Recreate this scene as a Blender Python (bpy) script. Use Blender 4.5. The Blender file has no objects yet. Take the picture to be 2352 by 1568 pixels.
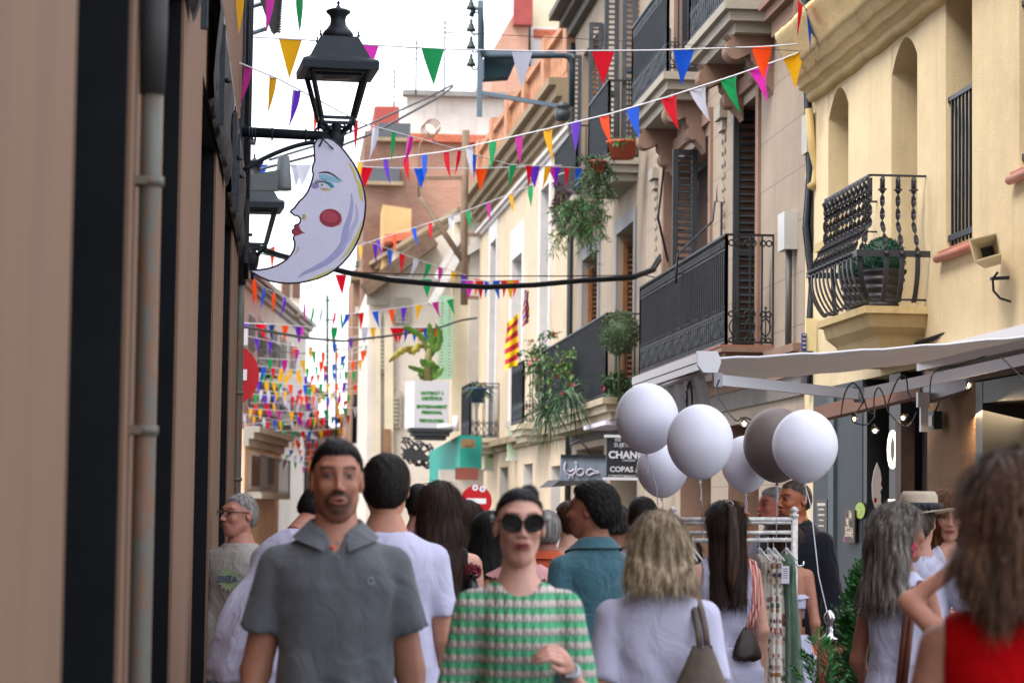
import bpy, math, random
import numpy as np
from mathutils import Vector, Matrix
R = math.radians
rnd = random.Random(7)
sc = bpy.context.scene
COL = sc.collection
# ------------------------------------------------------------ camera
FD = 5553.0                      # focal length in photo units (photo measured 2352 x 1568)
CAM = Vector((0, 0, 1.6))
psi, the, rho = R(5.195), R(3.93), R(0.7)
fw = Vector((math.sin(psi)*math.cos(the), math.cos(psi)*math.cos(the), math.sin(the)))
r0 = Vector((math.cos(psi), -math.sin(psi), 0))
u0 = r0.cross(fw)
rt = r0*math.cos(rho) + u0*math.sin(rho)
up = u0*math.cos(rho) - r0*math.sin(rho)
cd = bpy.data.cameras.new('camera')
cam = bpy.data.objects.new('camera', cd); COL.objects.link(cam)
M4 = Matrix((rt, up, -fw)).transposed().to_4x4(); M4.translation = CAM
cam.matrix_world = M4
cd.sensor_width = 36; cd.lens = 36*FD/2352; cd.clip_end = 2000; cd.clip_start = .05
cd.dof.use_dof = True; cd.dof.focus_distance = 14.5; cd.dof.aperture_fstop = 4.8
sc.camera = cam
# ------------------------------------------------------------ world and sun
w = bpy.data.worlds.new('World'); sc.world = w; w.use_nodes = True
wn = w.node_tree.nodes; bg = wn['Background']
sky = wn.new('ShaderNodeTexSky'); sky.sky_type = 'NISHITA'; sky.sun_disc = False
SUN_EL, SUN_AZ = R(54), R(232)     # azimuth measured clockwise from +Y
sky.sun_elevation = SUN_EL; sky.sun_rotation = SUN_AZ
sky.dust_density = 3.0; sky.air_density = 1.0; sky.ozone_density = 1.0
hz = wn.new('ShaderNodeMix'); hz.data_type = 'RGBA'; hz.inputs[0].default_value = .6      # thin bright overcast over the blue
w.node_tree.links.new(sky.outputs[0], hz.inputs[6]); hz.inputs[7].default_value = (8.1, 8.15, 8.6, 1)
w.node_tree.links.new(hz.outputs[2], bg.inputs[0]); bg.inputs[1].default_value = 0.15
sl = bpy.data.lights.new('sun', 'SUN'); sl.energy = 1.5; sl.angle = R(22); sl.color = (1, .93, .82)
so = bpy.data.objects.new('sun', sl); COL.objects.link(so)
sd = Vector((math.sin(SUN_AZ)*math.cos(SUN_EL), math.cos(SUN_AZ)*math.cos(SUN_EL), math.sin(SUN_EL)))
so.rotation_euler = sd.to_track_quat('Z', 'Y').to_euler()
so.location = (0, 0, 30)
sc.view_settings.view_transform = 'Standard'; sc.view_settings.look = 'None'
sc.view_settings.exposure = 1.38; sc.view_settings.gamma = 1
sc.cycles.use_denoising = True
sc.cycles.max_bounces = 6; sc.cycles.transparent_max_bounces = 16
# ------------------------------------------------------------ photo measures -> world
def ray(x, y): return fw*FD + rt*(x-1176) + up*(784-y)
def at(x, y, Y):
    d = ray(x, y); return CAM + d*(Y/d.y)
def onX(x, y, X):
    d = ray(x, y); return CAM + d*(X/d.x)
def hit(x, y, p, n):
    d = ray(x, y); t = (p-CAM).dot(n)/d.dot(n); return CAM + d*t
# ------------------------------------------------------------ things
def tag(o, label=None, cat=None, group=None, kind=None):
    if label: o['label'] = label
    if cat: o['category'] = cat
    if group: o['group'] = group
    if kind: o['kind'] = kind
    return o
def thing(name, label, cat, loc=(0, 0, 0), group=None, rz=0):
    o = bpy.data.objects.new(name, None); COL.objects.link(o)
    o.location = loc; o.rotation_euler.z = rz; o.empty_display_size = .2
    return tag(o, label, cat, group)
def origin(p):
    if p is None: return Vector((0, 0, 0))
    v = Vector((0, 0, 0)) + Vector(p.location)
    return v + origin(p.parent)
def mesh_obj(name, V, F, mats, parent=None, smooth=False, mi=None, local=False):
    me = bpy.data.meshes.new(name)
    if not local:
        o0 = origin(parent)
        V = [(v[0]-o0.x, v[1]-o0.y, v[2]-o0.z) for v in V]
    me.from_pydata([tuple(v) for v in V], [], F)
    if not isinstance(mats, (list, tuple)): mats = [mats]
    for m in mats: me.materials.append(m)
    if mi is not None: me.polygons.foreach_set('material_index', mi)
    if smooth is True: me.polygons.foreach_set('use_smooth', [True]*len(me.polygons))
    elif smooth: me.polygons.foreach_set('use_smooth', smooth)
    me.update()
    o = bpy.data.objects.new(name, me); COL.objects.link(o)
    if parent is not None: o.parent = parent
    return o
class MB:
    def __init__(s): s.V = []; s.F = []; s.S = []; s.I = []; s.mi = 0
    def add(s, V, F, sm=False):
        b = len(s.V); s.V += [Vector(v) for v in V]
        s.F += [tuple(i+b for i in f) for f in F]; s.S += [sm]*len(F); s.I += [s.mi]*len(F)
        return s
    def box(s, c, sx, sy, sz, ax=None):
        """centre, full sizes, ax = (xdir, ydir, zdir)"""
        c = Vector(c); ax = ax or (Vector((1, 0, 0)), Vector((0, 1, 0)), Vector((0, 0, 1)))
        V = [c + ax[0]*(sx/2*i) + ax[1]*(sy/2*j) + ax[2]*(sz/2*k) for k in (-1, 1) for j in (-1, 1) for i in (-1, 1)]
        return s.add(V, [(0, 2, 3, 1), (4, 5, 7, 6), (0, 1, 5, 4), (2, 6, 7, 3), (0, 4, 6, 2), (1, 3, 7, 5)])
    def bar(s, a, b, w, h, upv=(0, 0, 1)):
        a = Vector(a); b = Vector(b); d = (b-a); L = d.length; d.normalize()
        sd = d.cross(Vector(upv))
        if sd.length < 1e-5: sd = d.cross(Vector((1, 0, 0)))
        sd.normalize(); uu = sd.cross(d)
        return s.box((a+b)/2, L, w, h, (d, sd, uu))
    def tube(s, pts, r, n=8, cap=True, flat=1.0):
        pts = [Vector(p) for p in pts]; N = len(pts)
        rr = r if isinstance(r, (list, tuple)) else [r]*N
        V = []; F = []; pn = None
        for i, p in enumerate(pts):
            d = (pts[min(i+1, N-1)] - pts[max(i-1, 0)]).normalized()
            if pn is None:
                a = Vector((0, 0, 1)) if abs(d.z) < .9 else Vector((1, 0, 0))
                pn = d.cross(a).normalized()
            pn = (pn - d*pn.dot(d)).normalized(); bn = d.cross(pn)
            for k in range(n):
                t = 2*math.pi*k/n
                V.append(p + pn*(math.cos(t)*rr[i]) + bn*(math.sin(t)*rr[i]*flat))
        for i in range(N-1):
            for k in range(n):
                a = i*n+k; b = i*n+(k+1) % n
                F.append((a, b, b+n, a+n))
        if cap:
            F.append(tuple(range(n))[::-1]); F.append(tuple(range((N-1)*n, N*n)))
        return s.add(V, F, n > 4)
    def lathe(s, c, prof, n=20, sx=1, sy=1, ph=0, sm=True):
        """prof = [(r, z)] bottom to top around vertical axis at c"""
        c = Vector(c); V = []; F = []
        for (r, z) in prof:
            for k in range(n):
                t = 2*math.pi*k/n + ph
                V.append(c + Vector((math.cos(t)*r*sx, math.sin(t)*r*sy, z)))
        m = len(prof)
        for i in range(m-1):
            for k in range(n):
                a = i*n+k; b = i*n+(k+1) % n
                F.append((a, b, b+n, a+n))
        if prof[0][0] > 1e-4: F.append(tuple(range(n))[::-1])
        if prof[-1][0] > 1e-4: F.append(tuple(range((m-1)*n, m*n)))
        return s.add(V, F, sm)
    def prism(s, poly, off):
        """poly = 3D points, off = extrusion vector"""
        off = Vector(off); n = len(poly); V = [Vector(p) for p in poly]; V += [p+off for p in V]
        F = [tuple(range(n)), tuple(range(n, 2*n))[::-1]] + [(i, i+n, (i+1) % n+n, (i+1) % n) for i in range(n)]
        return s.add(V, F)
    def grid(s, P, sm=True, close=False):
        """P[i][j] points"""
        n = len(P); m = len(P[0]); V = [p for r_ in P for p in r_]; F = []
        for i in range(n-1):
            for j in range(m-1 + (1 if close else 0)):
                a = i*m+j; b = i*m+(j+1) % m
                F.append((a, b, b+m, a+m))
        return s.add(V, F, sm)
    def build(s, name, mats, parent=None, local=False):
        return mesh_obj(name, s.V, s.F, mats, parent, s.S, s.I, local)
# ------------------------------------------------------------ materials
MATS = {}
def nmat(name):
    m = bpy.data.materials.new(name); m.use_nodes = True
    nt = m.node_tree; b = nt.nodes['Principled BSDF']
    return m, nt, b
def hx(c):
    if isinstance(c, str):
        c = c.lstrip('#'); c = [int(c[i:i+2], 16)/255 for i in (0, 2, 4)]
        return tuple((x/12.92 if x <= .04045 else ((x+.055)/1.055)**2.4) for x in c)
    return tuple(c)
def tex(nt, kind, scale, vec=None, **kw):
    t = nt.nodes.new('ShaderNodeTex'+kind)
    t.inputs['Scale'].default_value = scale
    for k, v in kw.items():
        if k in t.inputs: t.inputs[k].default_value = v
        else: setattr(t, k, v)
    if vec is not None: nt.links.new(vec, t.inputs['Vector'])
    return t
def coords(nt, sc_=(1, 1, 1), rot=(0, 0, 0), src='Object'):
    tc = nt.nodes.new('ShaderNodeTexCoord'); mp = nt.nodes.new('ShaderNodeMapping')
    mp.inputs['Scale'].default_value = sc_; mp.inputs['Rotation'].default_value = rot
    nt.links.new(tc.outputs[src], mp.inputs['Vector']); return mp.outputs[0]
def mixc(nt, fac, a, b, mode='MIX'):
    n = nt.nodes.new('ShaderNodeMix'); n.data_type = 'RGBA'; n.blend_type = mode
    for s_, v in ((0, fac), (6, a), (7, b)):
        if hasattr(v, 'is_linked') or hasattr(v, 'links'): nt.links.new(v, n.inputs[s_])
        else: n.inputs[s_].default_value = v if s_ == 0 else (*v[:3], 1)
    return n.outputs[2]
def ramp(nt, src, stops):
    r_ = nt.nodes.new('ShaderNodeValToRGB'); e = r_.color_ramp.elements
    while len(e) < len(stops): e.new(.5)
    for i, (p, c) in enumerate(stops):
        e[i].position = p; e[i].color = (*(c if hasattr(c, '__len__') else (c, c, c)), 1)
    nt.links.new(src, r_.inputs[0]); return r_.outputs[0]
def bump(nt, b, h, strength, dist=.01, chain=None):
    n = nt.nodes.new('ShaderNodeBump'); n.inputs['Strength'].default_value = strength; n.inputs['Distance'].default_value = dist
    nt.links.new(h, n.inputs['Height'])
    if chain: nt.links.new(chain, n.inputs['Normal'])
    nt.links.new(n.outputs[0], b.inputs['Normal']); return n.outputs[0]
def M(name, c, rough=.6, metal=0, var=.15, vs=3.0, bs=0, bst=.3, spec=.5, stretch=(1, 1, 1), emit=0, trans=0):
    if name in MATS: return MATS[name]
    c = hx(c); m, nt, b = nmat(name)
    b.inputs['Roughness'].default_value = rough; b.inputs['Metallic'].default_value = metal
    b.inputs['Specular IOR Level'].default_value = spec
    v = coords(nt, stretch)
    if var:
        t = tex(nt, 'Noise', vs, v, Detail=6, Roughness=.65)
        f = ramp(nt, t.outputs[0], [(.3, 0), (.7, 1)])
        o = mixc(nt, f, tuple(x*(1-var) for x in c), tuple(min(1, x*(1+var)) for x in c))
        nt.links.new(o, b.inputs['Base Color'])
    else: b.inputs['Base Color'].default_value = (*c, 1)
    if bs:
        t2 = tex(nt, 'Noise', bs, v, Detail=4); bump(nt, b, t2.outputs[0], bst)
    if emit:
        b.inputs['Emission Color'].default_value = (*c, 1); b.inputs['Emission Strength'].default_value = emit
    if trans: b.inputs['Transmission Weight'].default_value = trans
    MATS[name] = m; return m
def plaster(name, c, dirt=(.25, .2, .15), amt=.35, bs=60, bst=.5, bd=.01, streak=1.0, joints=0):
    if name in MATS: return MATS[name]
    c = hx(c); m, nt, b = nmat(name); b.inputs['Roughness'].default_value = .9
    b.inputs['Specular IOR Level'].default_value = .2
    v = coords(nt); vst = coords(nt, (3.5, 3.5, .35))
    t = tex(nt, 'Noise', .9, v, Detail=8, Roughness=.7)
    base = mixc(nt, ramp(nt, t.outputs[0], [(.35, 0), (.68, 1)]), tuple(x*.84 for x in c), tuple(min(1, x*1.06) for x in c))
    st = tex(nt, 'Noise', 1.3*streak, vst, Detail=8, Roughness=.7)
    base = mixc(nt, ramp(nt, st.outputs[0], [(.52, 0), (.85, amt)]), base, dirt)
    fl = tex(nt, 'Noise', 9, v, Detail=10, Roughness=.8)
    base = mixc(nt, ramp(nt, fl.outputs[0], [(.64, 0), (.75, amt*.9)]), base, tuple(x*.6 for x in c))
    fine = tex(nt, 'Noise', bs, v, Detail=5, Roughness=.6)
    h = fine.outputs[0]
    if joints:
        br = tex(nt, 'Brick', 1.0, coords(nt, (1, 1, 1), (R(-90), R(-90), 0)))
        br.inputs['Mortar Size'].default_value = .006; br.inputs['Brick Width'].default_value = joints*2.3
        br.inputs['Row Height'].default_value = joints; br.inputs['Mortar Smooth'].default_value = .2
        base = mixc(nt, br.outputs['Fac'], base, tuple(x*.62 for x in c))
    nt.links.new(base, b.inputs['Base Color'])
    nb = bump(nt, b, h, bst, bd)
    big = tex(nt, 'Noise', 5, v, Detail=3); bump(nt, b, big.outputs[0], .22, .03, nb)
    MATS[name] = m; return m
def brick(name, c1, c2, mortar, axis='y', scale=1.0):
    if name in MATS: return MATS[name]
    m, nt, b = nmat(name); b.inputs['Roughness'].default_value = .92
    rot = (R(-90), R(-90), 0) if axis == 'x' else (R(90), 0, 0)
    tc = coords(nt, (1, 1, 1), rot)
    br = tex(nt, 'Brick', scale, tc)
    br.inputs['Color1'].default_value = (*hx(c1), 1); br.inputs['Color2'].default_value = (*hx(c2), 1); br.inputs['Mortar'].default_value = (*hx(mortar), 1)
    br.inputs['Mortar Size'].default_value = .012; br.inputs['Brick Width'].default_value = .3; br.inputs['Row Height'].default_value = .085
    t = tex(nt, 'Noise', 1.1, coords(nt), Detail=8)
    o = mixc(nt, ramp(nt, t.outputs[0], [(.4, .0), (.7, .45)]), br.outputs[0], hx('#8d7663'))
    nt.links.new(o, b.inputs['Base Color']); bump(nt, b, br.outputs['Fac'], -.4, .01)
    MATS[name] = m; return m
def cloth(name, c, rough=.9, weave=700, wr=14, wst=.5, fuzz=.15, var=.06):
    if name in MATS: return MATS[name]
    wst *= .9
    c = hx(c); m, nt, b = nmat(name); b.inputs['Roughness'].default_value = rough; b.inputs['Specular IOR Level'].default_value = .15
    b.inputs['Sheen Weight'].default_value = fuzz
    v = coords(nt); t = tex(nt, 'Noise', 6, v, Detail=5)
    o = mixc(nt, t.outputs[0], tuple(x*(1-var*2) for x in c), tuple(min(1, x*(1+var)) for x in c))
    nt.links.new(o, b.inputs['Base Color'])
    wv = tex(nt, 'Noise', wr*.62, coords(nt, (1.3, 1.3, .9), (0, R(28), 0)), Detail=2.5, Roughness=.45, Distortion=1.6)
    n1 = bump(nt, b, wv.outputs[0], wst, .035)
    f = tex(nt, 'Noise', weave, v, Detail=1); bump(nt, b, f.outputs[0], .15, .002, n1)
    MATS[name] = m; return m
def glass_dark(name, c=(.02, .025, .03), rough=.08):
    return M(name, c, rough, var=.4, vs=1.5, spec=.8)
IRON = M('wrought_iron', (.028, .034, .042), .45, .6, .3, 20, 90, .25)
DARKGAP = M('dark_interior', (.012, .011, .012), .9, var=0)
WOODBR = M('brown_wood', '#6d4223', .6, 0, .35, 5, 40, .3, stretch=(6, 6, .6))
def text(s, size, pos, xdir, zdir, mat, parent, name='lettering', sx=1.0, th=.002, bold=0):
    cu = bpy.data.curves.new(name, 'FONT'); cu.body = s; cu.size = size; cu.align_x = 'CENTER'; cu.align_y = 'CENTER'
    cu.extrude = th; cu.offset = bold; cu.resolution_u = 3
    o = bpy.data.objects.new(name, cu); COL.objects.link(o)
    dg = bpy.context.evaluated_depsgraph_get(); dg.update()
    me = bpy.data.meshes.new_from_object(o.evaluated_get(dg))
    COL.objects.unlink(o); bpy.data.objects.remove(o)
    x = Vector(xdir).normalized(); z = Vector(zdir).normalized(); n = x.cross(z); p = Vector(pos)
    o0 = origin(parent)
    for v in me.vertices: v.co = p + x*(v.co.x*sx) + z*v.co.y + n*v.co.z - o0
    me.materials.clear(); me.materials.append(mat); me.name = name
    ob = bpy.data.objects.new(name, me); COL.objects.link(ob); ob.parent = parent
    return ob
XA, YA, ZA = Vector((1, 0, 0)), Vector((0, 1, 0)), Vector((0, 0, 1))
# ------------------------------------------------------------ facades
class Fac:
    def __init__(s, p0, p1, right=True):
        s.p0 = Vector((*p0, 0)); s.p1 = Vector((*p1, 0)); s.d = (s.p1-s.p0).normalized(); s.L = (s.p1-s.p0).length
        s.n = Vector((-s.d.y, s.d.x, 0)) if right else Vector((s.d.y, -s.d.x, 0))
    def pt(s, u, z, o=0): return s.p0 + s.d*u + s.n*o + ZA*z
    def px(s, x, y, o=0):
        p = hit(x, y, s.p0 + s.n*o, s.n); q = p - s.p0; return q.dot(s.d), p.z
    def box(s, mb, u0, u1, z0, z1, o0, o1):
        return mb.box(s.pt((u0+u1)/2, (z0+z1)/2, (o0+o1)/2), abs(u1-u0), abs(z1-z0), abs(o1-o0), (s.d, ZA, s.n))
    def wall(s, z1, ops, rev, depth, name, mat, parent, z0=0, revmat=None):
        """front sheet with openings + reveals + a solid back volume, one mesh"""
        us = sorted(set([0, s.L] + [a for o in ops for a in o[:2]])); zs = sorted(set([z0, z1] + [a for o in ops for a in o[2:4]]))
        us = [u for u in us if -1e-6 <= u <= s.L+1e-6]; zs = [z for z in zs if z0-1e-6 <= z <= z1+1e-6]
        mb = MB(); idx = {}
        def vid(i, j):
            if (i, j) not in idx:
                idx[(i, j)] = len(V); V.append(s.pt(us[i], zs[j]))
            return idx[(i, j)]
        V = []; F = []
        for i in range(len(us)-1):
            for j in range(len(zs)-1):
                uc = (us[i]+us[i+1])/2; zc = (zs[j]+zs[j+1])/2
                if any(o[0] < uc < o[1] and o[2] < zc < o[3] for o in ops): continue
                F.append((vid(i, j), vid(i+1, j), vid(i+1, j+1), vid(i, j+1)))
        mb.add(V, F)
        mb.mi = 1 if revmat else 0
        for o in ops:
            a, b, c, d = max(o[0], 0), min(o[1], s.L), max(o[2], z0), min(o[3], z1); rv = o[4] if len(o) > 4 else rev
            q = [s.pt(a, c), s.pt(b, c), s.pt(b, d), s.pt(a, d)]; k = [p - s.n*rv for p in q]
            mb.add(q+k, [(0, 1, 5, 4), (1, 2, 6, 5), (2, 3, 7, 6), (3, 0, 4, 7)])
        mb.mi = 0
        # body behind
        A = [s.pt(0, z0, 0), s.pt(s.L, z0, 0), s.pt(s.L, z1, 0), s.pt(0, z1, 0)]; B = [p - s.n*depth for p in A]
        mb.add(A+B, [(0, 3, 7, 4), (1, 5, 6, 2), (3, 2, 6, 7), (4, 7, 6, 5)])
        return mb.build(name, [mat, revmat or mat], parent)
def railing(mb, path, z0, z1, gap=.11, r=.008, rail=.016, close_bottom=True):
    """straight bar railing along a ground path"""
    P = [Vector(p) for p in path]
    for a, b in zip(P, P[1:]):
        mb.bar(a+ZA*z1, b+ZA*z1, rail*2.2, rail*1.2)
        if close_bottom: mb.bar(a+ZA*(z0+.04), b+ZA*(z0+.04), rail*1.4, rail)
        n = max(1, int((b-a).length/gap))
        for i in range(n+1):
            q = a.lerp(b, i/n); rr = r*1.7 if i in (0, n) else r
            mb.box(q+ZA*((z0+z1)/2), rr*2, rr*2, z1-z0, None)
# ============================================================ setting
gm = M('street_paving', '#4a4641', .85, var=.3, vs=2, bs=30)
tag(mesh_obj('ground', [(-60, -30, 0), (80, -30, 0), (80, 400, 0), (-60, 400, 0)], [(0, 1, 2, 3)], gm), kind='structure')
pv = M('paving_stone', '#56514b', .8, var=.2, vs=4, bs=50)
tag(mesh_obj('pavement', [(-.4, -20, .004), (4.4, -20, .004), (4.4, 120, .004), (-.4, 120, .004)], [(0, 1, 2, 3)], pv), kind='structure')
# ============================================================ left building (near, out of focus)
PINKW = M('pink_stucco', '#765945', .85, var=.13, vs=1.2, bs=22, bst=.35, stretch=(1, 5, .5))
BLACKP = M('black_shopfront', (.006, .007, .009), .75, var=.3, vs=3, bs=20, bst=.1, spec=.15)
lb = thing('corner_building', 'pinkish brown building with tall black openings close by on the left', 'building', (-.4, 10, 0))
LF = Fac((-.4, -6), (-.4, 17.6), right=False)
def LY(x): return .4*FD/(666-x)
lop = []
for a, b in ((160, 288), (361, 404), (449, 484), (506, 524)):
    lop.append((LY(a)+6, LY(b)+6, -.01, 3.42 if a > 200 else 3.6, .35))
lop.append((-1.5+6, 1.2+6, -.01, 3.5, .35))
LF.wall(9.5, lop, .35, 9, 'wall', PINKW, lb)
for (a, b, c, d, e) in lop:
    m_ = MB(); LF.box(m_, a, b, 0, d, -.34, -.30)
    for k in (1, 2): LF.box(m_, a+(b-a)*k/3-.02, a+(b-a)*k/3+.02, 0, d, -.30, -.28)
    m_.build('shopfront', BLACKP, lb)
    m_ = MB(); 
    for u in (a+.015, b-.015): LF.box(m_, u-.014, u+.014, 0, d-.01, -.3, -.01)
    LF.box(m_, a+.03, b-.03, d-.04, d-.012, -.3, -.01)
    m_.build('door_lining', BLACKP, lb)
# dark upper window on the facade
m_ = MB(); LF.box(m_, 12.4+6, 15.5+6, 5.05, 6.6, .01, .06); m_.build('window_box', M('dark_brown_box', '#2b211c', .6), lb)
AWN = M('grey_awning_cloth', (.035, .034, .038), .85, var=.35, vs=6, bs=12, bst=.6)
for i, (a, b, lab) in enumerate(((10.6, 13.55, 'folded dark grey awning over the middle black opening'), (13.8, 17.35, 'folded dark grey awning nearest the wall lamp'), (6.2, 8.9, 'folded dark grey awning nearest the camera'))):
    t = thing('folded_awning', lab, 'awning', (-.38, (a+b)/2, 3.6), 'folded awnings on the left wall')
    m_ = MB(); P = []
    n = 26
    for k in range(n+1):
        u = a+6+(b-a)*k/n; wv = .012*math.sin(k*1.9)+.01*math.sin(k*.7+1)
        prof = [(3.88, .012), (3.87, .05), (3.78, .05+wv), (3.62, .035+wv), (3.47, .042-wv), (3.38+.02*math.sin(k*1.3), .03+wv), (3.37, .012)]
        P.append([LF.pt(u, z, o) for z, o in prof])
    m_.grid(P, True); m_.build('valance', AWN, t)
    m_ = MB(); LF.box(m_, a+6-.03, b+6+.03, 3.84, 3.93, .005, .045); m_.build('cassette', M('awning_metal', (.3, .3, .33), .4, .8), t)
    for u in (a+6.25, b+5.75):
        m_ = MB(); LF.box(m_, u-.02, u+.02, 3.3, 3.75, .05, .075); m_.lathe(LF.pt(u, 3.5, .09), [(.015, -.01), (.015, .01)], 8); m_.build('bracket', IRON, t)
# rust stained drain pipes
def rusty(name, c1, c2):
    if name in MATS: return MATS[name]
    m, nt, b = nmat(name); b.inputs['Roughness'].default_value = .6; b.inputs['Metallic'].default_value = .3
    t = tex(nt, 'Noise', 2.2, coords(nt, (3, 3, 1)), Detail=8, Roughness=.7)
    c = ramp(nt, t.outputs[0], [(.35, hx(c1)), (.5, tuple(x*.8 for x in hx(c1))), (.56, hx(c2)), (.62, hx(c1)), (.72, (.5, .5, .48)), (.76, hx(c1))])
    nt.links.new(c, b.inputs['Base Color']); bump(nt, b, t.outputs[0], .3, .01); MATS[name] = m; return m
RUST = rusty('weathered_pipe_paint', '#6b6c64', '#7a5640')
for (Yp, r_, zt, off, lab) in ((6.05, .027, 2.62, -.362, 'rust stained grey drain pipe against the pink wall near the camera'), (17.5, .034, 3.2, -.385, 'grey drain pipe at the far corner of the pink building')):
    t = thing('drain_pipe', lab, 'pipe', (off, Yp, 0))
    m_ = MB(); m_.tube([(off, Yp, z) for z in np.linspace(0, zt, 12)], r_, 16); m_.build('pipe', RUST, t)
    for z in (.35, 1.05, 1.78, 2.4):
        if z < zt: m_ = MB(); m_.lathe((off, Yp, z), [(r_, -.012), (r_+.008, -.012), (r_+.008, .012), (r_, .012)], 16); m_.box((off-.03, Yp-.03, z), .05, .012, .02); m_.build('pipe_clamp', RUST, t)
    if Yp < 10:
        m_ = MB(); m_.tube([(off, Yp, 2.62), (off, Yp, 2.8), (off-.01, Yp+.02, 4)], [.032, .036, .034], 14); m_.build('upper_pipe', M('dark_pipe', '#2a292b', .6), t)
    else:
        m_ = MB(); m_.tube([(off, Yp, zt-.02), (off, Yp, 3.5), (off-.01, Yp, 3.8), (off-.01, Yp, 9)], [.042, .042, .03, .03], 12); m_.build('upper_pipe', IRON, t)
t = thing('wall_cables', 'bunch of black cables running up the corner of the pink building', 'cables', (-.38, 17.3, 2.5))
m_ = MB()
for k in range(4):
    m_.tube([(-.365+.012*k, 17.25+.03*math.sin(z*2+k), z) for z in np.linspace(3.2, 9, 26)], .009, 6)
m_.build('cable', IRON, t)

# ============================================================ right side: helpers
STONE = plaster('grey_balcony_stone', '#9b958a', amt=.6, bs=25)
XR = 4.4
def balcony(bld, F, u0, u1, zs, zt, dep, hr, slab_mat, kind='plain', slab_h=.2, gap=.11, corbel=False, rmat=None, under=None):
    """u0..u1 along the facade, slab top zt, slab bottom zs"""
    b = MB(); H = zt-zs
    prof = [(dep, zt), (dep, zt-H*.3), (dep-.03, zt-H*.32), (dep-.05, zt-H*.6), (dep-.13, zt-H*.85), (dep-.14, zs), (0, zs), (0, zt)]
    # moulded slab: front profile swept round three sides (boxes stepped)
    for (o, za, zb) in ((dep+.02, zt-H*.3, zt), (dep-.03, zt-H*.65, zt-H*.3), (dep-.1, zs, zt-H*.65)):
        k = dep+.02-o
        F.box(b, u0+k, u1-k, za, zb, 0, o)
    sl_ = b.build('balcony', slab_mat, bld)
    r_ = MB(); q0, q1 = u0+.03, u1-.03; o = dep-.03
    path = [F.pt(q0, 0, 0), F.pt(q0, 0, o), F.pt(q1, 0, o), F.pt(q1, 0, 0)]
    railing(r_, path, zt, zt+hr, gap)
    if kind == 'ornate':
        def ring(c, ax, rr, n=14, a0=0, a1=2*math.pi, th=.008):
            r_.tube([c + ax*(rr*math.cos(a0+(a1-a0)*i/n)) + ZA*(rr*math.sin(a0+(a1-a0)*i/n)) for i in range(n+1)], th, 5, False)
        for a, c in ((path[0], path[1]), (path[1], path[2])):
            ax = (c-a).normalized(); L = (c-a).length; n = max(2, int(round(L/.13))); st = L/n
            r_.bar(a+ZA*(zt+hr-.13), c+ZA*(zt+hr-.13), .012, .012) if (c-a).length > 1 else None
            r_.bar(a+ZA*(zt+.32), c+ZA*(zt+.32), .012, .01) if (c-a).length > 1 else None
            for i in range(n):
                m0 = a + ax*(st*(i+.5))
                for sg in (-1, 1):
                    ring(m0 + ax*(sg*.028)+ZA*(zt+hr-.075), ax, .026)
                    ring(m0 + ax*(sg*.026)+ZA*(zt+.30), ax, .024); ring(m0 + ax*(sg*.026)+ZA*(zt+.06), ax, .02)
                    r_.tube([m0 + ax*(sg*.045*math.sin(math.pi*k/10)) + ZA*(zt+.09+.018*k) for k in range(11)], .007, 5, False)
                r_.lathe(m0+ZA*(zt+.36), [(0, -.016), (.016, 0), (0, .016)], 8)
                r_.tube([m0+ZA*(zt+.05), m0+ZA*(zt+.35)], .006, 5, False)
    r_.build('railing', rmat or IRON, sl_)
    return sl_
def louver(mb, c, wdir, wdt, hgt, z0, thick=.04, slats=True, nrm=None):
    """shutter leaf: c = hinge base point, wdir = direction of its width"""
    nrm = nrm or wdir.cross(ZA).normalized(); ax = (wdir, nrm, ZA)
    f = .06
    for s_ in (0, 1): mb.box(c + wdir*(f/2 + s_*(wdt-f)) + ZA*(z0+hgt/2), f, thick, hgt, ax)
    for zc in (z0+f/2, z0+hgt-f/2, z0+hgt*.42): mb.box(c + wdir*(wdt/2) + ZA*zc, wdt-2*f-.002, thick*.95, f, ax)
    if slats:
        n = int(hgt/.075); 
        for i in range(n):
            zc = z0+f+(i+.5)*(hgt-2*f)/n
            q = c + wdir*(wdt/2) + ZA*zc; t = (nrm*.8+ZA*.6).normalized()
            mb.box(q, wdt-2*f, .048, .009, (wdir, t, wdir.cross(t)))
def cornice(F, u0, u1, z, steps, name, mat, bld):
    b = MB()
    for (o, za, zb) in steps: F.box(b, u0, u1, z+za, z+zb, -.02, o)
    return b.build(name, mat, bld)
def doorpane(F, bld, o, rev, mat, name='window', frame=None, mull=True):
    a, b_, c, d = o[:4]
    f = MB(); w_ = .07
    F.box(f, a, a+w_, c, d, -rev, -rev+.06); F.box(f, b_-w_, b_, c, d, -rev, -rev+.06)
    F.box(f, a+w_, b_-w_, d-w_, d, -rev, -rev+.06); F.box(f, a+w_, b_-w_, c, c+w_, -rev, -rev+.06)
    if mull: F.box(f, (a+b_)/2-.03, (a+b_)/2+.03, c+w_, d-w_, -rev, -rev+.058)
    fo = f.build(name, frame or WOODBR, bld)
    g = MB(); F.box(g, a+w_, b_-w_, c+w_, d-w_, -rev+.005, -rev+.03); g.build('pane', mat, fo)
    return fo
GL = glass_dark('window_glass')
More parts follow.
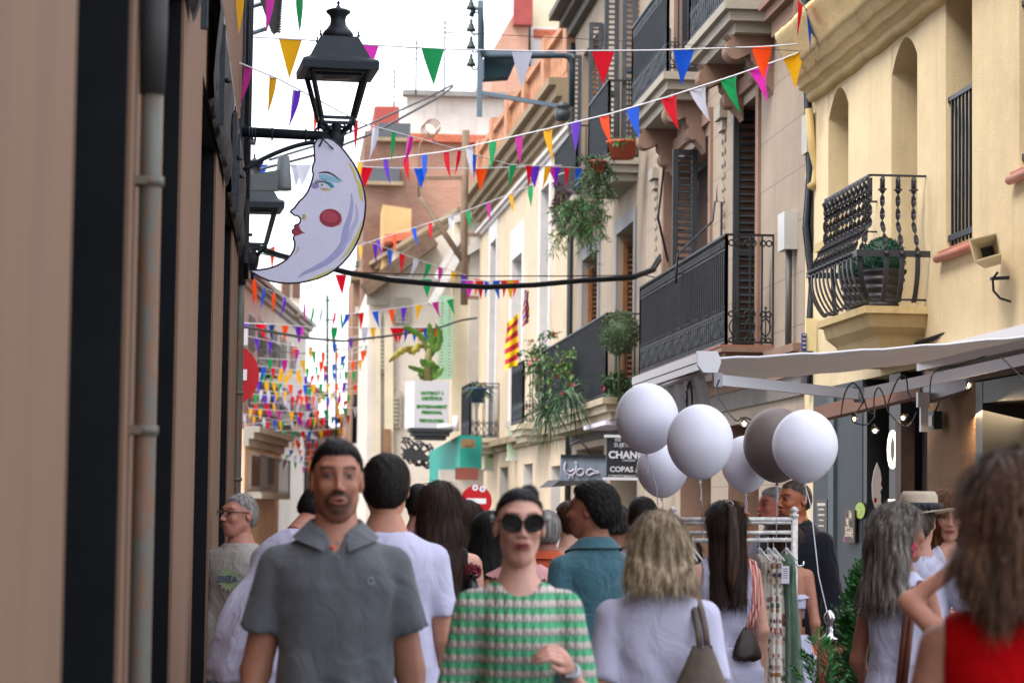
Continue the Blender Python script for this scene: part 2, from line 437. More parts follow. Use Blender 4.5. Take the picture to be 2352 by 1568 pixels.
# ============================================================ B1 yellow house (near)
YEL = plaster('yellow_stucco', '#dbc8a2', dirt=(.30, .24, .16), amt=.5, bs=70, bst=.4, bd=.010)
YELC = plaster('yellow_cornice', '#c9b283', dirt=(.22, .17, .1), amt=.7, bs=35, bst=.6)
F1 = Fac((XR, 12.6), (XR, 20.5)); b1 = thing('yellow_house', 'near yellow stucco house with arched recesses and a bulging iron balcony', 'house', (XR, 16.5, 0))
def f1(x, y, o=0): return F1.px(x, y, o)
def op_(f, xr, xl, yt, yb, rev, pad=0):
    """opening between photo x's (near edge xr, far edge xl), top/bottom measured at the far edge"""
    u0, zt = f(xr, yt)[0], f(xl, yt)[1]; u1 = f(xl, yt)[0]; zb = f(xl, yb)[1]
    return (u0, u1, zb, zt, rev)
W1 = op_(f1, 1949, 1903, 196, 558, .42); W1 = (*W1[:3], 5.05, .42)
zt2 = W1[3]; W2 = (f1(2107, 100)[0], f1(2048, 100)[0], 3.03, zt2, .42)
W3 = (f1(2233, 100)[0], f1(2172, 100)[0], f1(2172, 572)[1], zt2+.05, .3)
W4 = (f1(2420, 100)[0], f1(2341, 100)[0], 3.7, zt2+.05, .3)
GDOOR = (f1(1870, 1200)[0]*0+1.0, 7.3, -.01, 2.72, .25)
F1.wall(5.75, [W1, W2, W3, W4, (.05, 7.55, -.01, 2.62, .5)], .4, 8, 'wall', YEL, b1)
for W in (W1, W2):     # segmental arch fillers
    a, c, z1 = W[0], W[1], W[3]; m_ = MB(); n = 12; r_h = .2
    for sg in (0, 1):
        poly = []
        us = np.linspace(a, (a+c)/2, n) if sg == 0 else np.linspace(c, (a+c)/2, n)
        cor = a if sg == 0 else c
        poly = [F1.pt(cor, z1+.002, -.004)] + [F1.pt(u, z1 - r_h*((u-(a+c)/2)/((c-a)/2))**2-.001, -.004) for u in us]
        m_.prism(poly, F1.n*-.4)
    m_.build('arch', YEL, b1)
for W in (W1, W2): doorpane(F1, b1, W, W[4], GL, frame=M('dark_frame', '#2e2a26', .5))
SHUT = M('black_shutter', (.03, .032, .036), .5, var=.2)
for W in (W3, W4):
    m_ = MB(); F1.box(m_, W[0], W[1], W[2], W[3], -.3, -.27)
    for k in range(int((W[3]-W[2])/.055)): F1.box(m_, W[0]+.02, W[1]-.02, W[2]+k*.055+.01, W[2]+k*.055+.04, -.27, -.245)
    m_.build('roller_shutter', SHUT, b1)
    m_ = MB(); za, zb = W[2]+.02, W[2]+1.02
    m_.bar(F1.pt(W[0], zb, -.03), F1.pt(W[1], zb, -.03), .03, .03); m_.bar(F1.pt(W[0], za+.05, -.03), F1.pt(W[1], za+.05, -.03), .03, .04)
    for k in range(7): 
        u = W[0]+.06+(W[1]-W[0]-.12)*k/6; m_.box(F1.pt(u, (za+zb)/2, -.03), .016, .016, zb-za)
    m_.build('window_grille', IRON, b1)
    m_ = MB(); m_.tube([F1.pt(W[0]-.14, W[2]-.06, .035), F1.pt(W[1]+.1, W[2]-.06, .035)], .028, 10); F1.box(m_, W[0]-.14, W[1]+.1, W[2]-.06, W[2]-.01, -.1, .03)
    m_.build('sill', M('pink_tile', '#b0705c', .6, var=.2), b1)
# small stone sill left of the balcony
m_ = MB(); F1.box(m_, W1[0]-.1, W1[1]+.12, W1[2]-.07, W1[2], 0, .09); m_.build('sill', YELC, b1)
# cornice with curved moulding
m_ = MB(); zc = 5.08; prof = [(0, 0), (.05, .0), (.07, .05), (.06, .07), (.12, .10), (.135, .105), (.13, .125), (.17, .17), (.185, .175), (.18, .20), (.21, .22), (.215, .27), (.228, .275), (.23, .32), (.29, .42), (.32, .5), (.34, .54), (.34, .58), (0, .62)]
P = []
for o, z in prof: P.append([F1.pt(u, zc+z+.006*math.sin(u*7), o+.004*math.sin(u*23+z*40)) for u in np.linspace(-.4, F1.L-.35, 60)])
m_.grid(P, True); m_.add([p[-1] for p in P], [tuple(range(len(P)))]); m_.build('cornice', YELC, b1)
m_ = MB(); F1.box(m_, 0, F1.L, 5.7, 6.6, -3, .0); m_.build('parapet', plaster('white_parapet', '#c9beb4', amt=.8, bs=20), b1)
# balcony of B1 with belly bars
uA, uB = f1(2127, 410)[0], f1(2127, 410)[0]+1.42; zt, dep = 3.03, .42
m_ = MB(); bp = [(dep+.03, 0), (dep+.03, -.05), (dep-.01, -.06), (dep-.03, -.14), (dep-.09, -.2), (dep-.1, -.22), (dep-.12, -.30), (dep-.14, -.36)]
P = []
for o, z in bp:
    k = dep+.03-o; P.append([F1.pt(uA-.06+k, zt+z, 0), F1.pt(uA-.06+k, zt+z, o), F1.pt(uB+.06-k, zt+z, o), F1.pt(uB+.06-k, zt+z, 0)])
m_.grid(P, False); m_.add(P[0], [(0, 1, 2, 3)]); m_.add(P[-1], [(3, 2, 1, 0)])
bal = m_.build('balcony', YELC, b1)
m_ = MB(); hr = .92
def twist_bar(c, out, z0, hb, belly):
    """flat twisted iron bar: straight flat part bellied outwards below, twisted above"""
    n = 54; V = []; F = []; base = c
    side = out.cross(ZA)
    for i in range(n+1):
        t = i/n; z = z0 + hb*t
        o = belly*math.sin(math.pi*min(1, t/.62))*1.0 if t < .62 else 0
        if t < .62: o = belly*(math.sin(math.pi*(t/.62))**.8)
        ang = 0 if t < .40 else (0 if t > .88 else (t-.40)/.48*math.pi*4.5)
        w_ = .017; th = .005
        d1 = side*math.cos(ang)+out*math.sin(ang); d2 = -side*math.sin(ang)+out*math.cos(ang)
        p = base + out*o + ZA*z
        V += [p+d1*w_+d2*th, p-d1*w_+d2*th, p-d1*w_-d2*th, p+d1*w_-d2*th]
    for i in range(n):
        for k in range(4):
            a = i*4+k; b = i*4+(k+1) % 4; F.append((a, b, b+4, a+4))
    m_.add(V, F, False)
o = dep-.02; railP = [F1.pt(uA, 0, 0), F1.pt(uA, 0, o), F1.pt(uB, 0, o), F1.pt(uB, 0, 0)]
outs = [-F1.d, F1.n, F1.d]
for s_, (a, b) in enumerate(zip(railP, railP[1:])):
    out = outs[s_]; n = 3 if s_ != 1 else 11
    for k in range(n):
        q = a.lerp(b, (k+.8)/(n+.6) if s_ != 1 else (k+.5)/n)
        twist_bar(q, out, zt+.03, hr-.05, .115)
        # hooked top
        m_.tube([q+ZA*(zt+hr-.1)+out*.0, q+ZA*(zt+hr-.04)+out*.03, q+ZA*(zt+hr-.012)+out*.005], .012, 6)
        m_.box(q+ZA*(zt+hr-.1), .05, .05, .012)
        m_.lathe(q+ZA*(zt+.36)+out*.13, [(0, -.02), (.02, -.008), (.02, .008), (0, .02)], 6)
    m_.bar(a+ZA*(zt+hr), b+ZA*(zt+hr), .022, .014)
    m_.bar(a+ZA*(zt+.05), b+ZA*(zt+.05), .02, .014)
ri = [p for p in railP]; mid = [F1.pt(uA-.115, 0, 0), F1.pt(uA-.115, 0, o+.115), F1.pt(uB+.115, 0, o+.115), F1.pt(uB+.115, 0, 0)]
for a, b in zip(mid, mid[1:]): m_.bar(a+ZA*(zt+.36), b+ZA*(zt+.36), .01, .045)
for q, oo in ((railP[1], (-F1.d+F1.n)*.7), (railP[2], (F1.d+F1.n)*.7)): twist_bar(q, oo, zt+.03, hr-.05, .13)
m_.bar(F1.pt(uB, zt+hr*.75, 0), F1.pt(uB, zt+hr*.75, o), .015, .012)
m_.build('railing', M('railing_paint', (.045, .048, .058), .5, .5, .15), bal)
# ground floor shopfront of B1
SLATE = M('slate_blue_panel', '#263036', .65, var=.12, vs=2, bs=60, bst=.1)
def gbox(x0, x1, z0, z1, o0, o1, name, mat, parent=b1):
    m_ = MB(); u0 = f1(x1, 1100, 0)[0]; u1 = f1(x0, 1100, 0)[0]; F1.box(m_, u0, u1, z0, z1, o0, o1); return m_.build(name, mat, parent)
gbox(1872, 1985, 0, 2.62, -.12, .015, 'shop_panel', SLATE)
gbox(1913, 1925, 0, 2.61, .015, .04, 'panel_post', M('post_grey', '#3f4c52', .6))
gbox(1990, 2050, 0, 2.45, -.5, -.45, 'shop_door', glass_dark('door_glass', (.03, .04, .042), .12))
gbox(1984, 1994, 0, 2.5, -.45, .01, 'door_frame', M('near_black', (.012, .014, .016), .5))
gbox(2046, 2072, 0, 2.61, -.3, .012, 'sign_panel', M('near_black2', (.016, .018, .02), .5))
gbox(2072, 2085, 0, 2.25, -.05, .05, 'wood_post', M('dark_wood', '#4a3528', .7, var=.3, vs=8))
gbox(2086, 2128, 0, 2.61, -.45, -.1, 'wood_pier', M('darker_wood', '#2a1c16', .7, var=.4, vs=6))
BEI = plaster('beige_rendered_pier', '#94755a', amt=.25, bs=50, bst=1.0, bd=.015)
gbox(2130, 2244, 0, 2.45, -.45, .0, 'rendered_pier', BEI)
gbox(2130, 2500, 2.45, 2.61, -.45, .02, 'lintel', M('lintel_brown', '#6b5346', .8))
gbox(2246, 2262, 0, 2.44, -.4, .015, 'window_frame', M('near_black', (.012, .014, .016), .5))
gbox(2262, 2500, 2.3, 2.44, -.4, .012, 'window_head', M('near_black', (.012, .014, .016), .5))
ROCK = brick('rough_stone_wall', '#6f4f33', '#8a6846', '#2c1f16', 'x', .42)
gbox(2262, 2500, 0, 2.3, -.5, -.42, 'stone_wall', ROCK)
# lit sign letters
LIT = M('lit_letters', (1, .90, .76), .5, var=0, emit=.75)
t = thing('lit_shop_sign', 'tall backlit letters running down the dark panel beside the shop door', 'sign', F1.pt(f1(2059, 1060)[0], 1.6, .03))
zc0 = f1(2085, 1035)[1]; us = f1(2061, 1035)[0]
for ch, zz, sz, sx in (('O', zc0, .34, .55), ('-', zc0-.33, .5, .8), ('A', zc0-.53, .3, .7), ('C', zc0-.84, .3, .7)):
    text(ch, sz*1.15, F1.pt(us, zz, .035), -F1.d, ZA, LIT, t, 'letter', sx*1.7, .008, .004)
# soffit light strip
for k, (x, y, lab) in enumerate(((2168, 965, 'small black floodlight on the beige pier'),)):
    u, z = f1(x, y); t = thing('floodlight', lab, 'lamp', F1.pt(u, z, .05)); m_ = MB(); F1.box(m_, u-.07, u+.07, z-.06, z+.06, .03, .09); m_.build('housing', IRON, t)
    m_ = MB(); F1.box(m_, u-.05, u+.05, z-.04, z+.03, .091, .096); m_.build('lens', M('amber_lens', '#5a3a22', .3), t)
    m_ = MB(); m_.tube([F1.pt(u, z+.06, .06), F1.pt(u+.03, z+.11, .03), F1.pt(u+.05, z+.16, .01)], .006, 6); m_.build('cable', IRON, t)
# brown plaque with writing, round green sticker, menu board, moon on the door
u, z = f1(1928, 1190)
t = thing('wooden_plaque', 'brown wooden plaque with a round emblem and the word comerç', 'sign', F1.pt(f1(1965, 1208)[0], f1(1965, 1208)[1], .02))
pc = F1.pt(f1(1965, 1208)[0], f1(1965, 1208)[1], .045); pw = .36; ph_ = .255
m_ = MB(); m_.box(pc, pw, .012, ph_*1.0, (F1.d, F1.n, ZA)); m_.build('board', M('plaque_wood', '#3d2a1e', .6, var=.4, vs=12, stretch=(1, 1, 6)), t)
CREAM = M('cream_print', '#cbbfae', .7, var=0)
text('comerç', .085, pc+F1.n*.007-ZA*.055, -F1.d, ZA, CREAM, t, sx=1.05, th=.001, bold=.002)
text('Sant Cugat', .05, pc+F1.n*.007-ZA*.02, -F1.d, ZA, CREAM, t, sx=1.2, th=.001)
m_ = MB()
for rr in (.058, .042, .028, .014):
    m_.tube([pc+F1.n*.0075+ZA*.06 - F1.d*(rr*1.6*math.cos(a)) + ZA*(rr*math.sin(a)) for a in np.linspace(0, 6.28, 20)], .0028, 4, False)
m_.tube([pc+F1.n*.0075+ZA*(-.002-.012*math.cos(a)) - F1.d*(.09*math.sin(a)) for a in np.linspace(-1.3, 1.3, 9)], .004, 4, False)
m_.build('emblem', CREAM, t)
m_ = MB(); m_.box(pc+F1.n*.0075+F1.d*.16-ZA*.1, .04, .002, .05, (F1.d, F1.n, ZA)); m_.build('pink_corner', M('magenta_print', '#c0267e', .6, var=0), t)
u, z = f1(1985, 1172); t = thing('round_sticker', 'round lime green sticker with two white letters on the dark door frame', 'sticker', F1.pt(u, z, .05))
m_ = MB(); c_ = F1.pt(u, z, .03); m_.prism([c_ - F1.d*(.16*math.cos(a)) + ZA*(.062*math.sin(a)) for a in np.linspace(0, 2*math.pi, 25)[:-1]], F1.n*.004); m_.build('disc', M('lime', '#8fae2a', .5, var=0), t)
text('Si', .09, c_+F1.n*.006, -F1.d, ZA, CREAM, t, sx=1.6, th=.001)
u, z = f1(1895, 1180); t = thing('menu_board', 'small black notice board with white writing behind the man in navy', 'sign', F1.pt(u, z, .03))
m_ = MB(); F1.box(m_, u-.2, u+.2, z-.16, z+.12, .017, .03); m_.build('board', M('near_black', (.012, .014, .016), .5), t)
m_ = MB()
for k, (w_, h_) in enumerate(((.30, .022), (.2, .012), (.24, .014), (.16, .01), (.2, .012))): F1.box(m_, u-w_/2, u+w_/2, z+.09-k*.045-h_, z+.09-k*.045, .031, .033)
m_.build('writing', CREAM, t)
# ============================================================ B2 pink-beige ashlar house
ASH = plaster('beige_ashlar', '#9c8e7f', dirt=(.2, .15, .11), amt=.35, bs=40, bst=.4, joints=.46)
PINKT = plaster('pinkish_trim', '#8a7062', amt=.4, bs=30)
F2 = Fac((XR, 20.52), (XR, 29.95)); b2 = thing('ashlar_house', 'pinkish beige house with stone joints, dark louvred shutters and long iron balcony', 'house', (XR, 25, 0))
def f2(x, y, o=0): return F2.px(x, y, o)
D2 = (f2(1742, 300)[0], f2(1697, 300)[0], 3.12, f2(1701, 250)[1], .3)
D1 = (f2(1633, 300)[0], f2(1531, 300)[0], 3.12, f2(1632, 305)[1], .35)
zt_g = 2.7
U1 = (D2[0]-.1, D2[1]+.05, 6.3, 8.4, .3); U2 = (D1[0]+.4, D1[1]-.5, 6.3, 8.4, .3)
G1 = (2.0, 3.6, -.01, 2.45, .5); G2 = (4.6, 6.6, -.01, 2.5, .5)
F2.wall(9.6, [D1, D2, U1, U2, G1, G2], .3, 8, 'wall', ASH, b2, revmat=PINKT)
DKSH = M('dark_shutter', (.022, .026, .032), .55, var=.3)
for D in (D1, D2, U1, U2): doorpane(F2, b2, D, D[4], GL, frame=DKSH)
for G in (G1, G2):
    m_ = MB(); F2.box(m_, G[0], G[1], 0, G[3], -.5, -.47); m_.build('shop_door', M('brown_beige_panel', '#5c5044', .7), b2)
m_ = MB(); q = F2.pt(D1[0]+.75, 0, .0); louver(m_, q+F2.n*.02, F2.n, .27, D1[3]-D1[2]-.1, 3.14); m_.build('shutter', DKSH, b2)
m_ = MB(); q = F2.pt(D1[0]+.03, 0, -.02); louver(m_, q-F2.n*.3, F2.n, .32, D1[3]-D1[2]-.05, 3.14); m_.build('shutter', DKSH, b2)
m_ = MB(); q = F2.pt(D2[1]-.02, 0, -.02); louver(m_, q-F2.n*.26, F2.n, .34, D2[3]-D2[2]-.05, 3.14); m_.build('shutter', DKSH, b2)
for U in (U1, U2):
    m_ = MB(); louver(m_, F2.pt(U[0]-.02, 0, .01), F2.n, .25, 2.0, 6.32); m_.build('shutter', DKSH, b2)
# trims
m_ = MB()
for D in (D1, D2):
    F2.box(m_, D[0]-.14, D[0]-.001, 3.0, D[3]+.1, .0, .03); F2.box(m_, D[1]+.001, D[1]+.14, 3.0, D[3]+.1, .0, .03); F2.box(m_, D[0]-.14, D[1]+.14, D[3]+.1, D[3]+.25, 0, .05)
m_.build('door_surround', PINKT, b2)
m_ = MB(); F2.box(m_, 0, F2.L, 2.78, 2.98, -.01, .05); F2.box(m_, 0, F2.L, 2.98, 3.05, -.01, .1); m_.build('string_course', PINKT, b2)
m_ = MB(); F2.box(m_, 0, F2.L, 2.6, 2.78, -.01, .03); m_.build('grey_beam', M('grey_beam', '#66605c', .8), b2)
m_ = MB(); F2.box(m_, 0, 1.0, 5.9, 6.05, -.01, .1); F2.box(m_, 0, 1.0, 6.05, 6.14, -.01, .17); F2.box(m_, 0, 1.0, 6.14, 6.2, -.01, .22); m_.build('cornice', PINKT, b2)
# pilaster ornament
m_ = MB(); ORN = STONE
for uu in ((D1[0]+D2[1])/2, D1[1]+.75):
    for k in range(9):
        z = 5.55-.13*k; s_ = .05*math.exp(-k*.18)+.015
        for sg in (-1, 0, 1): m_.lathe(F2.pt(uu+sg*.09*math.exp(-k*.12), z+(.03 if sg == 0 else 0), .012), [(0, -s_), (s_*.8, 0), (0, s_)], 7, sy=1, sx=.5)
    F2.box(m_, uu-.17, uu+.17, 5.62, 5.75, 0, .08); F2.box(m_, uu-.13, uu+.13, 5.5, 5.6, 0, .05)
m_.build('carved_ornament', ORN, b2)
# first floor long balcony
uN = f2(2270/1.2755+3, 700)[0]; uN = f2(1779, 560)[0]; uFar = F2.L-1.0
bl = balcony(b2, F2, uN, 6.85, 2.93, 3.10, .47, 1.03, PINKT, 'ornate', gap=.105, rmat=M('railing_dark', (.016, .019, .023), .55, .4, .3))
m_ = MB(); o = .46
for k in range(int((6.8-uN)/.035)): F2.box(m_, uN+.03+k*.035, uN+.045+k*.035, 3.14, 3.42+.02*(k % 2), o-.035, o-.022)
m_.build('railing', IRON, bl)
m_ = MB(); F2.box(m_, uN, 6.85, 3.10, 3.115, 0, .5); m_.build('slab_edge', M('red_brown_tile', '#8d5a48', .7), bl)
# spiked divider
m_ = MB(); q = F2.pt(3.8, 0, 0)
m_.tube([q+ZA*3.5+F2.n*.05, q+ZA*4.75+F2.n*.05, q+ZA*4.75+F2.n*.12, q+ZA*4.55+F2.n*.14, q+ZA*4.2+F2.n*.5, q+ZA*3.9+F2.n*.52], .012, 6)
for k in range(5): m_.tube([q+ZA*4.75+F2.n*(.1+.1*k), q+ZA*4.95+F2.n*(.1+.1*k)-F2.d*.02*k], [.009, .001], 5)
for k in range(5): m_.tube([q+ZA*(4.0+.15*k)+F2.n*.44, q+ZA*(4.02+.15*k)+F2.n*.60], [.009, .001], 5)
m_.build('railing_spikes', IRON, bl)
# upper balconies with scroll corbels
for (ua, ub) in ((1.15, 3.45), (4.85, 7.6)):
    bu = balcony(b2, F2, ua, ub, 6.0, 6.28, .48, 1.0, STONE, 'ornate', rmat=IRON)
    for uc in (ua+.35, ub-.45):
        m_ = MB(); pts = []
        prof = [(0, 6.0), (.44, 6.0)] + [(.36+.09*math.cos(a), 5.87+.1*math.sin(a)) for a in np.linspace(1.2, -1.9, 9)] + [(.22, 5.83), (.21, 5.76)] + [(.13+.07*math.cos(a), 5.66+.08*math.sin(a)) for a in np.linspace(.9, -1.9, 7)] + [(.03, 5.5), (0, 5.45)]
        m_.prism([F2.pt(uc-.12, z, o_) for o_, z in prof], F2.d*.24); m_.build('corbel', PINKT, bu)
# ============================================================ B3 grey-beige house with netted balconies
GRB = plaster('greige_stucco', '#96897a', dirt=(.2, .16, .12), amt=.35, bs=50)
F3 = Fac((XR, 29.97), (XR, 37.9)); b3 = thing('greige_house', 'narrow grey beige house with brown shutters and netted balconies full of plants', 'house', (XR, 34, 0))
def f3(x, y, o=0): return F3.px(x, y, o)
A1 = (f3(1471, 100)[0]+.15, f3(1425, 100)[0], 6.2, 8.75, .22); A2 = (f3(1387, 100)[0], f3(1340, 100)[0], 6.2, 8.6, .22)
C1 = (f3(1459, 600)[0], f3(1420, 600)[0], 3.3, f3(1420, 540)[1], .35); C2 = (f3(1376, 650)[0], f3(1341, 650)[0], 3.3, f3(1341, 600)[1], .35)
GG = (.6, 3.2, -.01, 2.5, .6); GG2 = (3.9, 7.2, -.01, 2.5, .6)
F3.wall(9.4, [A1, A2, C1, C2, GG, GG2], .3, 8, 'wall', GRB, b3)
SHG = M('grey_wood_shutter', '#3c4147', .7, var=.3, vs=8)
WARM = M('warm_brown_louvre', '#7d4f2b', .6, var=.25, vs=10)
for A in (A1, A2):
    doorpane(F3, b3, A, A[4], GL)
    m_ = MB(); F3.box(m_, A[0]+.12, A[1]-.1, A[2], A[3], -.21, -.17)
    for k in range(int((A[3]-A[2])/.08)): F3.box(m_, A[0]+.2, A[1]-.2, A[2]+k*.08, A[2]+k*.08+.05, -.17, -.15)
    m_.build('roller_blind', WARM, b3)
    m_ = MB(); louver(m_, F3.pt(A[0]-.02, 0, .02), F3.n, .2, A[3]-A[2], A[2]); m_.build('shutter', SHG, b3)
    m_ = MB(); louver(m_, F3.pt(A[1]+.02, 0, .02), F3.n, .2, A[3]-A[2], A[2]); m_.build('shutter', SHG, b3)
for A in (C1, C2):
    doorpane(F3, b3, A, A[4], GL)
    m_ = MB(); louver(m_, F3.pt(A[1]-.05, 0, -.32), F3.n, .26, A[3]-A[2]-.1, A[2]); m_.build('shutter', WARM, b3)
    m_ = MB(); F3.box(m_, A[0]-.15, A[0]-.001, A[2], A[3]+.18, 0, .03); F3.box(m_, A[1]+.001, A[1]+.15, A[2], A[3]+.18, 0, .03); F3.box(m_, A[0], A[1], A[3]+.001, A[3]+.18, 0, .03)
    m_.build('window_surround', M('grey_surround', '#76777a', .8), b3)
for G in (GG, GG2):
    m_ = MB(); F3.box(m_, G[0], G[1], 0, G[3], -.6, -.56); m_.build('shop_window', glass_dark('shop_glass', (.02, .022, .025), .15), b3)
cornice(F3, -.1, F3.L+.1, 9.1, [(.12, 0, .15), (.25, .15, .26), (.42, .26, .36)], 'cornice', M('dark_cornice', '#4a4641', .8, var=.3), b3)
m_ = MB(); q = F3.pt(F3.L-.02, 0, .05); m_.tube([q+ZA*.2, q+ZA*9], .045, 8); m_.build('drain_pipe', M('dark_pipe2', '#22292b', .5), b3)
m_ = MB(); F3.box(m_, 0, F3.L, 2.6, 2.9, 0, .04); m_.build('fascia', M('dark_fascia', '#35302c', .8), b3)
NET = M('balcony_mesh_cloth', (.05, .055, .058), .8, var=.25, vs=12, bs=90, bst=.4)
for (ua, ub, zs, zt, dp, lab) in ((A1[0]-.1, A1[1]+.25, 5.83, 6.12, .42, 1), (A2[0]-.15, A2[1]+.25, 5.8, 6.08, .42, 0)):
    bu = balcony(b3, F3, ua, ub, zs, zt, dp, 1.0, STONE)
    m_ = MB(); F3.box(m_, ua+.05, ub-.05, zt+.06, zt+.97, dp-.06, dp-.05); m_.build('netting', NET, bu)
bu3 = balcony(b3, F3, .05, 7.6, 2.72, 3.0, .5, 1.05, plaster('beige_slab', '#a69a84', amt=.5))
m_ = MB(); P = []
for z in (3.06, 3.35, 3.7, 4.03): P.append([F3.pt(u, z, .445+.014*math.sin(u*9+z*2)) for u in np.linspace(.1, 7.55, 60)])
m_.grid(P); m_.build('netting', NET, bu3)
m_ = MB(); F3.box(m_, .3, 2.6, 2.66, 2.715, .05, .45); m_.build('white_soffit', M('white_soffit', '#c9c4da', .5, var=0), bu3)
# ============================================================ B4 far yellow house with terracotta balustrade
Y4 = plaster('warm_yellow_stucco', '#bfae96', dirt=(.3, .24, .17), amt=.35, bs=40)
WHT = plaster('white_trim', '#c9c6c4', amt=.25, bs=40)
F4 = Fac((XR, 37.95), (4.1, 53.2)); b4 = thing('far_yellow_house', 'warm yellow house with white window surrounds and a terracotta roof balustrade', 'house', (4.3, 45, 0))
def f4(x, y, o=0): return F4.px(x, y, o)
o1 = (f4(1264, 500)[0], f4(1245, 500)[0], 3.5, f4(1245, 440)[1], .4)
o2 = (f4(1203, 500)[0], f4(1180, 500)[0], 3.3, f4(1180, 598)[1], .45)
o3 = (f4(1143, 500)[0], f4(1130, 500)[0], 3.3, f4(1130, 560)[1], .45)
g4 = [(1.2, 2.4, -.01, 2.3, .4), (5, 6.4, -.01, 2.4, .4), (9, 10.5, -.01, 2.4, .4)]
F4.wall(8.4, [o1, o2, o3]+g4, .4, 9, 'wall', Y4, b4, revmat=WHT)
m_ = MB()
for o in (o1, o2, o3):
    F4.box(m_, o[0]-.28, o[0]-.001, o[2]-.3, o[3]+.6, 0, .03); F4.box(m_, o[1]+.001, o[1]+.3, o[2]-.3, o[3]+.6, 0, .03); F4.box(m_, o[0], o[1], o[3]+.001, o[3]+.6, 0, .03)
m_.build('window_surround', WHT, b4)
for o in (o1, o2, o3): doorpane(F4, b4, o, o[4], GL, frame=WHT)
for o in g4:
    m_ = MB(); F4.box(m_, o[0], o[1], 0, o[3], -.4, -.37); m_.build('shop_door', M('brown_beige_panel', '#5c5044', .7), b4)
CORN = plaster('weathered_cornice', '#8f7f68', dirt=(.1, .08, .06), amt=.9, bs=30)
cornice(F4, -.05, F4.L, 8.02, [(.1, -.12, 0), (.2, 0, .12), (.3, .12, .3), (.42, .3, .42)], 'cornice', CORN, b4)
cornice(F4, -.05, F4.L, 7.55, [(.06, 0, .08), (.12, .08, .14)], 'moulding', WHT, b4)
cornice(F4, -.05, F4.L, 2.72, [(.08, 0, .1), (.2, .1, .22)], 'string_course', CORN, b4)
TERR = M('terracotta', '#a8785a', .85, var=.3, vs=5)
m_ = MB(); zb = 8.45
F4.box(m_, 0, F4.L, zb, zb+.12, -.15, .12); F4.box(m_, 0, F4.L, zb+.95, zb+1.07, -.12, .1)
for k in range(6): u = .25+k*(F4.L-.5)/5; F4.box(m_, u-.25, u+.25, zb+.12, zb+1.25, -.16, .13)
n = 90
for k in range(n):
    u = F4.L*(k+.5)/n
    for j in range(2): m_.tube([F4.pt(u+(.09 if j else -.09), zb+.12, 0), F4.pt(u+(-.09 if j else .09), zb+.95, 0)], .028, 5, False)
m_.build('balustrade', TERR, b4)
bf = balcony(b4, F4, f4(1268, 750)[0], f4(1268, 750)[0]+1.75, 2.72, 3.02, .5, 1.05, plaster('pale_slab', '#b5ab94', amt=.4), 'ornate', gap=.13, rmat=IRON)
m_ = MB(); u_ = f4(1268, 750)[0]; F4.box(m_, u_+.05, u_+1.7, 3.07, 4.0, .44, .45); m_.build('netting', NET, bf)
bf2 = balcony(b4, F4, f4(1148, 850)[0], f4(1148, 850)[0]+1.9, 2.70, 3.0, .62, 1.1, plaster('pale_slab', '#b5ab94', amt=.4), 'ornate', gap=.13, rmat=IRON)
m_ = MB(); u_ = f4(1148, 850)[0]; F4.box(m_, u_+.05, u_+1.85, 3.07, 4.05, .55, .56); m_.build('netting', NET, bf2)
# ============================================================ B5 white house with green shutters
WHW = plaster('white_wall', '#c8c0b6', amt=.2, bs=40)
F5 = Fac((3.9, 53.5), (2.1, 68)); b5 = thing('white_house', 'white house with tall green shutters behind the banana plant', 'house', (3.4, 58, 0))
def f5(x, y, o=0): return F5.px(x, y, o)
ow = (f5(1042, 780)[0]-.3, f5(1040, 780)[0]+.3, 4.9, 7.2, .3)
F5.wall(8.2, [(1.3, 2.6, 4.6, 7.1, .3)], .3, 6, 'wall', WHW, b5)
m_ = MB(); q = at(1005, 870, 53.2); q2 = at(1042, 680, 53.2)
GRN = M('green_shutter', '#7fa68b', .6, var=.12)
xw = q2.x-q.x; sh = MB(); louver(sh, Vector((q.x, 53.2, 0)), XA, xw*.5, q2.z-q.z, q.z); louver(sh, Vector((q.x+xw*.5, 53.2, 0)), XA, xw*.5, q2.z-q.z, q.z); sh.build('shutter', GRN, b5)
cornice(F5, 0, F5.L, 8.05, [(.15, 0, .12), (.3, .12, .22)], 'eaves', CORN, b5)
# cream gabled end house between B4 and B5
CRM = plaster('cream_wall', '#c9bea6', amt=.2, bs=40)
def block(name, lab, x0, x1, yt, Y, dep, mat, ytr=None, cat='building', base=0, roofm=None, wins=()):
    """front face towards the camera between photo x0..x1, top at photo yt (left) / ytr (right)"""
    a = at(x0, yt, Y); b = at(x1, ytr if ytr is not None else yt, Y)
    t = thing(name, lab, cat, ((a.x+b.x)/2, Y, 0))
    m_ = MB(); m_.prism([Vector((a.x, Y, base)), Vector((b.x, Y, base)), b, a], (0, dep, 0)); m_.build('wall', mat, t)
    if roofm:
        m_ = MB(); m_.prism([a+Vector((-.25, -.25, .02)), b+Vector((.25, -.25, .02)), b+Vector((.25, -.25, .22)), a+Vector((-.25, -.25, .22))], (0, dep+.4, 0)); m_.build('roof', roofm, t)
    for (xa, xb, ya, yb, wm) in wins:
        p = at(xa, ya, Y-.01); q = at(xb, yb, Y-.01); m_ = MB()
        m_.box(((p.x+q.x)/2, Y-.02, (p.z+q.z)/2), abs(q.x-p.x)+.16, .06, abs(p.z-q.z)+.16); w_ = m_.build('window', WHT, t)
        m_ = MB(); m_.box(((p.x+q.x)/2, Y-.055, (p.z+q.z)/2), abs(q.x-p.x), .03, abs(p.z-q.z)); m_.build('pane', wm, w_)
    return t
TILE = M('roof_tile', '#a4583f', .85, var=.35, vs=8, bs=20, bst=.8)
t = block('cream_house', 'cream gable ended house with stepped mouldings behind the utility pole', 1043, 1103, 500, 53.6, 6, CRM, 480, wins=())
m_ = MB()
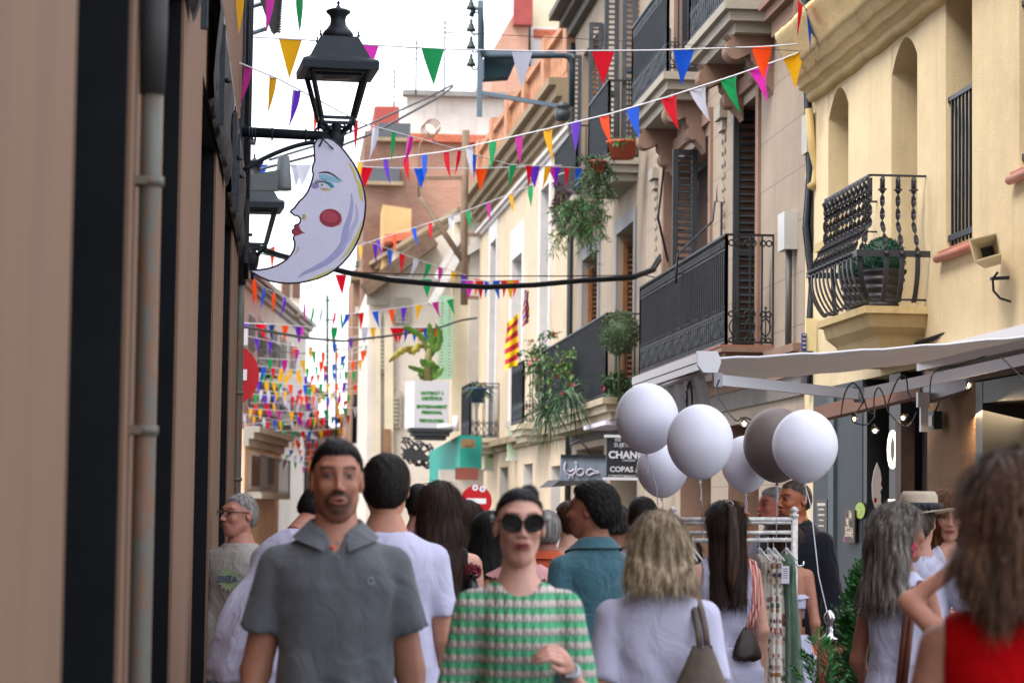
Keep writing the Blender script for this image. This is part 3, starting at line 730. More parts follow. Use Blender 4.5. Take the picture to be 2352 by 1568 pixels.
for (p, q, r_) in (((990, 700), (1050, 590), .18), ((1050, 590), (1103, 560), .18), ((1043, 505), (1103, 488), .15), ((1000, 640), (1060, 540), .12)):
    A = at(p[0], p[1], 53.5); B = at(q[0], q[1], 53.5); m_.bar(A, B, .3, r_)
m_.build('moulding', WHT, t)
t = WG = block('white_gable_house', 'white rendered house with a sloping tiled eave above the banana plant', 848, 1043, 650, 54.5, 8, WHW, 520, wins=())
m_ = MB(); A = at(838, 668, 54.3); B = at(995, 552, 54.3); m_.bar(A, B, .7, .3); m_.build('eave', M('brown_eave', '#5d4a3c', .85, var=.4, vs=4), t)
m_ = MB()
for xx, ww in ((868, .12), (893, .2)): A = at(xx, 720, 54.4); B = at(xx, 1100, 54.4); m_.bar(A, B, ww, .1, (0, 1, 0))
m_.build('wall_pipe', CRM, t)
# background masses above the roofs
OB = brick('orange_brick', '#a8755f', '#b58570', '#a78f80'); RB = brick('red_brown_brick', '#6b4a40', '#7a5648', '#655448')
t = block('party_wall_block', 'tall building with stained white upper wall and orange brick below', 935, 1200, 215, 70, 8, plaster('stained_white', '#c8c2bb', dirt=(.25, .23, .2), amt=.85, bs=30), 222)
a = at(935, 320, 69.85); b = at(1200, 320, 69.85); m_ = MB(); m_.box(((a.x+b.x)/2, 69.9, a.z/2), b.x-a.x, .16, a.z); m_.build('brick_wall', OB, t)
m_ = MB(); m_.box(((a.x+b.x)/2, 69.7, a.z), b.x-a.x+.1, .6, .22); m_.build('brick_ledge', TILE, t)
m_ = MB(); m_.box(((a.x+b.x)/2, 69.9, at(1000, 222, 70).z+.05), b.x-a.x+.3, .5, .15); m_.build('coping', M('grey_coping', '#7d7b78', .8), t)
DB = block('dark_brick_block', 'dark brown brick building with red roof tiles left of the stained white wall', 838, 936, 300, 66, 7, RB, wins=())
t = block('red_roof_terrace', 'red corrugated roof terrace with chimney pots behind the dark brick building', 860, 918, 245, 76, 5, M('red_corrugated', '#8e3a33', .7, var=.15, vs=3, stretch=(8, 1, 1)))
m_ = MB()
for k in range(6): q = at(868+k*8, 240-rnd.random()*12, 76.5); m_.tube([Vector((q.x, 76.5, q.z-.5)), q], .06, 6)
m_.build('chimney_pot', M('pale_pot', '#c9c0b8', .8), t)
block('pale_infill_block', 'blotchy ochre rendered wall below the dark brick building', 880, 945, 470, 64, 3, plaster('ochre_blotch', '#b89a6c', amt=.7), 480)
block('pale_lower_block', 'pale rendered low wall with a tile capping beside the ochre wall', 905, 985, 560, 62, 3, WHW, 550, roofm=TILE)
t = block('red_brick_tower', 'tall red brick building with orange corner above the green awning frame', 1130, 1215, 118, 78, 8, OB, -30)
m_ = MB(); a = at(1180, -40, 77.8); b = at(1222, 60, 77.8); m_.box(((a.x+b.x)/2, 77.8, (a.z+b.z)/2), b.x-a.x, .4, abs(a.z-b.z)); m_.build('red_panel', M('dark_red_panel', '#8c3c38', .8), t)
block('cream_tower', 'cream upper storey with a brick band beside the red brick tower', 1222, 1300, -40, 80, 8, CRM, wins=((1225, 1300, 68, 92, TILE), (1225, 1262, 100, 150, WHT)))
# terrace wall with lattice (extra tier above B4)
t = thing('roof_terrace_wall', 'terracotta lattice wall of the upper roof terrace behind the balustrade', 'wall', (5.4, 42, 9.5))
m_ = MB(); m_.box((5.6, 42, 10.2), .3, 7, 1.6); m_.build('wall', Y4, t)
m_ = MB(); m_.box((5.43, 42, 10.3), .03, 6.8, .9); m_.build('lattice', brick('lattice_brick', '#9a6a50', '#b07c5e', '#5a4436', 'x', 2.0), t)
# ============================================================ B6 far right dark house and more
F6 = Fac((2.1, 68.2), (1.3, 80)); 
t = block('dark_far_house', 'far narrow house with dark shuttered balcony left of the white house', 812, 850, 620, 69, 6, plaster('far_brown', '#8d7360', amt=.5), 600)
for (xa, xb, ya, yb, m__) in ((816, 848, 705, 720, WHT), (822, 846, 760, 1000, RB),):
    p = at(xa, ya, 68.9); q = at(xb, yb, 68.9); m_ = MB(); m_.box(((p.x+q.x)/2, 68.9, (p.z+q.z)/2), q.x-p.x, .2, p.z-q.z); m_.build('panel', m__, t)
p = at(812, 1018, 68.2); q = at(872, 1040, 68.2); m_ = MB(); m_.box(((p.x+q.x)/2, 68.5, (p.z+q.z)/2), q.x-p.x, 1.0, p.z-q.z); bb = m_.build('balcony', WHT, t)
m_ = MB(); railing(m_, [Vector((p.x, 68.9, 0)), Vector((p.x, 68.1, 0)), Vector((q.x, 68.1, 0))], p.z, p.z+1.1, .09, .014, .03); m_.build('railing', IRON, bb)
m_ = MB(); a = at(812, 905, 68.6); b = at(835, 1015, 68.6); m_.box(((a.x+b.x)/2, 68.6, (a.z+b.z)/2), b.x-a.x, .05, a.z-b.z); m_.build('dark_shutter', IRON, t)
p = at(805, 640, 68.7); q = at(862, 640, 68.7); m_ = MB(); m_.box(((p.x+q.x)/2, 68.6, p.z), q.x-p.x, 1.2, .18); m_.build('eave', CORN, t)
block('far_shop_row', 'dark brown shop fronts at the far right end of the street', 700, 850, 1040, 105, 6, M('far_dark_brown', '#5a4c42', .9, var=.4, vs=.6), 1020)  # plain block in dark brown with random mottling
block('far_cream_house', 'small cream house at the very end of the street', 735, 790, 1000, 120, 8, CRM, 985, roofm=TILE, wins=((745, 755, 1040, 1070, GL), (768, 778, 1040, 1070, GL)))
block('far_pink_house', 'pinkish end house right of the cream one at the end of the street', 788, 832, 962, 112, 8, plaster('far_pink', '#c39a84', amt=.3), 950, roofm=TILE, wins=((800, 810, 1000, 1040, GL),))
# ============================================================ left side beyond the corner
def left_house(name, lab, xa, Ya, xb, Yb, yta, mat, wins, eave=.5, em=None, trim=None, pil=()):
    A = at(xa, 1160, Ya); B = at(xb, 1160, Yb); F = Fac((A.x, A.y), (B.x, B.y), right=False)
    zt = hit(xa, yta, F.p0, F.n).z if False else at(xa, yta, Ya).z
    t = thing(name, lab, 'house', (A.x, (Ya+Yb)/2, 0))
    F.wall(zt, [], .1, 5, 'wall', mat, t)
    cornice(F, -.2, F.L+.2, zt-.2, [(.12, -.25, -.05), (.25, -.05, .12), (eave, .12, .28)], 'cornice', em or CORN, t)
    for (x0, x1, y0, y1, k) in wins:
        u0, z0 = F.px(x0, y1); u1 = F.px(x1, y1)[0]; z1 = F.px(x0, y0)[1]
        f = MB(); F.box(f, u0-.12, u1+.12, z0-.1, z1+.12, 0, .06); w_ = f.build('window', trim or WHT, t)
        f = MB(); F.box(f, u0, u1, z0, z1, .06, .08)
        for j in range(int((z1-z0)/.12)): F.box(f, u0+.04, u1-.04, z0+j*.12, z0+j*.12+.07, .08, .1)
        f.build('shutter', k, w_)
    for (x0, y0, x1, dp) in pil:
        u0, z0 = F.px(x0, y0); u1 = F.px(x1, y0)[0]; f = MB(); F.box(f, u0, u1, z0-.18, z0, 0, dp); bb = f.build('balcony', STONE, t)
        f = MB(); railing(f, [F.pt(u0, 0, dp-.04), F.pt(u1, 0, dp-.04)], z0, z0+.95, .5, .014, .03); f.build('railing', IRON, bb)
    return t, F
SHBR = M('brown_far_shutter', '#5b4034', .7, var=.2); SHGY = M('grey_far_shutter', '#76726c', .8, var=.1)
PALE = plaster('pale_far', '#c6bbae', amt=.3, bs=40); PEACH = plaster('peach_far', '#d3b89c', amt=.3, bs=40)
left_house('pale_corner_house', 'pale house with heavy stone cornice seen behind the moon tip', 520, 74, 697, 100, 600, PALE,
           [(566, 580, 720, 800, SHGY), (594, 606, 735, 805, SHGY), (620, 632, 752, 818, SHGY), (642, 653, 772, 838, SHGY), (664, 674, 792, 852, SHGY), (566, 580, 860, 930, SHBR), (594, 606, 868, 932, SHBR), (620, 632, 878, 936, SHBR),
            (560, 580, 1040, 1120, SHBR), (600, 614, 1050, 1110, SHBR), (640, 652, 930, 965, SHBR), (665, 680, 940, 975, SHBR)],
           .4, M('grey_eave', '#a0978b', .85, var=.2), pil=((560, 1040, 612, .5), (588, 940, 640, .5), (560, 830, 612, .5), (640, 975, 690, .5)))
left_house('peach_house', 'peach and cream house with tall brown doors on the left side', 560, 64, 640, 73, 985, PEACH,
           [(572, 590, 1045, 1115, SHBR), (610, 622, 1050, 1110, SHBR)], .4, STONE, pil=((562, 1128, 632, .45),))
left_house('brick_corner_house', 'pink brick house with pale quoins below the dense bunting', 640, 101, 728, 120, 855, brick('pink_brick', '#a8624e', '#b87260', '#9c7868', 'x'),
           [(655, 663, 935, 975, SHBR), (676, 684, 940, 975, SHBR), (700, 706, 1000, 1040, SHBR), (660, 668, 1040, 1090, SHBR)], .4, pil=((648, 985, 700, .6), (640, 1130, 705, .8)))
left_house('far_left_house', 'pinkish far house at the left end of the street', 712, 122, 760, 150, 960, plaster('far_rose', '#c79a80', amt=.3),
           [(722, 728, 1010, 1040, SHBR), (738, 742, 1015, 1040, SHBR)], .4)
t = thing('roof_loggia', 'small brown windowed attic on the pale house roof', 'attic', at(650, 640, 50))
m_ = MB(); a = at(640, 620, 92); b = at(690, 690, 92); m_.box(((a.x+b.x)/2, 93.5, (a.z+b.z)/2-.3), b.x-a.x, 3, a.z-b.z+.6); m_.build('wall', PALE, t)
for k in (0, 1): m_ = MB(); m_.box((a.x+.28+.4*k, 91.96, b.z+.45), .3, .05, .7); m_.build('window', SHBR, t)


t = thing('shop_ceiling_lamp', 'warm lamp lighting the beige pier and rough stone wall inside the shop', 'lamp', at(2290, 935, 15.2)); m_ = MB(); q = at(2290, 935, 15.2); m_.lathe(q, [(.05, 0), (.06, .03), (.02, .05)], 12); m_.build('housing', IRON, t)
wl = bpy.data.lights.new('shop_light', 'AREA'); wl.energy = 9; wl.size = .5; wl.color = (1, .72, .42); wo = bpy.data.objects.new('shop_light', wl); COL.objects.link(wo); wo.parent = t; wo.location = (-.1, -.15, -.03); wo.rotation_euler = (R(-8), R(12), 0)

# things on the long white wall
for (x, y0, y1, w_, nm, lab, mt) in ((888, 985, 1110, .16, 'wall_board', 'narrow brown board with cables fixed low on the white gable wall', 'brown_board'), (868, 640, 700, .5, 'wall_window', 'small grey brown window high on the white gable wall', 'grey_brown_window')):
    m_ = MB(); a = at(x, y0, 54.35); b = at(x, y1, 54.35); m_.box(((a.x+b.x)/2, 54.35, (a.z+b.z)/2), w_, .1, a.z-b.z); m_.build('board' if 'board' in nm else 'window', M(mt, '#7a5c42' if 'board' in nm else '#8d857a', .8, var=.3), WG)  # the window is a flat grey brown panel, randomly mottled

for (x, y, Y, lab) in ((905, 300, 65.9, 'dark window slot in the upper part of the dark brown brick building'), (880, 400, 65.9, 'dark window slot in the middle of the dark brown brick building')):
    m_ = MB(); m_.box(at(x, y, Y), .9, .12, .4); t = m_.build('window', GL, DB); m_ = MB(); q = at(x, y, Y); m_.box((q.x, Y-.04, q.z-.26), 1.1, .2, .1); m_.build('sill', CORN, t)
for i, (x, yb, Y, h, lab) in enumerate(((955, 218, 69, 1.6, 'thin rooftop aerial at the left of the stained white block'), (1020, 218, 69, 2.2, 'thin rooftop aerial in the middle of the stained white block'), (905, 246, 75, 1.2, 'rooftop aerial on the red corrugated roof'))):
    q = at(x, yb, Y); t = thing('roof_aerial', lab, 'antenna', q, 'rooftop aerials'); m_ = MB(); m_.tube([q, q+ZA*h], .025, 5)
    for k in range(4): m_.bar(q+Vector((-.35+.04*k, 0, h-.15*k-.1)), q+Vector((.35-.04*k, 0, h-.15*k-.1)), .02, .02)
    m_.build('mast', IRON, t)

for i, (x, y0, y1, Y, lab) in enumerate(((880, 760, 850, 54.4, 'upper left shuttered window on the white gable wall'), (925, 690, 735, 54.4, 'small window under the sloping eave of the white gable'), (905, 905, 975, 54.4, 'lower shuttered window on the white gable wall left of the light box'))):
    a = at(x-9, y0, Y); b = at(x+9, y1, Y); m_ = MB(); m_.box(((a.x+b.x)/2, Y+.02, (a.z+b.z)/2), b.x-a.x+.14, .06, a.z-b.z+.14); t = m_.build('window', STONE, WG)
    m_ = MB()
    for k in range(int((a.z-b.z)/.09)): m_.box(((a.x+b.x)/2, Y-.03, b.z+.05+k*.09), b.x-a.x, .03, .06)
    m_.build('shutter', M('faded_shutter', '#8f8a7c', .8), t)
# ============================================================ street lantern on a wall bracket
LAMPM = M('lamp_paint', (.012, .018, .026), .5, .3, .2, 12, 150, .3, spec=.4)
LG = M('lamp_glass', (1, 1, 1), .02, 0, 0, trans=1.0)
def lantern(cx, cy, z0, k, wall_x, lab, arm_z=None, rot=.08, glass=False, name='wall_lantern'):
    """z0 = centre line of the bracket arm, k = scale"""
    t = thing(name, lab, 'lamp', (cx, cy, z0))
    c = Vector((cx, cy, z0)); tl = .02
    def P(r, z, a): return c + Vector((math.cos(a)*r, math.sin(a)*r, z))*k
    def Q(h, z): return [P(h*1.414, z, math.pi/4+rot+i*math.pi/2) for i in range(4)]
    def sq(mb, prof):
        V = []; F = []
        for h, z in prof: V += Q(h, z)
        for i in range(len(prof)-1):
            for j in range(4): a = i*4+j; b = i*4+(j+1) % 4; F.append((a, b, b+4, a+4))
        F.append((3, 2, 1, 0)); n_ = (len(prof)-1)*4; F.append((n_, n_+1, n_+2, n_+3)); mb.add(V, F)
    m_ = MB(); sq(m_, [(.205, .405), (.25, .408), (.252, .455), (.245, .47), (.205, .49), (.195, .50), (.128, .635), (.12, .64), (.12, .645)]); m_.build('hood', LAMPM, t)
    m_ = MB(); m_.lathe(c+ZA*.0, [(.0, .64*k)]+[(r_*k, z*k) for r_, z in ((.1, .645), (.102, .68), (.088, .70), (.072, .715), (.054, .74), (.049, .775), (.056, .80), (.080, .822), (.081, .834), (.055, .845), (.022, .852), (.014, .862), (.006, .875), (.012, .89), (.0, .905))], 20)
    for q in Q(.125, .64): m_.lathe(q, [(.008*k, 0), (.01*k, .01*k), (.004*k, .02*k), (.007*k, .03*k), (0, .045*k)], 8)
    m_.build('chimney_cap', LAMPM, t)
    m_ = MB()
    T = Q(.185, .41); B = Q(.108, .105)
    for a, b in zip(T, B): m_.bar(a, b, .024*k, .024*k)
    for i in range(4):
        m_.bar(B[i], B[(i+1) % 4], .02*k, .02*k); m_.bar(T[i], T[(i+1) % 4], .02*k, .03*k)
        q1 = Q(.098, .075); m_.bar(q1[i], q1[(i+1) % 4], .018*k, .016*k)
        m_.tube([B[i], q1[i], P(.03, .01, math.pi/4+rot+i*math.pi/2)], [.013*k, .015*k, .014*k], 6)
        m_.lathe(B[i]-ZA*.02*k, [(0, -.05*k), (.008*k, -.03*k), (.011*k, 0), (.008*k, .02*k)], 8)
    m_.build('cage', LAMPM, t)
    m_ = MB(); m_.box(c+ZA*.40*k+Vector((0, 0, 0)), .32*k, .22*k, .03*k); hd = m_.build('lamp_head', LAMPM, t)
    m_ = MB()
    m_.lathe(c+ZA*.372*k, [(.0, 0), (.075*k, .004*k), (.085*k, .014*k)], 20, sx=1.15, sy=.55)
    m_.build('reflector', M('lamp_lens', '#6c6c6a', .4, var=.5, vs=60), hd)
    m_ = MB(); ax = wall_x
    m_.tube([(ax, cy, z0+.01), (cx-.04, cy, z0-.005), (cx, cy, z0-.01)], [.034*k, .031*k, .034*k], 14)
    for xx in (ax+.05, ax+.07, ax+.09, ax+.20, cx-.2): m_.tube([(xx-.006, cy, z0), (xx+.006, cy, z0)], .043*k, 14)
    m_.lathe((cx, cy, z0), [(.0, -.20*k), (.014*k, -.195*k), (.018*k, -.12*k), (.034*k, -.11*k), (.032*k, -.09*k), (.045*k, -.085*k), (.05*k, -.05*k), (.056*k, -.03*k), (.056*k, .03*k), (.03*k, .05*k), (.035*k, .07*k), (.02*k, .09*k)], 16)
    # curved brace
    x0 = ax+.02; n = 14; pts = []
    for i in range(n+1):
        a = i/n; pts.append((x0+(cx-.14-x0)*a, cy, z0-.045 - .20*(1-a)**2*(1) - .02*math.sin(a*3.1)))
    m_.tube(pts, [.026*k]+[.022*k]*(n-1)+[.026*k], 8, flat=.7)
    m_.box((ax-.012, cy, z0-.12), .03, .09, .42)
    m_.box((ax+.0, cy, z0+.12), .02, .03, .10)
    m_.build('bracket', LAMPM, t)
    m_ = MB()
    m_.tube([P(.1, .1, 2.8), P(.14, .03, 3.0), P(.17, -.02, 3.1), P(.2, -.03, 3.1)], .007, 5)
    m_.tube([P(.05, .09, .5), P(.09, .06, .6), P(.06, .01, .4)], .007, 5)
    m_.build('cable', IRON, t)
    return t
pl = at(772, 312, 15.9)
lantern(pl.x, 15.9, pl.z, 1.0, -.36, 'large dark four sided lantern on an iron wall bracket above the painted moon')
p2 = at(575, 585, 21.0)
lantern(p2.x+.02, 21.0, p2.z-.02, 1.0, p2.x-.35, 'second dark lantern half hidden behind the wall corner below the grey floodlight')
# grey floodlight behind
GREYP = M('grey_powder_paint', '#6b7377', .5, .2, .08, 20, 200, .3)
t = thing('street_floodlight', 'grey tapered street light fitting sticking out from the wall corner beside the moon', 'lamp', at(600, 400, 18.2))
m_ = MB(); A = [at(556, 404, 18.2), at(640, 390, 18.2), at(640, 437, 18.2), at(556, 436, 18.2)]; m_.prism(A, (0, .08, 0)); m_.build('arm', GREYP, t)
m_ = MB(); c_ = at(650, 437, 18.25); hh = at(650, 359, 18.25).z-c_.z
m_.lathe((c_.x, c_.y, c_.z), [(.058, 0), (.064, .0), (.066, .02), (.045, hh), (.0, hh+.004)], 20); m_.build('head', GREYP, t)
t = thing('box_on_wall', 'small green and grey box behind the lantern bracket', 'box', at(562, 320, 19))
m_ = MB(); m_.box(at(557, 345, 19), .06, .05, .3); m_.box(at(568, 318, 18.9), .06, .05, .16); m_.build('case', M('green_case', '#5c7d3c', .6, var=.3), t)
m_ = MB(); m_.tube([at(575, 318, 18.7), at(572, 330, 18.7)], .05, 12); m_.build('lens', GREYP, t)

# ============================================================ painted moon
MY = 15.72
def mo(cx, cy, d=0): return at(cx*.275+510, cy*.275+353, MY-.012-d)
raw = [(770, -30), (774, 60), (757, 110), (753, 140), (762, 170), (757, 205), (740, 260), (715, 320), (680, 368), (650, 392), (625, 425), (603, 455), (575, 478), (570, 486), (590, 503), (608, 517),
       (628, 518), (648, 535), (656, 552), (650, 575), (636, 590), (620, 592), (608, 600), (602, 612), (612, 622), (600, 630), (585, 645), (588, 660), (606, 678), (600, 690), (594, 708), (606, 735),
       (607, 770), (598, 808), (575, 845), (540, 882), (500, 912), (450, 938), (400, 955), (350, 965), (300, 970), (240, 973), (270, 1000), (320, 1030), (390, 1060), (470, 1076), (560, 1083),
       (640, 1078), (720, 1064), (800, 1042), (880, 1010), (940, 972), (1000, 920), (1055, 860), (1105, 785), (1145, 700), (1175, 610), (1192, 520), (1200, 420), (1192, 340), (1172, 250), (1140, 165), (1100, 85), (1060, 28),
       (1020, -25), (980, -70), (930, -112), (880, -130), (800, -124), (775, -90), (768, -60)]
t = thing('moon_sign', 'large painted crescent moon face with red cheek and lips hanging from the lantern bracket', 'sign', mo(800, -20))
MOONP = M('moon_paint', '#d3d1e8', .55, var=.04, vs=4, bs=80, bst=.15)
m_ = MB(); m_.prism([mo(x, y) for x, y in raw], (0, .014, 0)); m_.build('board', MOONP, t)
EDGE = M('moon_outline', '#14132b', .5, var=0)
m_ = MB(); pts = [mo(x, y, -.002) for x, y in raw]; m_.tube(pts+[pts[0]], .0065, 5, False); m_.build('outline', EDGE, t)
def paint(name, col, poly, d=.0012, rough=.5):
    b = MB(); b.prism([mo(x, y, d) for x, y in poly], (0, .0008, 0)); return b.build(name, M('moon_'+name+str(col), col, rough, var=.06, vs=30), t)
def stroke(name, col, line, ws, d=.0016):
    """tapered painted stroke"""
    n = len(line); L = []; Rr = []
    for i, (x, y) in enumerate(line):
        a = line[max(i-1, 0)]; b = line[min(i+1, n-1)]; dx, dy = b[0]-a[0], b[1]-a[1]; l = math.hypot(dx, dy) or 1
        wv = float(np.interp(i/(n-1), np.linspace(0, 1, len(ws)), ws)) if hasattr(ws, '__len__') else ws
        L.append((x-dy/l*wv, y+dx/l*wv)); Rr.append((x+dy/l*wv, y-dx/l*wv))
    return paint(name, col, L+Rr[::-1], d)
def spline(pts, n=6):
    out = []
    P = [pts[0]]+list(pts)+[pts[-1]]
    for i in range(1, len(P)-2):
        for k in range(n):
            s = k/n; a, b, c, d = P[i-1], P[i], P[i+1], P[i+2]
            out.append(tuple(.5*((2*b[j])+(-a[j]+c[j])*s+(2*a[j]-5*b[j]+4*c[j]-d[j])*s*s+(-a[j]+3*b[j]-3*c[j]+d[j])*s**3) for j in range(2)))
    return out+[tuple(pts[-1])]
INK = '#0d0c1c'
sh = spline([(1080, 330), (1085, 420), (1068, 520), (1040, 610), (1025, 680), (1015, 750), (960, 830), (880, 900), (780, 955), (680, 1000), (640, 1035)])
stroke('crescent_shading', '#9fa0cc', sh, [4+26*math.sin(math.pi*i/(len(sh)-1)) for i in range(len(sh))], .0010)
sh2 = spline([(1110, 420), (1128, 480), (1120, 560), (1080, 640), (1060, 720), (1000, 800)])
stroke('crescent_shading', '#b4b5d8', sh2, [3+16*math.sin(math.pi*i/(len(sh2)-1)) for i in range(len(sh2))], .0011)
for ln, wv in ((((1110, 200), (1150, 270), (1160, 350), (1178, 400)), 15), (((1175, 560), (1140, 660), (1100, 740), (1050, 820), (985, 890)), 11), (((940, 950), (860, 1000), (780, 1035), (720, 1050)), 8), (((1055, 70), (1100, 150), (1120, 230)), 8)):
    l = spline(ln); stroke('yellow_rim', '#c9c060', l, [2+wv*math.sin(math.pi*i/(len(l)-1)) for i in range(len(l))], .0013)
ell = lambda cx, cy, rx, ry, n=28, ph=0, a0=0, a1=2*math.pi: [(cx+rx*math.cos(a)*math.cos(ph)-ry*math.sin(a)*math.sin(ph), cy+rx*math.cos(a)*math.sin(ph)+ry*math.sin(a)*math.cos(ph)) for a in np.linspace(a0, a1, n, endpoint=False)]
paint('soft_ring', '#8e7fae', ell(778, 268, 34, 26), .001); paint('yellow_nose_tint', '#c3b45c', ell(688, 528, 15, 27), .0011)
paint('yellow_lid_tint', '#c2b07a', ell(870, 303, 44, 9, ph=-.05), .001)
paint('red_cheek', '#8f1230', ell(906, 537, 93, 76, 40, .12)); paint('cheek_gloss', '#a8304a', ell(900, 525, 70, 48, 30, .3), .002)
l = spline(((990, 500), (1000, 550), (985, 590), (940, 605))); stroke('cheek_gloss', '#c98a9a', l, [1+3*math.sin(math.pi*i/(len(l)-1)) for i in range(len(l))], .0026)
paint('red_lips', '#9c1a34', [(608, 600), (628, 592), (640, 596), (650, 612), (655, 632), (672, 652), (690, 662), (660, 668), (640, 680), (612, 686), (592, 668), (586, 648), (600, 632), (614, 622), (604, 612)])
l = spline(((612, 624), (632, 640), (660, 652), (692, 660))); stroke('lip_line', INK, l, 2.2, .0024)
paint('blue_eyeshadow', '#7fb6c9', spline([(806, 180), (830, 172), (880, 178), (930, 195), (985, 218), (1010, 232), (950, 240), (900, 228), (850, 222), (815, 205), (806, 180)], 3))
stroke('eyebrow', INK, spline([(806, 162), (850, 155), (900, 162), (945, 188), (975, 212), (995, 217)]), [2, 6, 7, 6, 5, 3, 1], .002)
paint('eye_white', '#c9cbe0', spline([(805, 248), (840, 240), (875, 255), (905, 285), (850, 292), (815, 280), (805, 248)], 3), .0014)
paint('blue_iris', '#1c7f96', ell(832, 266, 23, 17)); paint('pupil', '#0e2a40', ell(834, 262, 9, 8), .0022)
stroke('upper_lid', '#0f8fa3', spline([(860, 240), (895, 248), (920, 268), (938, 284)]), [6, 12, 13, 10, 3], .0018)
stroke('upper_lid', INK, spline([(800, 240), (840, 236), (870, 242), (895, 262), (915, 286)]), 3, .0026)
stroke('lower_lid', INK, spline([(818, 286), (850, 293), (880, 288)]), 1.6, .0026)
for k in range(9):
    x = 800+k*9; stroke('eyelash', INK, spline([(x, 241-k*.3), (x-10+k, 225), (x-20+k*2.2, 205+abs(k-5)*2)], 3), [2, 1.8, 1.5, 1.2, 1, .8, .5], .0026)
for k in range(3): stroke('eyelash', INK, spline([(795, 243+k*3), (782, 236+k*4), (776, 222+k*9)], 3), [2, 1.8, 1.5, 1.2, 1, .8, .5], .0026)
stroke('nostril', INK, spline([(608, 517), (640, 520), (660, 540), (678, 536), (683, 520), (678, 506)]), [2.5]*8+[2.2]*18, .002)
stroke('chin_tint', '#b9ac98', spline([(640, 770), (630, 810), (600, 850)]), [1, 4, 6, 7, 8, 8, 8, 7, 6, 5, 4, 2, 1], .0008)
m_ = MB(); q = at(741, 322, MY); 
m_.tube([q+Vector((.0, -.035, .03)), q+Vector((0, -.045, .0)), q+Vector((-.02, -.02, -.045))], .006, 5); m_.tube([q+Vector((0, -.045, .0)), q+Vector((.07, -.02, -.06))], .005, 5)
m_.tube([q+Vector((0, -.04, .0)), q+Vector((0, -.05, .08)), q+Vector((0, .1, .11))], .005, 5)
m_.build('tie', IRON, t)

# ============================================================ bunting
FC = {'y': '#dba300', 'g': '#0f8f50', 'w': '#b9bccb', 'r': '#c4001f', 'b': '#0a4fc4', 'o': '#e8480c', 'p': '#5a26b0', 'm': '#b01a86', 'k': '#d630b0'}
FM = {}
for k_, c_ in FC.items():
    m, nt, b = nmat('flag_'+{'y': 'yellow', 'g': 'green', 'w': 'white', 'r': 'red', 'b': 'blue', 'o': 'orange', 'p': 'purple', 'm': 'magenta', 'k': 'pink'}[k_])
    b.inputs['Base Color'].default_value = (*hx(c_), 1); b.inputs['Roughness'].default_value = .55; b.inputs['Specular IOR Level'].default_value = .25
    tr = nt.nodes.new('ShaderNodeBsdfTranslucent'); tr.inputs[0].default_value = (*hx(c_), 1); mx = nt.nodes.new('ShaderNodeMixShader'); mx.inputs[0].default_value = .35
    nt.links.new(b.outputs[0], mx.inputs[1]); nt.links.new(tr.outputs[0], mx.inputs[2]); nt.links.new(mx.outputs[0], nt.nodes['Material Output'].inputs[0])
    FM[k_] = m
CORD = M('white_cord', '#c9cad2', .7, var=0)
def flag(root, p, ax, col, wd, ht, yaw, lean, curl):
    """pennant hanging at p: ax = cord direction; yaw turns it round the vertical, lean swings its tip along ax"""
    n = 7; V = []; F = []
    d = Vector((ax.x, ax.y, 0)).normalized(); q = d.cross(ZA)
    a0 = math.atan2(d.y, d.x); a1 = yaw if a0 >= 0 else -yaw
    if abs(a0) > abs(a1): a1 = a0*.6+a1*.4
    for i in range(n+1):
        t_ = i/n; hw = wd/2*(1-t_)+.0008; an = a0+(a1-a0)*min(1, t_*2.5); dd = Vector((math.cos(an), math.sin(an), ax.z*(1-t_))); out = Vector((-math.sin(an), math.cos(an), 0))
        c_ = p - ZA*(ht*t_) + d*(lean*ht*t_**1.4) + out*(curl*ht*(t_**1.6)*.5)
        cv = curl*.35*wd
        for s_ in (-1, 0, 1): V.append(c_ + dd*(hw*s_) + out*(cv*(1-abs(s_))*(1-t_)*(1+.5*math.sin(4*t_))))
    for i in range(n):
        for s_ in (0, 1): a = i*3+s_; F.append((a, a+1, a+4, a+3))
    o = mesh_obj('flag', V, F, FM[col], root, True); return o
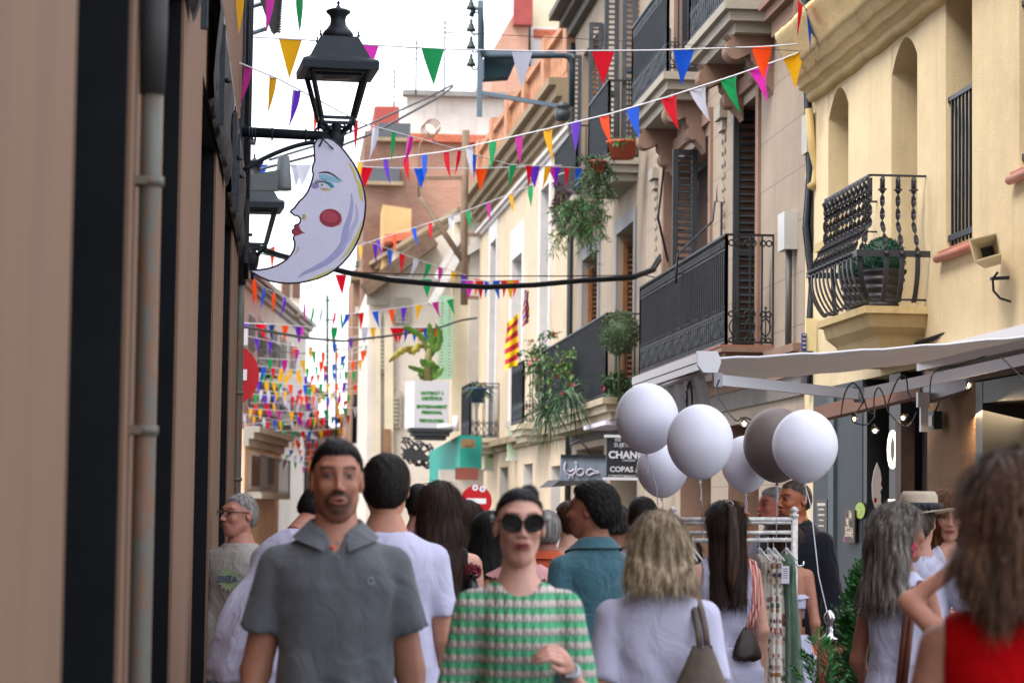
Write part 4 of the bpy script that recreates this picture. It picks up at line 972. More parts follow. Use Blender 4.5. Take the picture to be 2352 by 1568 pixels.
def bunting(lab, pts, flags, size=(.2, .29), cord=.006, seed=1, grp='bunting lines hung across the street', auto=None):
    """pts: [(x, y, Y)] photo points of the cord with real depth; flags: [(x along photo, col, facing 0..1, lean)]"""
    rr = random.Random(seed)
    W = [at(*p) for p in pts]; X = [p[0] for p in pts]
    t = thing('bunting_line', lab, 'bunting', W[0], grp)
    # smooth sagging polyline
    S = []; 
    for i in range(len(W)-1):
        for k in range(6): S.append(W[i].lerp(W[i+1], k/6))
    S.append(W[-1]); m_ = MB(); m_.tube(S, cord, 5, False); m_.build('cord', CORD, t)
    def P(x):
        for i in range(len(X)-1):
            a, b = X[i], X[i+1]
            if min(a, b)-1e-6 <= x <= max(a, b)+1e-6:
                s_ = (x-a)/(b-a)
                # perspective-correct parameter
                Y0, Y1 = W[i].y, W[i+1].y; s2 = s_*Y0/(Y1+(Y0-Y1)*s_) if abs(Y1-Y0) > 1e-6 else s_
                return W[i].lerp(W[i+1], max(0, min(1, s2))), (W[i+1]-W[i]).normalized()
        return W[-1], (W[-1]-W[-2]).normalized()
    if auto:
        n, cols = auto; x0, x1 = X[0], X[-1]; flags = []
        for k in range(n): flags.append((x0+(x1-x0)*(k+.5+rr.uniform(-.2, .2))/n, rr.choice(cols), rr.uniform(0, 1.25), rr.uniform(-.3, .3)))
    for f in flags:
        x, c = f[0], f[1]; turn = f[2] if len(f) > 2 else .3; lean = f[3] if len(f) > 3 else 0
        p, ax = P(x); 
        if ax.x < 0: ax = -ax
        flag(t, p-ZA*.003, ax, c, size[0]*rr.uniform(.93, 1.05), size[1]*rr.uniform(.95, 1.05), turn, lean, rr.uniform(-.4, .4) + (.25*turn if turn > .5 else 0))
    return t
bunting('bunting line nearest the camera, its largest pennants hanging level above the street', [(545, 84, 18.3), (700, 92, 18.4), (850, 104, 18.6), (1020, 113, 18.8), (1230, 118, 19), (1500, 116, 19.2), (1750, 108, 19.5), (1892, 97, 19.6)],
        [(667, 'y', 0), (845, 'k', .5), (994, 'g', 0), (1199, 'w', 0), (1385, 'r', 0), (1570, 'b', 0), (1750, 'o', 0)], (.19, .29), .006, 1)
bunting('bunting line climbing right to the yellow cornice just under the nearest one', [(822, 372, 29), (930, 360, 27), (1025, 348, 25.5), (1130, 325, 24), (1250, 298, 22.8), (1400, 262, 21.5), (1530, 224, 20.7), (1680, 176, 20), (1800, 135, 19.7), (1892, 97, 19.6)],
        [(826, 'y', .9), (886, 'p', .8, .1), (932, 'r', .8, .1), (975, 'b', .9, .1), (1025, 'r', .9), (1078, 'w', .9), (1132, 'g', .9), (1192, 'm', .9, .05), (1258, 'y', .95, .15), (1322, 'p', 1.0, .15), (1388, 'o', .95, .3), (1453, 'b', .9, .4), (1537, 'r', 1.0, .2), (1602, 'w', .95, .3), (1673, 'g', 1.0, .2), (1744, 'k', 1.1, .1), (1826, 'y', .85, -.05)], (.2, .29), .0065, 2)
bunting('short bunting line leaving the top of the photo beside the yellow cornice', [(1828, -10, 18.6), (1850, 20, 18.9), (1880, 70, 19.3), (1905, 97, 19.6)],
        [(1838, 'r', 1.15), (1859, 'b', 1.15), (1879, 'o', 1.1, -.15), (1893, 'p', 1.15, -.3)], (.2, .29), .006, 3)
bunting('bunting line sloping down to the right behind the large lantern', [(545, 143, 16.5), (640, 182, 17.5), (740, 235, 19), (830, 283, 21), (960, 318, 24), (1080, 352, 27), (1170, 378, 29), (1330, 386, 31), (1380, 365, 31.5)],
        [(570, 'm', 1.1, -.35), (627, 'y', 1.1, -.12), (684, 'p', 1.15), (727, 'o', 1.15), (818, 'r', 1.1), (866, 'w', 1.1), (904, 'g', 1.0, -.1), (945, 'm', 1.0, -.1), (1055, 'r', 1.1), (1090, 'b', 1.1), (1178, 'g', 1.0, .1), (1215, 'r', 1.1, .1), (1258, 'y', 1.0), (1280, 'p', 1.1, -.2), (1302, 'r', 1.1, -.1), (1330, 'b', .2, -.6)], (.2, .29), .006, 4)
bunting('level bunting line passing behind the moon face', [(556, 378, 31), (700, 378, 31), (900, 386, 31.5), (1100, 387, 32), (1290, 380, 32.5)],
        [(562, 'g', .2, .1), (597, 'b', .3), (683, 'w', .3), (698, 'w', .1, -.1), (841, 'r', .1, -.1), (966, 'b', .1), (1105, 'o', .1), (1226, 'p', .1), (1272, 'm', .3, .1)], (.2, .29), .006, 5)
bunting('bunting line running down left from the hanging plants', [(1300, 395, 33), (1220, 425, 34), (1170, 446, 35), (1075, 483, 37), (985, 512, 39), (860, 552, 42), (822, 565, 43)],
        [(1218, 'g', .6), (1174, 'y', .9), (1122, 'm', 1.0, .1), (1075, 'g', .8, .1), (1034, 'w', 1.0, -.1), (988, 'r', .8), (951, 'b', .8, .1), (906, 'o', .8, .1), (869, 'p', .9, .15), (828, 'y', .9, .1)], (.2, .3), .006, 6)
bunting('bunting line sagging under the moon chin towards the cream house', [(580, 590, 30), (640, 560, 31), (760, 545, 32), (860, 560, 36), (920, 582, 37), (1000, 610, 38), (1070, 632, 39), (1150, 655, 40)],
        [(590, 'p', .6), (626, 'o', .8, .1), (862, 'p', .9), (895, 'b', .9), (924, 'r', .9, -.2), (956, 'w', .8, -.25), (985, 'g', .8, -.3), (1012, 'm', .9, -.2), (1042, 'y', .9, -.1), (1066, 'p', .9, -.1), (1097, 'o', .9, -.1), (1118, 'b', .9, -.2)], (.2, .3), .006, 7)
bunting('level bunting line just above the thick black cable', [(765, 630, 36), (900, 636, 36.5), (1010, 642, 37), (1120, 645, 38), (1250, 640, 39)],
        [(783, 'r', .1, .05), (980, 'g', .1), (1078, 'k', .1), (1103, 'r', .5, .1), (1140, 'b', .6, .15), (1158, 'r', .9), (1172, 'y', .2), (1184, 'o', .9, .2)], (.2, .3), .006, 8)
bunting('bunting line falling steeply from the moon tip', [(560, 612, 30), (582, 640, 31), (610, 662, 33), (660, 684, 36), (720, 706, 40), (790, 722, 44), (850, 716, 45), (930, 705, 46), (1045, 685, 47)],
        [(583, 'o', .5, .15), (588, 'r', .9, -.1), (607, 'b', .8, -.4), (630, 'o', .6, -.6), (655, 'p', .9, -.4), (700, 'm', .9, -.4), (720, 'g', .8, -.5), (740, 'w', .9, -.4), (770, 'r', .8, -.5), (784, 'g', .8), (798, 'b', .6, -.9), (830, 'r', .8, .4), (862, 'b', .8, .6), (899, 'o', .8, .3), (927, 'p', .9, .2), (962, 'y', .9, .1), (1000, 'm', .8, .4), (1034, 'g', .8, .4)], (.21, .33), .006, 9)
bunting('level bunting line at the height of the first roof gap', [(556, 742, 44), (620, 744, 44), (700, 750, 45), (780, 752, 46), (860, 752, 47), (1000, 752, 48)],
        [(558, 'p', .4), (598, 'r', .9, .2), (624, 'b', .9, .2), (626, 'y', .3), (655, 'o', .9, .3), (685, 'p', .9, .1), (690, 'k', .1), (768, 'g', .1), (838, 'w', .2), (857, 'y', 1.0), (906, 'r', .5, .2), (920, 'r', .9), (934, 'p', 1), (952, 'b', .9), (965, 'o', .9), (980, 'b', .4), (993, 'y', .8), (1000, 'o', .8)], (.22, .32), .007, 10)
cols = 'yygwrrbboopmgw'
far = [((560, 770, 50), (700, 800, 52), (870, 760, 56), 9), ((575, 838, 54), (680, 850, 56), (840, 824, 60), 16), ((585, 856, 57), (700, 864, 59), (820, 850, 62), 18), ((580, 905, 60), (690, 910, 62), (835, 895, 66), 15),
       ((555, 950, 62), (660, 968, 66), (800, 950, 70), 15), ((575, 925, 66), (700, 925, 68), (832, 918, 70), 13), ((552, 975, 68), (680, 962, 72), (832, 952, 74), 14), ((555, 1002, 74), (690, 1010, 76), (825, 1000, 80), 17),
       ((560, 1012, 80), (700, 1016, 84), (820, 1008, 86), 16), ((620, 1040, 88), (700, 1048, 90), (800, 1040, 92), 13), ((625, 1068, 96), (690, 1072, 98), (780, 1064, 100), 12), ((628, 1085, 104), (680, 1112, 105), (770, 1105, 106), 13),
       ((590, 822, 52), (740, 830, 54), (850, 800, 55), 8), ((565, 870, 56), (680, 884, 58), (800, 878, 60), 16), ((560, 1028, 84), (690, 1034, 86), (800, 1026, 88), 15), ((570, 938, 64), (700, 946, 66), (825, 934, 68), 15), ((600, 988, 72), (710, 990, 74), (830, 978, 76), 13), ((556, 892, 58), (640, 900, 60), (735, 888, 62), 12), ((630, 885, 63), (740, 905, 66), (830, 880, 68), 10), ((610, 1055, 90), (680, 1060, 92), (760, 1052, 94), 10)]
ordn = ['first', 'second', 'third', 'fourth', 'fifth', 'sixth', 'seventh', 'eighth', 'ninth', 'tenth', 'eleventh', 'twelfth', 'thirteenth', 'fourteenth', 'fifteenth', 'sixteenth', 'seventeenth', 'eighteenth', 'nineteenth', 'twentieth', 'twenty first', 'twenty second', 'lowest']
far += [((672, 800, 50), (760, 812, 52), (850, 790, 56), 8), ((672, 905, 60), (750, 912, 62), (840, 900, 66), 9), ((672, 955, 66), (750, 962, 68), (840, 945, 70), 8)]
far.sort(key=lambda f: f[0][1])
for i, f in enumerate(far):
    bunting('%s line from the top in the dense far cluster of small bunting' % ordn[i], f[:3], [], (.20, .30), .008, 20+i, 'far bunting lines over the crowd', (int(f[3]*.85), cols))
bunting('loose bunting bits hanging over the top left corner of the sky', [(540, -30, 15), (620, -22, 16), (700, -18, 17), (760, -14, 17.5)], [(552, 'y', .9), (622, 'k', .9), (688, 'g', .9)], (.2, .3), .006, 77)
# ============================================================ cables
def cable(lab, pts, r=.012, n=1, name='overhead_cable', mat=None, spread=.02):
    W = [at(*p) for p in pts]; t = thing(name, lab, 'cable', W[0]); m_ = MB(); rr = random.Random(len(lab))
    for k in range(n):
        o = Vector((rr.uniform(-1, 1), rr.uniform(-1, 1), rr.uniform(-1, 1)))*spread if k else Vector((0, 0, 0))
        m_.tube([p+o for p in W], r if k == 0 else r*.6, 6, False)
    m_.build('strand', mat or IRON, t); return t
cable('thick black cable sagging across the street behind the moon', [(560, 560, 24), (640, 588, 24.5), (720, 608, 25), (800, 628, 25.3), (900, 645, 25.7), (1010, 655, 26), (1120, 661, 26.4), (1230, 656, 26.9), (1340, 646, 27.5), (1450, 640, 28), (1500, 622, 28.4), (1520, 590, 28.6)], .024, 4, spread=.03)
cable('thin black wire just above the thick sagging cable', [(560, 575, 24), (820, 626, 25), (1100, 634, 26), (1300, 634, 27), (1480, 632, 28), (1520, 640, 28.4)], .007)
cable('black cable sagging in front of the green shutter', [(545, 748, 40), (600, 757, 41), (700, 775, 43), (790, 783, 45), (900, 770, 47), (1000, 755, 48), (1060, 735, 48.5), (1095, 730, 49)], .02, 2)
cable('pair of dark cables rising right to the hanging iron ornaments', [(620, 367, 24), (740, 330, 27), (850, 285, 30), (960, 235, 33), (1040, 195, 35)], .014, 1)
cable('lower cable of the pair crossing behind the lantern bracket', [(556, 400, 24), (740, 352, 27), (860, 305, 30), (1000, 228, 33), (1040, 200, 35)], .016, 1)
cable('hair thin wire high above the nearest bunting', [(545, 50, 18), (900, 68, 18.6), (1300, 88, 19), (1880, 120, 19.6), (1905, 97, 19.6)], .0025)
cable('thin wire crossing the sky gap above the far roofs', [(560, 800, 50), (700, 812, 54), (850, 795, 60)], .012)
cable('grey cords hanging down the beige ashlar wall', [(1535, 255, 28), (1528, 360, 28), (1512, 500, 28.2), (1535, 600, 28.3)], .012, 2, 'wall_cable')
cable('single dark cord down the pinkish wall beside the second door', [(1745, 265, 22.6), (1778, 205, 22.2), (1780, 300, 22.1), (1773, 450, 22.05), (1768, 760, 22.0)], .007, 1, 'wall_cable')
cable('bundle of black cables along the wall above the awning', [(2105, 790, 16.6), (2180, 765, 16), (2250, 735, 15.4), (2300, 712, 15), (2380, 690, 14.4), (2460, 660, 13.8)], .017, 7, 'wall_cables', spread=.022)
cable('black cable bunch running down between the pinkish and yellow houses', [(1852, -10, 20.3), (1856, 200, 20.3), (1862, 400, 20.2), (1853, 520, 20.2), (1868, 650, 20.2), (1858, 800, 20.2), (1855, 900, 20.2)], .028, 6, 'wall_cables', spread=.045)
# junction boxes and pipe between the houses
t = thing('meter_box', 'tall grey junction box with a beige elbow conduit under the yellow cornice', 'box', (XR, 20.2, 4.7))
m_ = MB(); a = at(1851, 262, 20.2); b = at(1881, 352, 20.2); m_.box(((a.x+b.x)/2, 20.25, (a.z+b.z)/2), .12, .22, a.z-b.z); m_.build('case', M('grey_box', '#a7a49b', .6, var=.15), t)
m_ = MB(); q = at(1866, 345, 20.1); q2 = at(1862, 430, 20.1); m_.tube([at(1858, 250, 20.1), q, at(1876, 385, 20.1), at(1872, 420, 20.1), at(1860, 432, 20.1)], .035, 8); m_.build('conduit', M('cream_conduit', '#b9a169', .6, var=.2), t)
t = thing('junction_box', 'pale grey electrical box on the pinkish wall with a pipe below', 'box', (XR, 21.2, 3.6))
m_ = MB(); a = at(1812, 488, 20.9); b = at(1852, 575, 20.9); m_.box((XR-.06, 20.95, (a.z+b.z)/2), .12, .28, a.z-b.z); m_.build('case', M('pale_grey_box', '#b5b6b4', .5, var=.1), t)
m_ = MB(); q = at(1836, 575, 20.9); m_.tube([(XR-.06, 20.9, q.z), (XR-.06, 20.9, 2.9)], .03, 8); m_.build('pipe', M('dark_grey_pipe', '#4a4a48', .5), t)
t = thing('wall_notice', 'cream notice board with a blue lettered strip between the houses', 'sign', (XR, 20.2, 2.9))
a = at(1850, 731, 20.0); b = at(1874, 806, 20.0); m_ = MB(); m_.box(((a.x+b.x)/2, 20.0, (a.z+b.z)/2), b.x-a.x, .03, a.z-b.z); m_.build('board', M('cream_board', '#d9cda0', .6, var=.1), t)
a = at(1841, 765, 19.98); b = at(1852, 806, 19.98); m_ = MB(); m_.box(((a.x+b.x)/2, 19.98, (a.z+b.z)/2), b.x-a.x, .02, a.z-b.z); st = m_.build('strip', M('blue_strip', '#2a3f86', .6, var=0), t)
m_ = MB()
for k in range(4): m_.box(((a.x+b.x)/2, 19.965, b.z+.03+k*.035), (b.x-a.x)*.6, .004, .01)
m_.build('writing', CREAM, st)
# hanging metal frame with ornaments, canvas and insulators
STEEL = M('blue_grey_steel', '#5f6f7c', .5, .3, .1)
t = thing('hanging_sign_frame', 'blue grey steel frame with a teal canvas sticking out from the greige house', 'sign frame', at(1310, 250, 30))
FY = 30.3
m_ = MB(); m_.bar(at(1104, 2, FY), at(1101, 268, FY), .07, .05, (0, 1, 0)); m_.build('upright', STEEL, t)
m_ = MB(); m_.bar(at(1104, 214, FY), at(1283, 244, FY), .05, .06, (0, 1, 0)); m_.bar(at(1108, 121, FY), at(1318, 128, FY), .05, .05, (0, 1, 0)); m_.build('arm', STEEL, t)
m_ = MB(); m_.tube([at(1082, 38, FY), at(1090, 18, FY), at(1103, 22, FY-.05), at(1106, 60, FY-.05), at(1106, 110, FY-.05), at(1112, 128, FY-.05), at(1125, 131, FY-.05), at(1295, 128, FY-.05), at(1308, 133, FY-.05), at(1314, 150, FY-.05), at(1314, 245, FY-.05)], .035, 10); m_.build('pipe', M('dark_teal_pipe', '#20343d', .4, .3), t)
m_ = MB(); m_.prism([at(1112, 132, FY+.1), at(1188, 134, FY+.1), at(1170, 176, FY+.1), at(1112, 180, FY+.1)], (0, .3, 0)); m_.build('canvas', M('teal_canvas', '#16323c', .8, var=.3), t)
for k, (x, y) in enumerate(((1082, 2), (1082, 52), (1082, 92), (1082, 132))):
    m_ = MB(); c_ = at(x, y+20, FY); m_.lathe(c_, [(.06, 0), (.055, .03), (.035, .06), (.035, .08), (.02, .1), (.02, .14), (.0, .17)], 10)
    m_.tube([c_, c_+Vector((.03, 0, -.05)), c_+Vector((.10, 0, -.03)), at(1101, y+12, FY)], .012, 5)
    m_.build('insulator', M('dark_green_iron', '#20302c', .6, var=.3), t)
t = thing('security_camera', 'dark dome camera with mottled housing at the end of the steel arm', 'camera', at(1295, 262, 30.1))
m_ = MB(); c_ = at(1292, 262, 30.1); m_.lathe(c_, [(0, -.10), (.07, -.09), (.10, -.03), (.10, .02), (.07, .07), (.09, .08), (.085, .12), (.03, .15), (0, .16)], 14); m_.build('dome', M('mottled_dark', '#30383f', .4, var=.6, vs=18), t)
# crooked utility pole with braces
t = thing('utility_pole', 'brownish utility pole with a slanting brace in front of the cream house', 'pole', at(1066, 690, 49))
BRP = M('brown_pole', '#6f5c4b', .8, var=.3); m_ = MB()
m_.tube([at(1066, 700, 49), at(1066, 500, 49), at(1070, 300, 49)], .075, 8); m_.build('post', BRP, t)
m_ = MB(); m_.tube([at(1064, 600, 49), at(965, 452, 49)], .06, 8); m_.build('brace', BRP, t)
for (x0, y0, x1, y1) in ((965, 410, 1075, 408), (1066, 538, 1105, 540), (1066, 682, 1100, 684)): m_ = MB(); m_.bar(at(x0, y0, 49), at(x1, y1, 49), .07, .07); m_.build('crossarm', BRP, t)
m_ = MB()
m_.tube([at(962, 452, 49), at(960, 400, 49), at(965, 330, 49), at(985, 305, 49), at(1000, 330, 49)], .02, 5)
for k in range(3): m_.tube([at(985+18*math.cos(a)+k*4, 300+18*math.sin(a)-k*4, 49) for a in np.linspace(0, 6, 14)], .012, 4)
m_.build('wire_coil', BRP, t)
for x, y0, y1, Y, lab in ((752, 678, 1010, 80, 'thin aerial mast standing in the sky gap'), (820, 600, 760, 70, 'short aerial mast beside the dark brick corner'), (772, 790, 1000, 90, 'green mast with crossbars far down the street')):
    t = thing('aerial_mast', lab, 'antenna', at(x, y1, Y)); m_ = MB(); m_.tube([at(x, y1+60, Y), at(x, y0, Y)], .05, 5)
    for k in range(3): m_.bar(at(x-6, y0+12+k*45, Y), at(x+45 if k == 0 else x+14, y0+12+k*45, Y), .05, .05)
    m_.build('mast', M('green_mast', '#2f4a3a', .7, var=0), t)
t = thing('lift_light_mast', 'dark louvred street lamp panel leaning in over the top left of the sky', 'lamp', at(625, 40, 20))
m_ = MB(); m_.prism([at(592, -15, 20), at(622, 70, 20), at(628, 78, 20), at(642, 70, 20), at(648, -15, 20)], (0, .05, 0)); m_.build('panel', M('dark_panel', '#1c1d1c', .6), t)
m_ = MB()
for k in range(14): q = at(645-k*.3, -4+k*6, 19.97); m_.box(q, .03, .03, .012)
m_.build('louvre', IRON, t)
m_ = MB(); m_.tube([at(545, 25, 20.1), at(640, -2, 20.1)], .02, 6); m_.tube([at(545, 88, 20.1), at(612, 66, 20.1)], .02, 6); m_.build('stay', STEEL, t)
# ============================================================ signs
REDS = M('sign_red', '#a30012', .45, var=.04); WSN = M('sign_white', '#cfd0d8', .45, var=.03)
def no_entry(x, y, Y, r, lab, stick=False, pole=True):
    c_ = at(x, y, Y); t = thing('no_entry_sign', lab, 'road sign', (c_.x, Y, 0))
    def disc(rr, d, th): return [Vector((c_.x+rr*math.cos(a), Y-d, c_.z+rr*math.sin(a))) for a in np.linspace(0, 2*math.pi, 49)[:-1]]
    m_ = MB(); m_.prism(disc(r, 0, 0), (0, .02, 0)); m_.build('disc', REDS, t)
    m_ = MB(); m_.box((c_.x, Y-.003, c_.z), r*1.25, .004, r*.34); m_.build('white_bar', WSN, t)
    m_ = MB(); m_.tube([(c_.x, Y+.05, .0), (c_.x, Y+.05, c_.z+r)], .03, 10); m_.build('post', M('galvanised_post', '#7f8a90', .4, .6), t)
    if stick:
        for k, (dx, dz, rr, col) in enumerate(((-.02, .22, .05, WSN), (.1, .2, .05, WSN), (-.12, -.2, .06, WSN), (.0, -.26, .05, WSN))):
            m_ = MB(); m_.prism([Vector((c_.x+dx+rr*math.cos(a), Y-.004, c_.z+dz+rr*math.sin(a)*(1 if k < 2 else .8))) for a in np.linspace(0, 6.283, 17)[:-1]], (0, .002, 0)); s_ = m_.build('sticker', col, t)
            m_ = MB(); m_.prism([Vector((c_.x+dx+rr*.4*math.cos(a), Y-.006, c_.z+dz+rr*.4*math.sin(a))) for a in np.linspace(0, 6.283, 9)[:-1]], (0, .001, 0)); m_.build('print', M('blue_strip', '#2a3f86', .6, var=0), s_)
    return t
no_entry(521, 860, 22, .29, 'round red no entry sign half hidden behind the corner drain pipe')
no_entry(1094, 1150, 40, .26, 'round red no entry sign covered in stickers above the crowd', True)
t = thing('white_sign_plate', 'pale plate fixed above the half hidden no entry sign', 'sign', at(558, 770, 22)); m_ = MB(); m_.box(at(545, 773, 22), .19, .02, .15); m_.build('plate', WSN, t)
t = thing('street_name_plate', 'brown red wall plate on the white shop below the teal band', 'sign', at(1080, 1080, 46)); m_ = MB(); a = at(1046, 1073, 46); b = at(1098, 1102, 46); m_.box(((a.x+b.x)/2, 46, (a.z+b.z)/2), b.x-a.x, .03, a.z-b.z); m_.build('plate', M('brown_plate', '#7d4236', .7, var=.2), t)
t = thing('blue_poster', 'small blue notice with the number 13 on the post below the stickered sign', 'sign', at(1085, 1210, 40)); a = at(1075, 1185, 39.9); b = at(1096, 1232, 39.9); m_ = MB(); m_.box(((a.x+b.x)/2, 39.9, (a.z+b.z)/2), b.x-a.x, .02, a.z-b.z); m_.build('board', M('blue_strip', '#2a3f86', .6, var=0), t)
text('13', .16, ((a.x+b.x)/2, 39.885, b.z+.1), XA, ZA, WSN, t)
# nutrition light box
SY = 46.5
t = thing('light_box_sign', 'white light box sign with green Catalan lettering below the banana plant', 'sign', at(990, 930, SY))
a = at(953, 874, SY); b = at(1031, 984, SY); W_ = M('lightbox_white', '#b4b4b8', .5, var=.02)
m_ = MB(); m_.prism([Vector((a.x, SY, b.z)), Vector((b.x, SY, b.z)), Vector((b.x, SY, a.z)), Vector((a.x, SY, a.z))], (0, .6, 0)); m_.prism([Vector((a.x-.002, SY, b.z)), Vector((a.x-.002, SY, a.z)), Vector((a.x-.16, SY+.4, a.z)), Vector((a.x-.16, SY+.4, b.z))], (0, .2, 0)); m_.build('case', W_, t)
GT = M('green_letters', '#23701f', .6, var=0); cx_ = (a.x+b.x)/2
for s, y, sz in (('NUTRICIÓ I', 903, .082), ('DIETÈTICA', 915, .082), ('ENTRENAMENT', 934, .082), ('PERSONAL', 947, .082), ('PSICOLOGIA', 966, .082)):
    text(s, sz, (cx_, SY-.004, at(990, y, SY).z), XA, ZA, GT, t, bold=.006)
m_ = MB()
c1 = at(940, 984, SY-.1); c2 = at(1040, 984, SY-.1)
for k, (i_, h_) in enumerate(((0, .05), (.05, .09), (.12, .09))): m_.box(((c1.x+c2.x)/2, SY+.3, b.z-.03-.075*k), c2.x-c1.x-i_*2, .8-i_, .07)
m_.build('tray', M('dark_tray', '#23262b', .6), t)
# teal corner band of the shop
t = thing('teal_shop_band', 'teal painted shop front band wrapping the corner under the light box', 'shop front', at(1050, 1080, 46.2))
TEAL = M('teal_paint', '#0f8377', .6, var=.12, vs=2)
A_ = [at(986, 1038, 48.5), at(1057, 998, 46.4), at(1057, 1078, 46.4), at(986, 1112, 48.5)]
m_ = MB(); m_.prism(A_, (.3, .3, 0)); m_.build('side_band', TEAL, t)
a = at(1058, 1000, 46.38); b = at(1106, 1078, 46.38); m_ = MB(); m_.box(((a.x+b.x)/2, 46.5, (a.z+b.z)/2), b.x-a.x, .25, a.z-b.z); m_.build('front_band', TEAL, t)
m_ = MB(); a2 = at(1006, 1110, 46.5); b2_ = at(1106, 1200, 46.5); m_.box(((a2.x+b2_.x)/2+.05, 47, b.z/2), b2_.x-a2.x, .5, b.z); m_.build('base_wall', WHW, t)
m_ = MB(); q = at(1075, 1018, 46.2); m_.box(q, .26, .1, .16); m_.box(q-Vector((0, .06, 0)), .14, .02, .08); m_.build('brown_vent', M('brown_vent', '#7b6040', .6), t)
t = thing('satellite_dish', 'white round housing and mast beside the far iron balcony', 'fitting', at(1030, 975, 45.5)); m_ = MB(); m_.lathe(at(1022, 984, 45.5), [(.14, 0), (.16, .03), (.12, .08), (0, .1)], 14); m_.tube([at(1047, 990, 45.5), at(1047, 955, 45.5)], .06, 8); m_.build('housing', WSN, t)
t = thing('cable_tangle', 'tangle of black cables and a long splice box on the white house wall', 'cables', at(965, 1045, 52)); m_ = MB(); rr = random.Random(4)
for k in range(16):
    x, y = 925, 1035; P = []
    x0 = 920+rr.random()*20; x1 = 985+rr.random()*12
    for i in range(9): s_ = i/8; P.append(at(x0+(x1-x0)*s_, 1030+25*math.sin(s_*3+k)+rr.uniform(-5, 5)+s_*20, 52.2+.05*k % .4))
    m_.tube(P, .018, 4, False)
m_.build('strand', IRON, t); m_ = MB(); m_.bar(at(925, 1042, 52), at(975, 1046, 52), .25, .22); m_.build('splice_box', M('dark_tray', '#23262b', .6), t)
# green shop boards on the far yellow house
for (x, y0, y1, lab) in ((1130, 1005, 1076, 'pale green framed shop board, the left one of the pair on the far yellow house'), (1183, 972, 1052, 'pale green framed shop board, the right one of the pair on the far yellow house')):
    u, z1 = f4(x, y0); z0 = f4(x, y1)[1]; t = thing('shop_board', lab, 'sign', F4.pt(u, z0, 0), 'pale green shop boards')
    m_ = MB(); a = at(x-17, y0+8, F4.pt(u, 0).y-.3); b = at(x+15, y1, F4.pt(u, 0).y-.3); w_ = b.x-a.x
    m_.box(((a.x+b.x)/2, a.y, (a.z+b.z)/2), w_, .12, a.z-b.z); m_.build('board', M('pale_green', '#b9cfae', .6, var=.1), t)
    m_ = MB(); m_.box(((a.x+b.x)/2, a.y, a.z+.05), w_+.12, .2, .1); m_.box(((a.x+b.x)/2, a.y, b.z-.02), w_+.05, .16, .06); m_.build('frame', WHT, t)
    m_ = MB(); m_.box(((a.x+b.x)/2, a.y-.065, (a.z+b.z)/2), w_*.4, .01, .12); m_.build('writing', M('board_print', '#6d7f56', .6), t)
# hanging shop signs
SG = 27.3
t = thing('lingerie_shop_sign', 'black hanging shop sign with white lettering beside the first balloon', 'sign', at(1440, 1000, SG))
a = at(1394, 1001, SG); b = at(1496, 1100, SG); BLK = M('sign_black', (.012, .018, .02), .5, var=.1); cx_ = (a.x+b.x)/2; w_ = b.x-a.x
m_ = MB(); m_.box((cx_, SG+.03, (a.z+b.z)/2), w_, .05, a.z-b.z); m_.build('board', BLK, t)
m_ = MB(); m_.bar(Vector((a.x-.03, SG, a.z)), Vector((b.x+.03, SG, a.z)), .03, .03); m_.bar(Vector((a.x-.04, SG, b.z)), Vector((b.x+.03, SG, b.z)), .03, .03); m_.tube([Vector((cx_, SG, a.z)), Vector((cx_, SG, a.z+.3))], .015, 6); m_.build('rail', WSN, t)
for s, y, sz, bo in (('88 TALLAS', 1009, .072, 0), ('SUJETADOR', 1022, .066, 0), ('CHANGE', 1045, .115, .004), ('LINGERIE', 1057, .036, 0), ('COPAS A-M', 1078, .085, .002), ('CONTORNOS 60-105', 1094, .05, 0)):
    text(s, sz, (cx_, SG-.002, at(1440, y, SG).z), XA, ZA, WSN, t, bold=bo)
SG2 = 28.6
t = thing('grey_hanging_sign', 'washed grey hanging shop sign with pale bird outlines', 'sign', at(1340, 1046, SG2))
a = at(1288, 1046, SG2); b = at(1392, 1104, SG2); m_ = MB(); m_.box(((a.x+b.x)/2, SG2+.03, (a.z+b.z)/2), b.x-a.x, .04, a.z-b.z); m_.build('board', M('washed_grey', '#6f7b8b', .6, var=.35, vs=4), t)
m_ = MB(); m_.bar(Vector((a.x, SG2, a.z)), Vector((b.x, SG2, a.z)), .035, .03)
m_.tube([at(1310, 1046, SG2), at(1312, 1020, SG2), at(1330, 1010, SG2), at(1345, 1025, SG2), at(1360, 1046, SG2)], .012, 5); m_.build('hanger', IRON, t)
def bp(x, y): return at(1300*.784+x*.275*1.0, 0, 1) if False else at(1019+x*.275, 706+y*.275, SG2-.004)
m_ = MB()
for L in (((1020, 1290), (1010, 1340), (1030, 1390), (1070, 1400), (1100, 1370), (1110, 1320), (1100, 1290), (1115, 1300)), ((1030, 1360), (1060, 1370), (1090, 1350)), ((1110, 1370), (1120, 1400), (1150, 1400), (1170, 1375), (1160, 1350), (1130, 1350), (1110, 1370)), ((1200, 1360), (1195, 1390), (1220, 1400), (1250, 1385), (1300, 1380), (1260, 1365), (1230, 1350), (1200, 1360)), ((1050, 1400), (1050, 1425)), ((1075, 1398), (1078, 1425))):
    m_.tube([bp(x, y) for x, y in spline(L, 4)], .012, 4, False)
m_.build('bird_drawing', M('pale_print', '#a9a7b8', .6, var=0), t)
t = thing('dark_shop_awning', 'small dark folded shop awning under the grey bird sign', 'awning', at(1275, 1120, 29)); m_ = MB(); m_.prism([at(1266, 1118, 29.5), at(1288, 1100, 29.5), at(1360, 1104, 29.5), at(1360, 1112, 29.5), at(1285, 1116, 29.5)], (0, 1.5, 0)); m_.build('cloth', AWN, t)
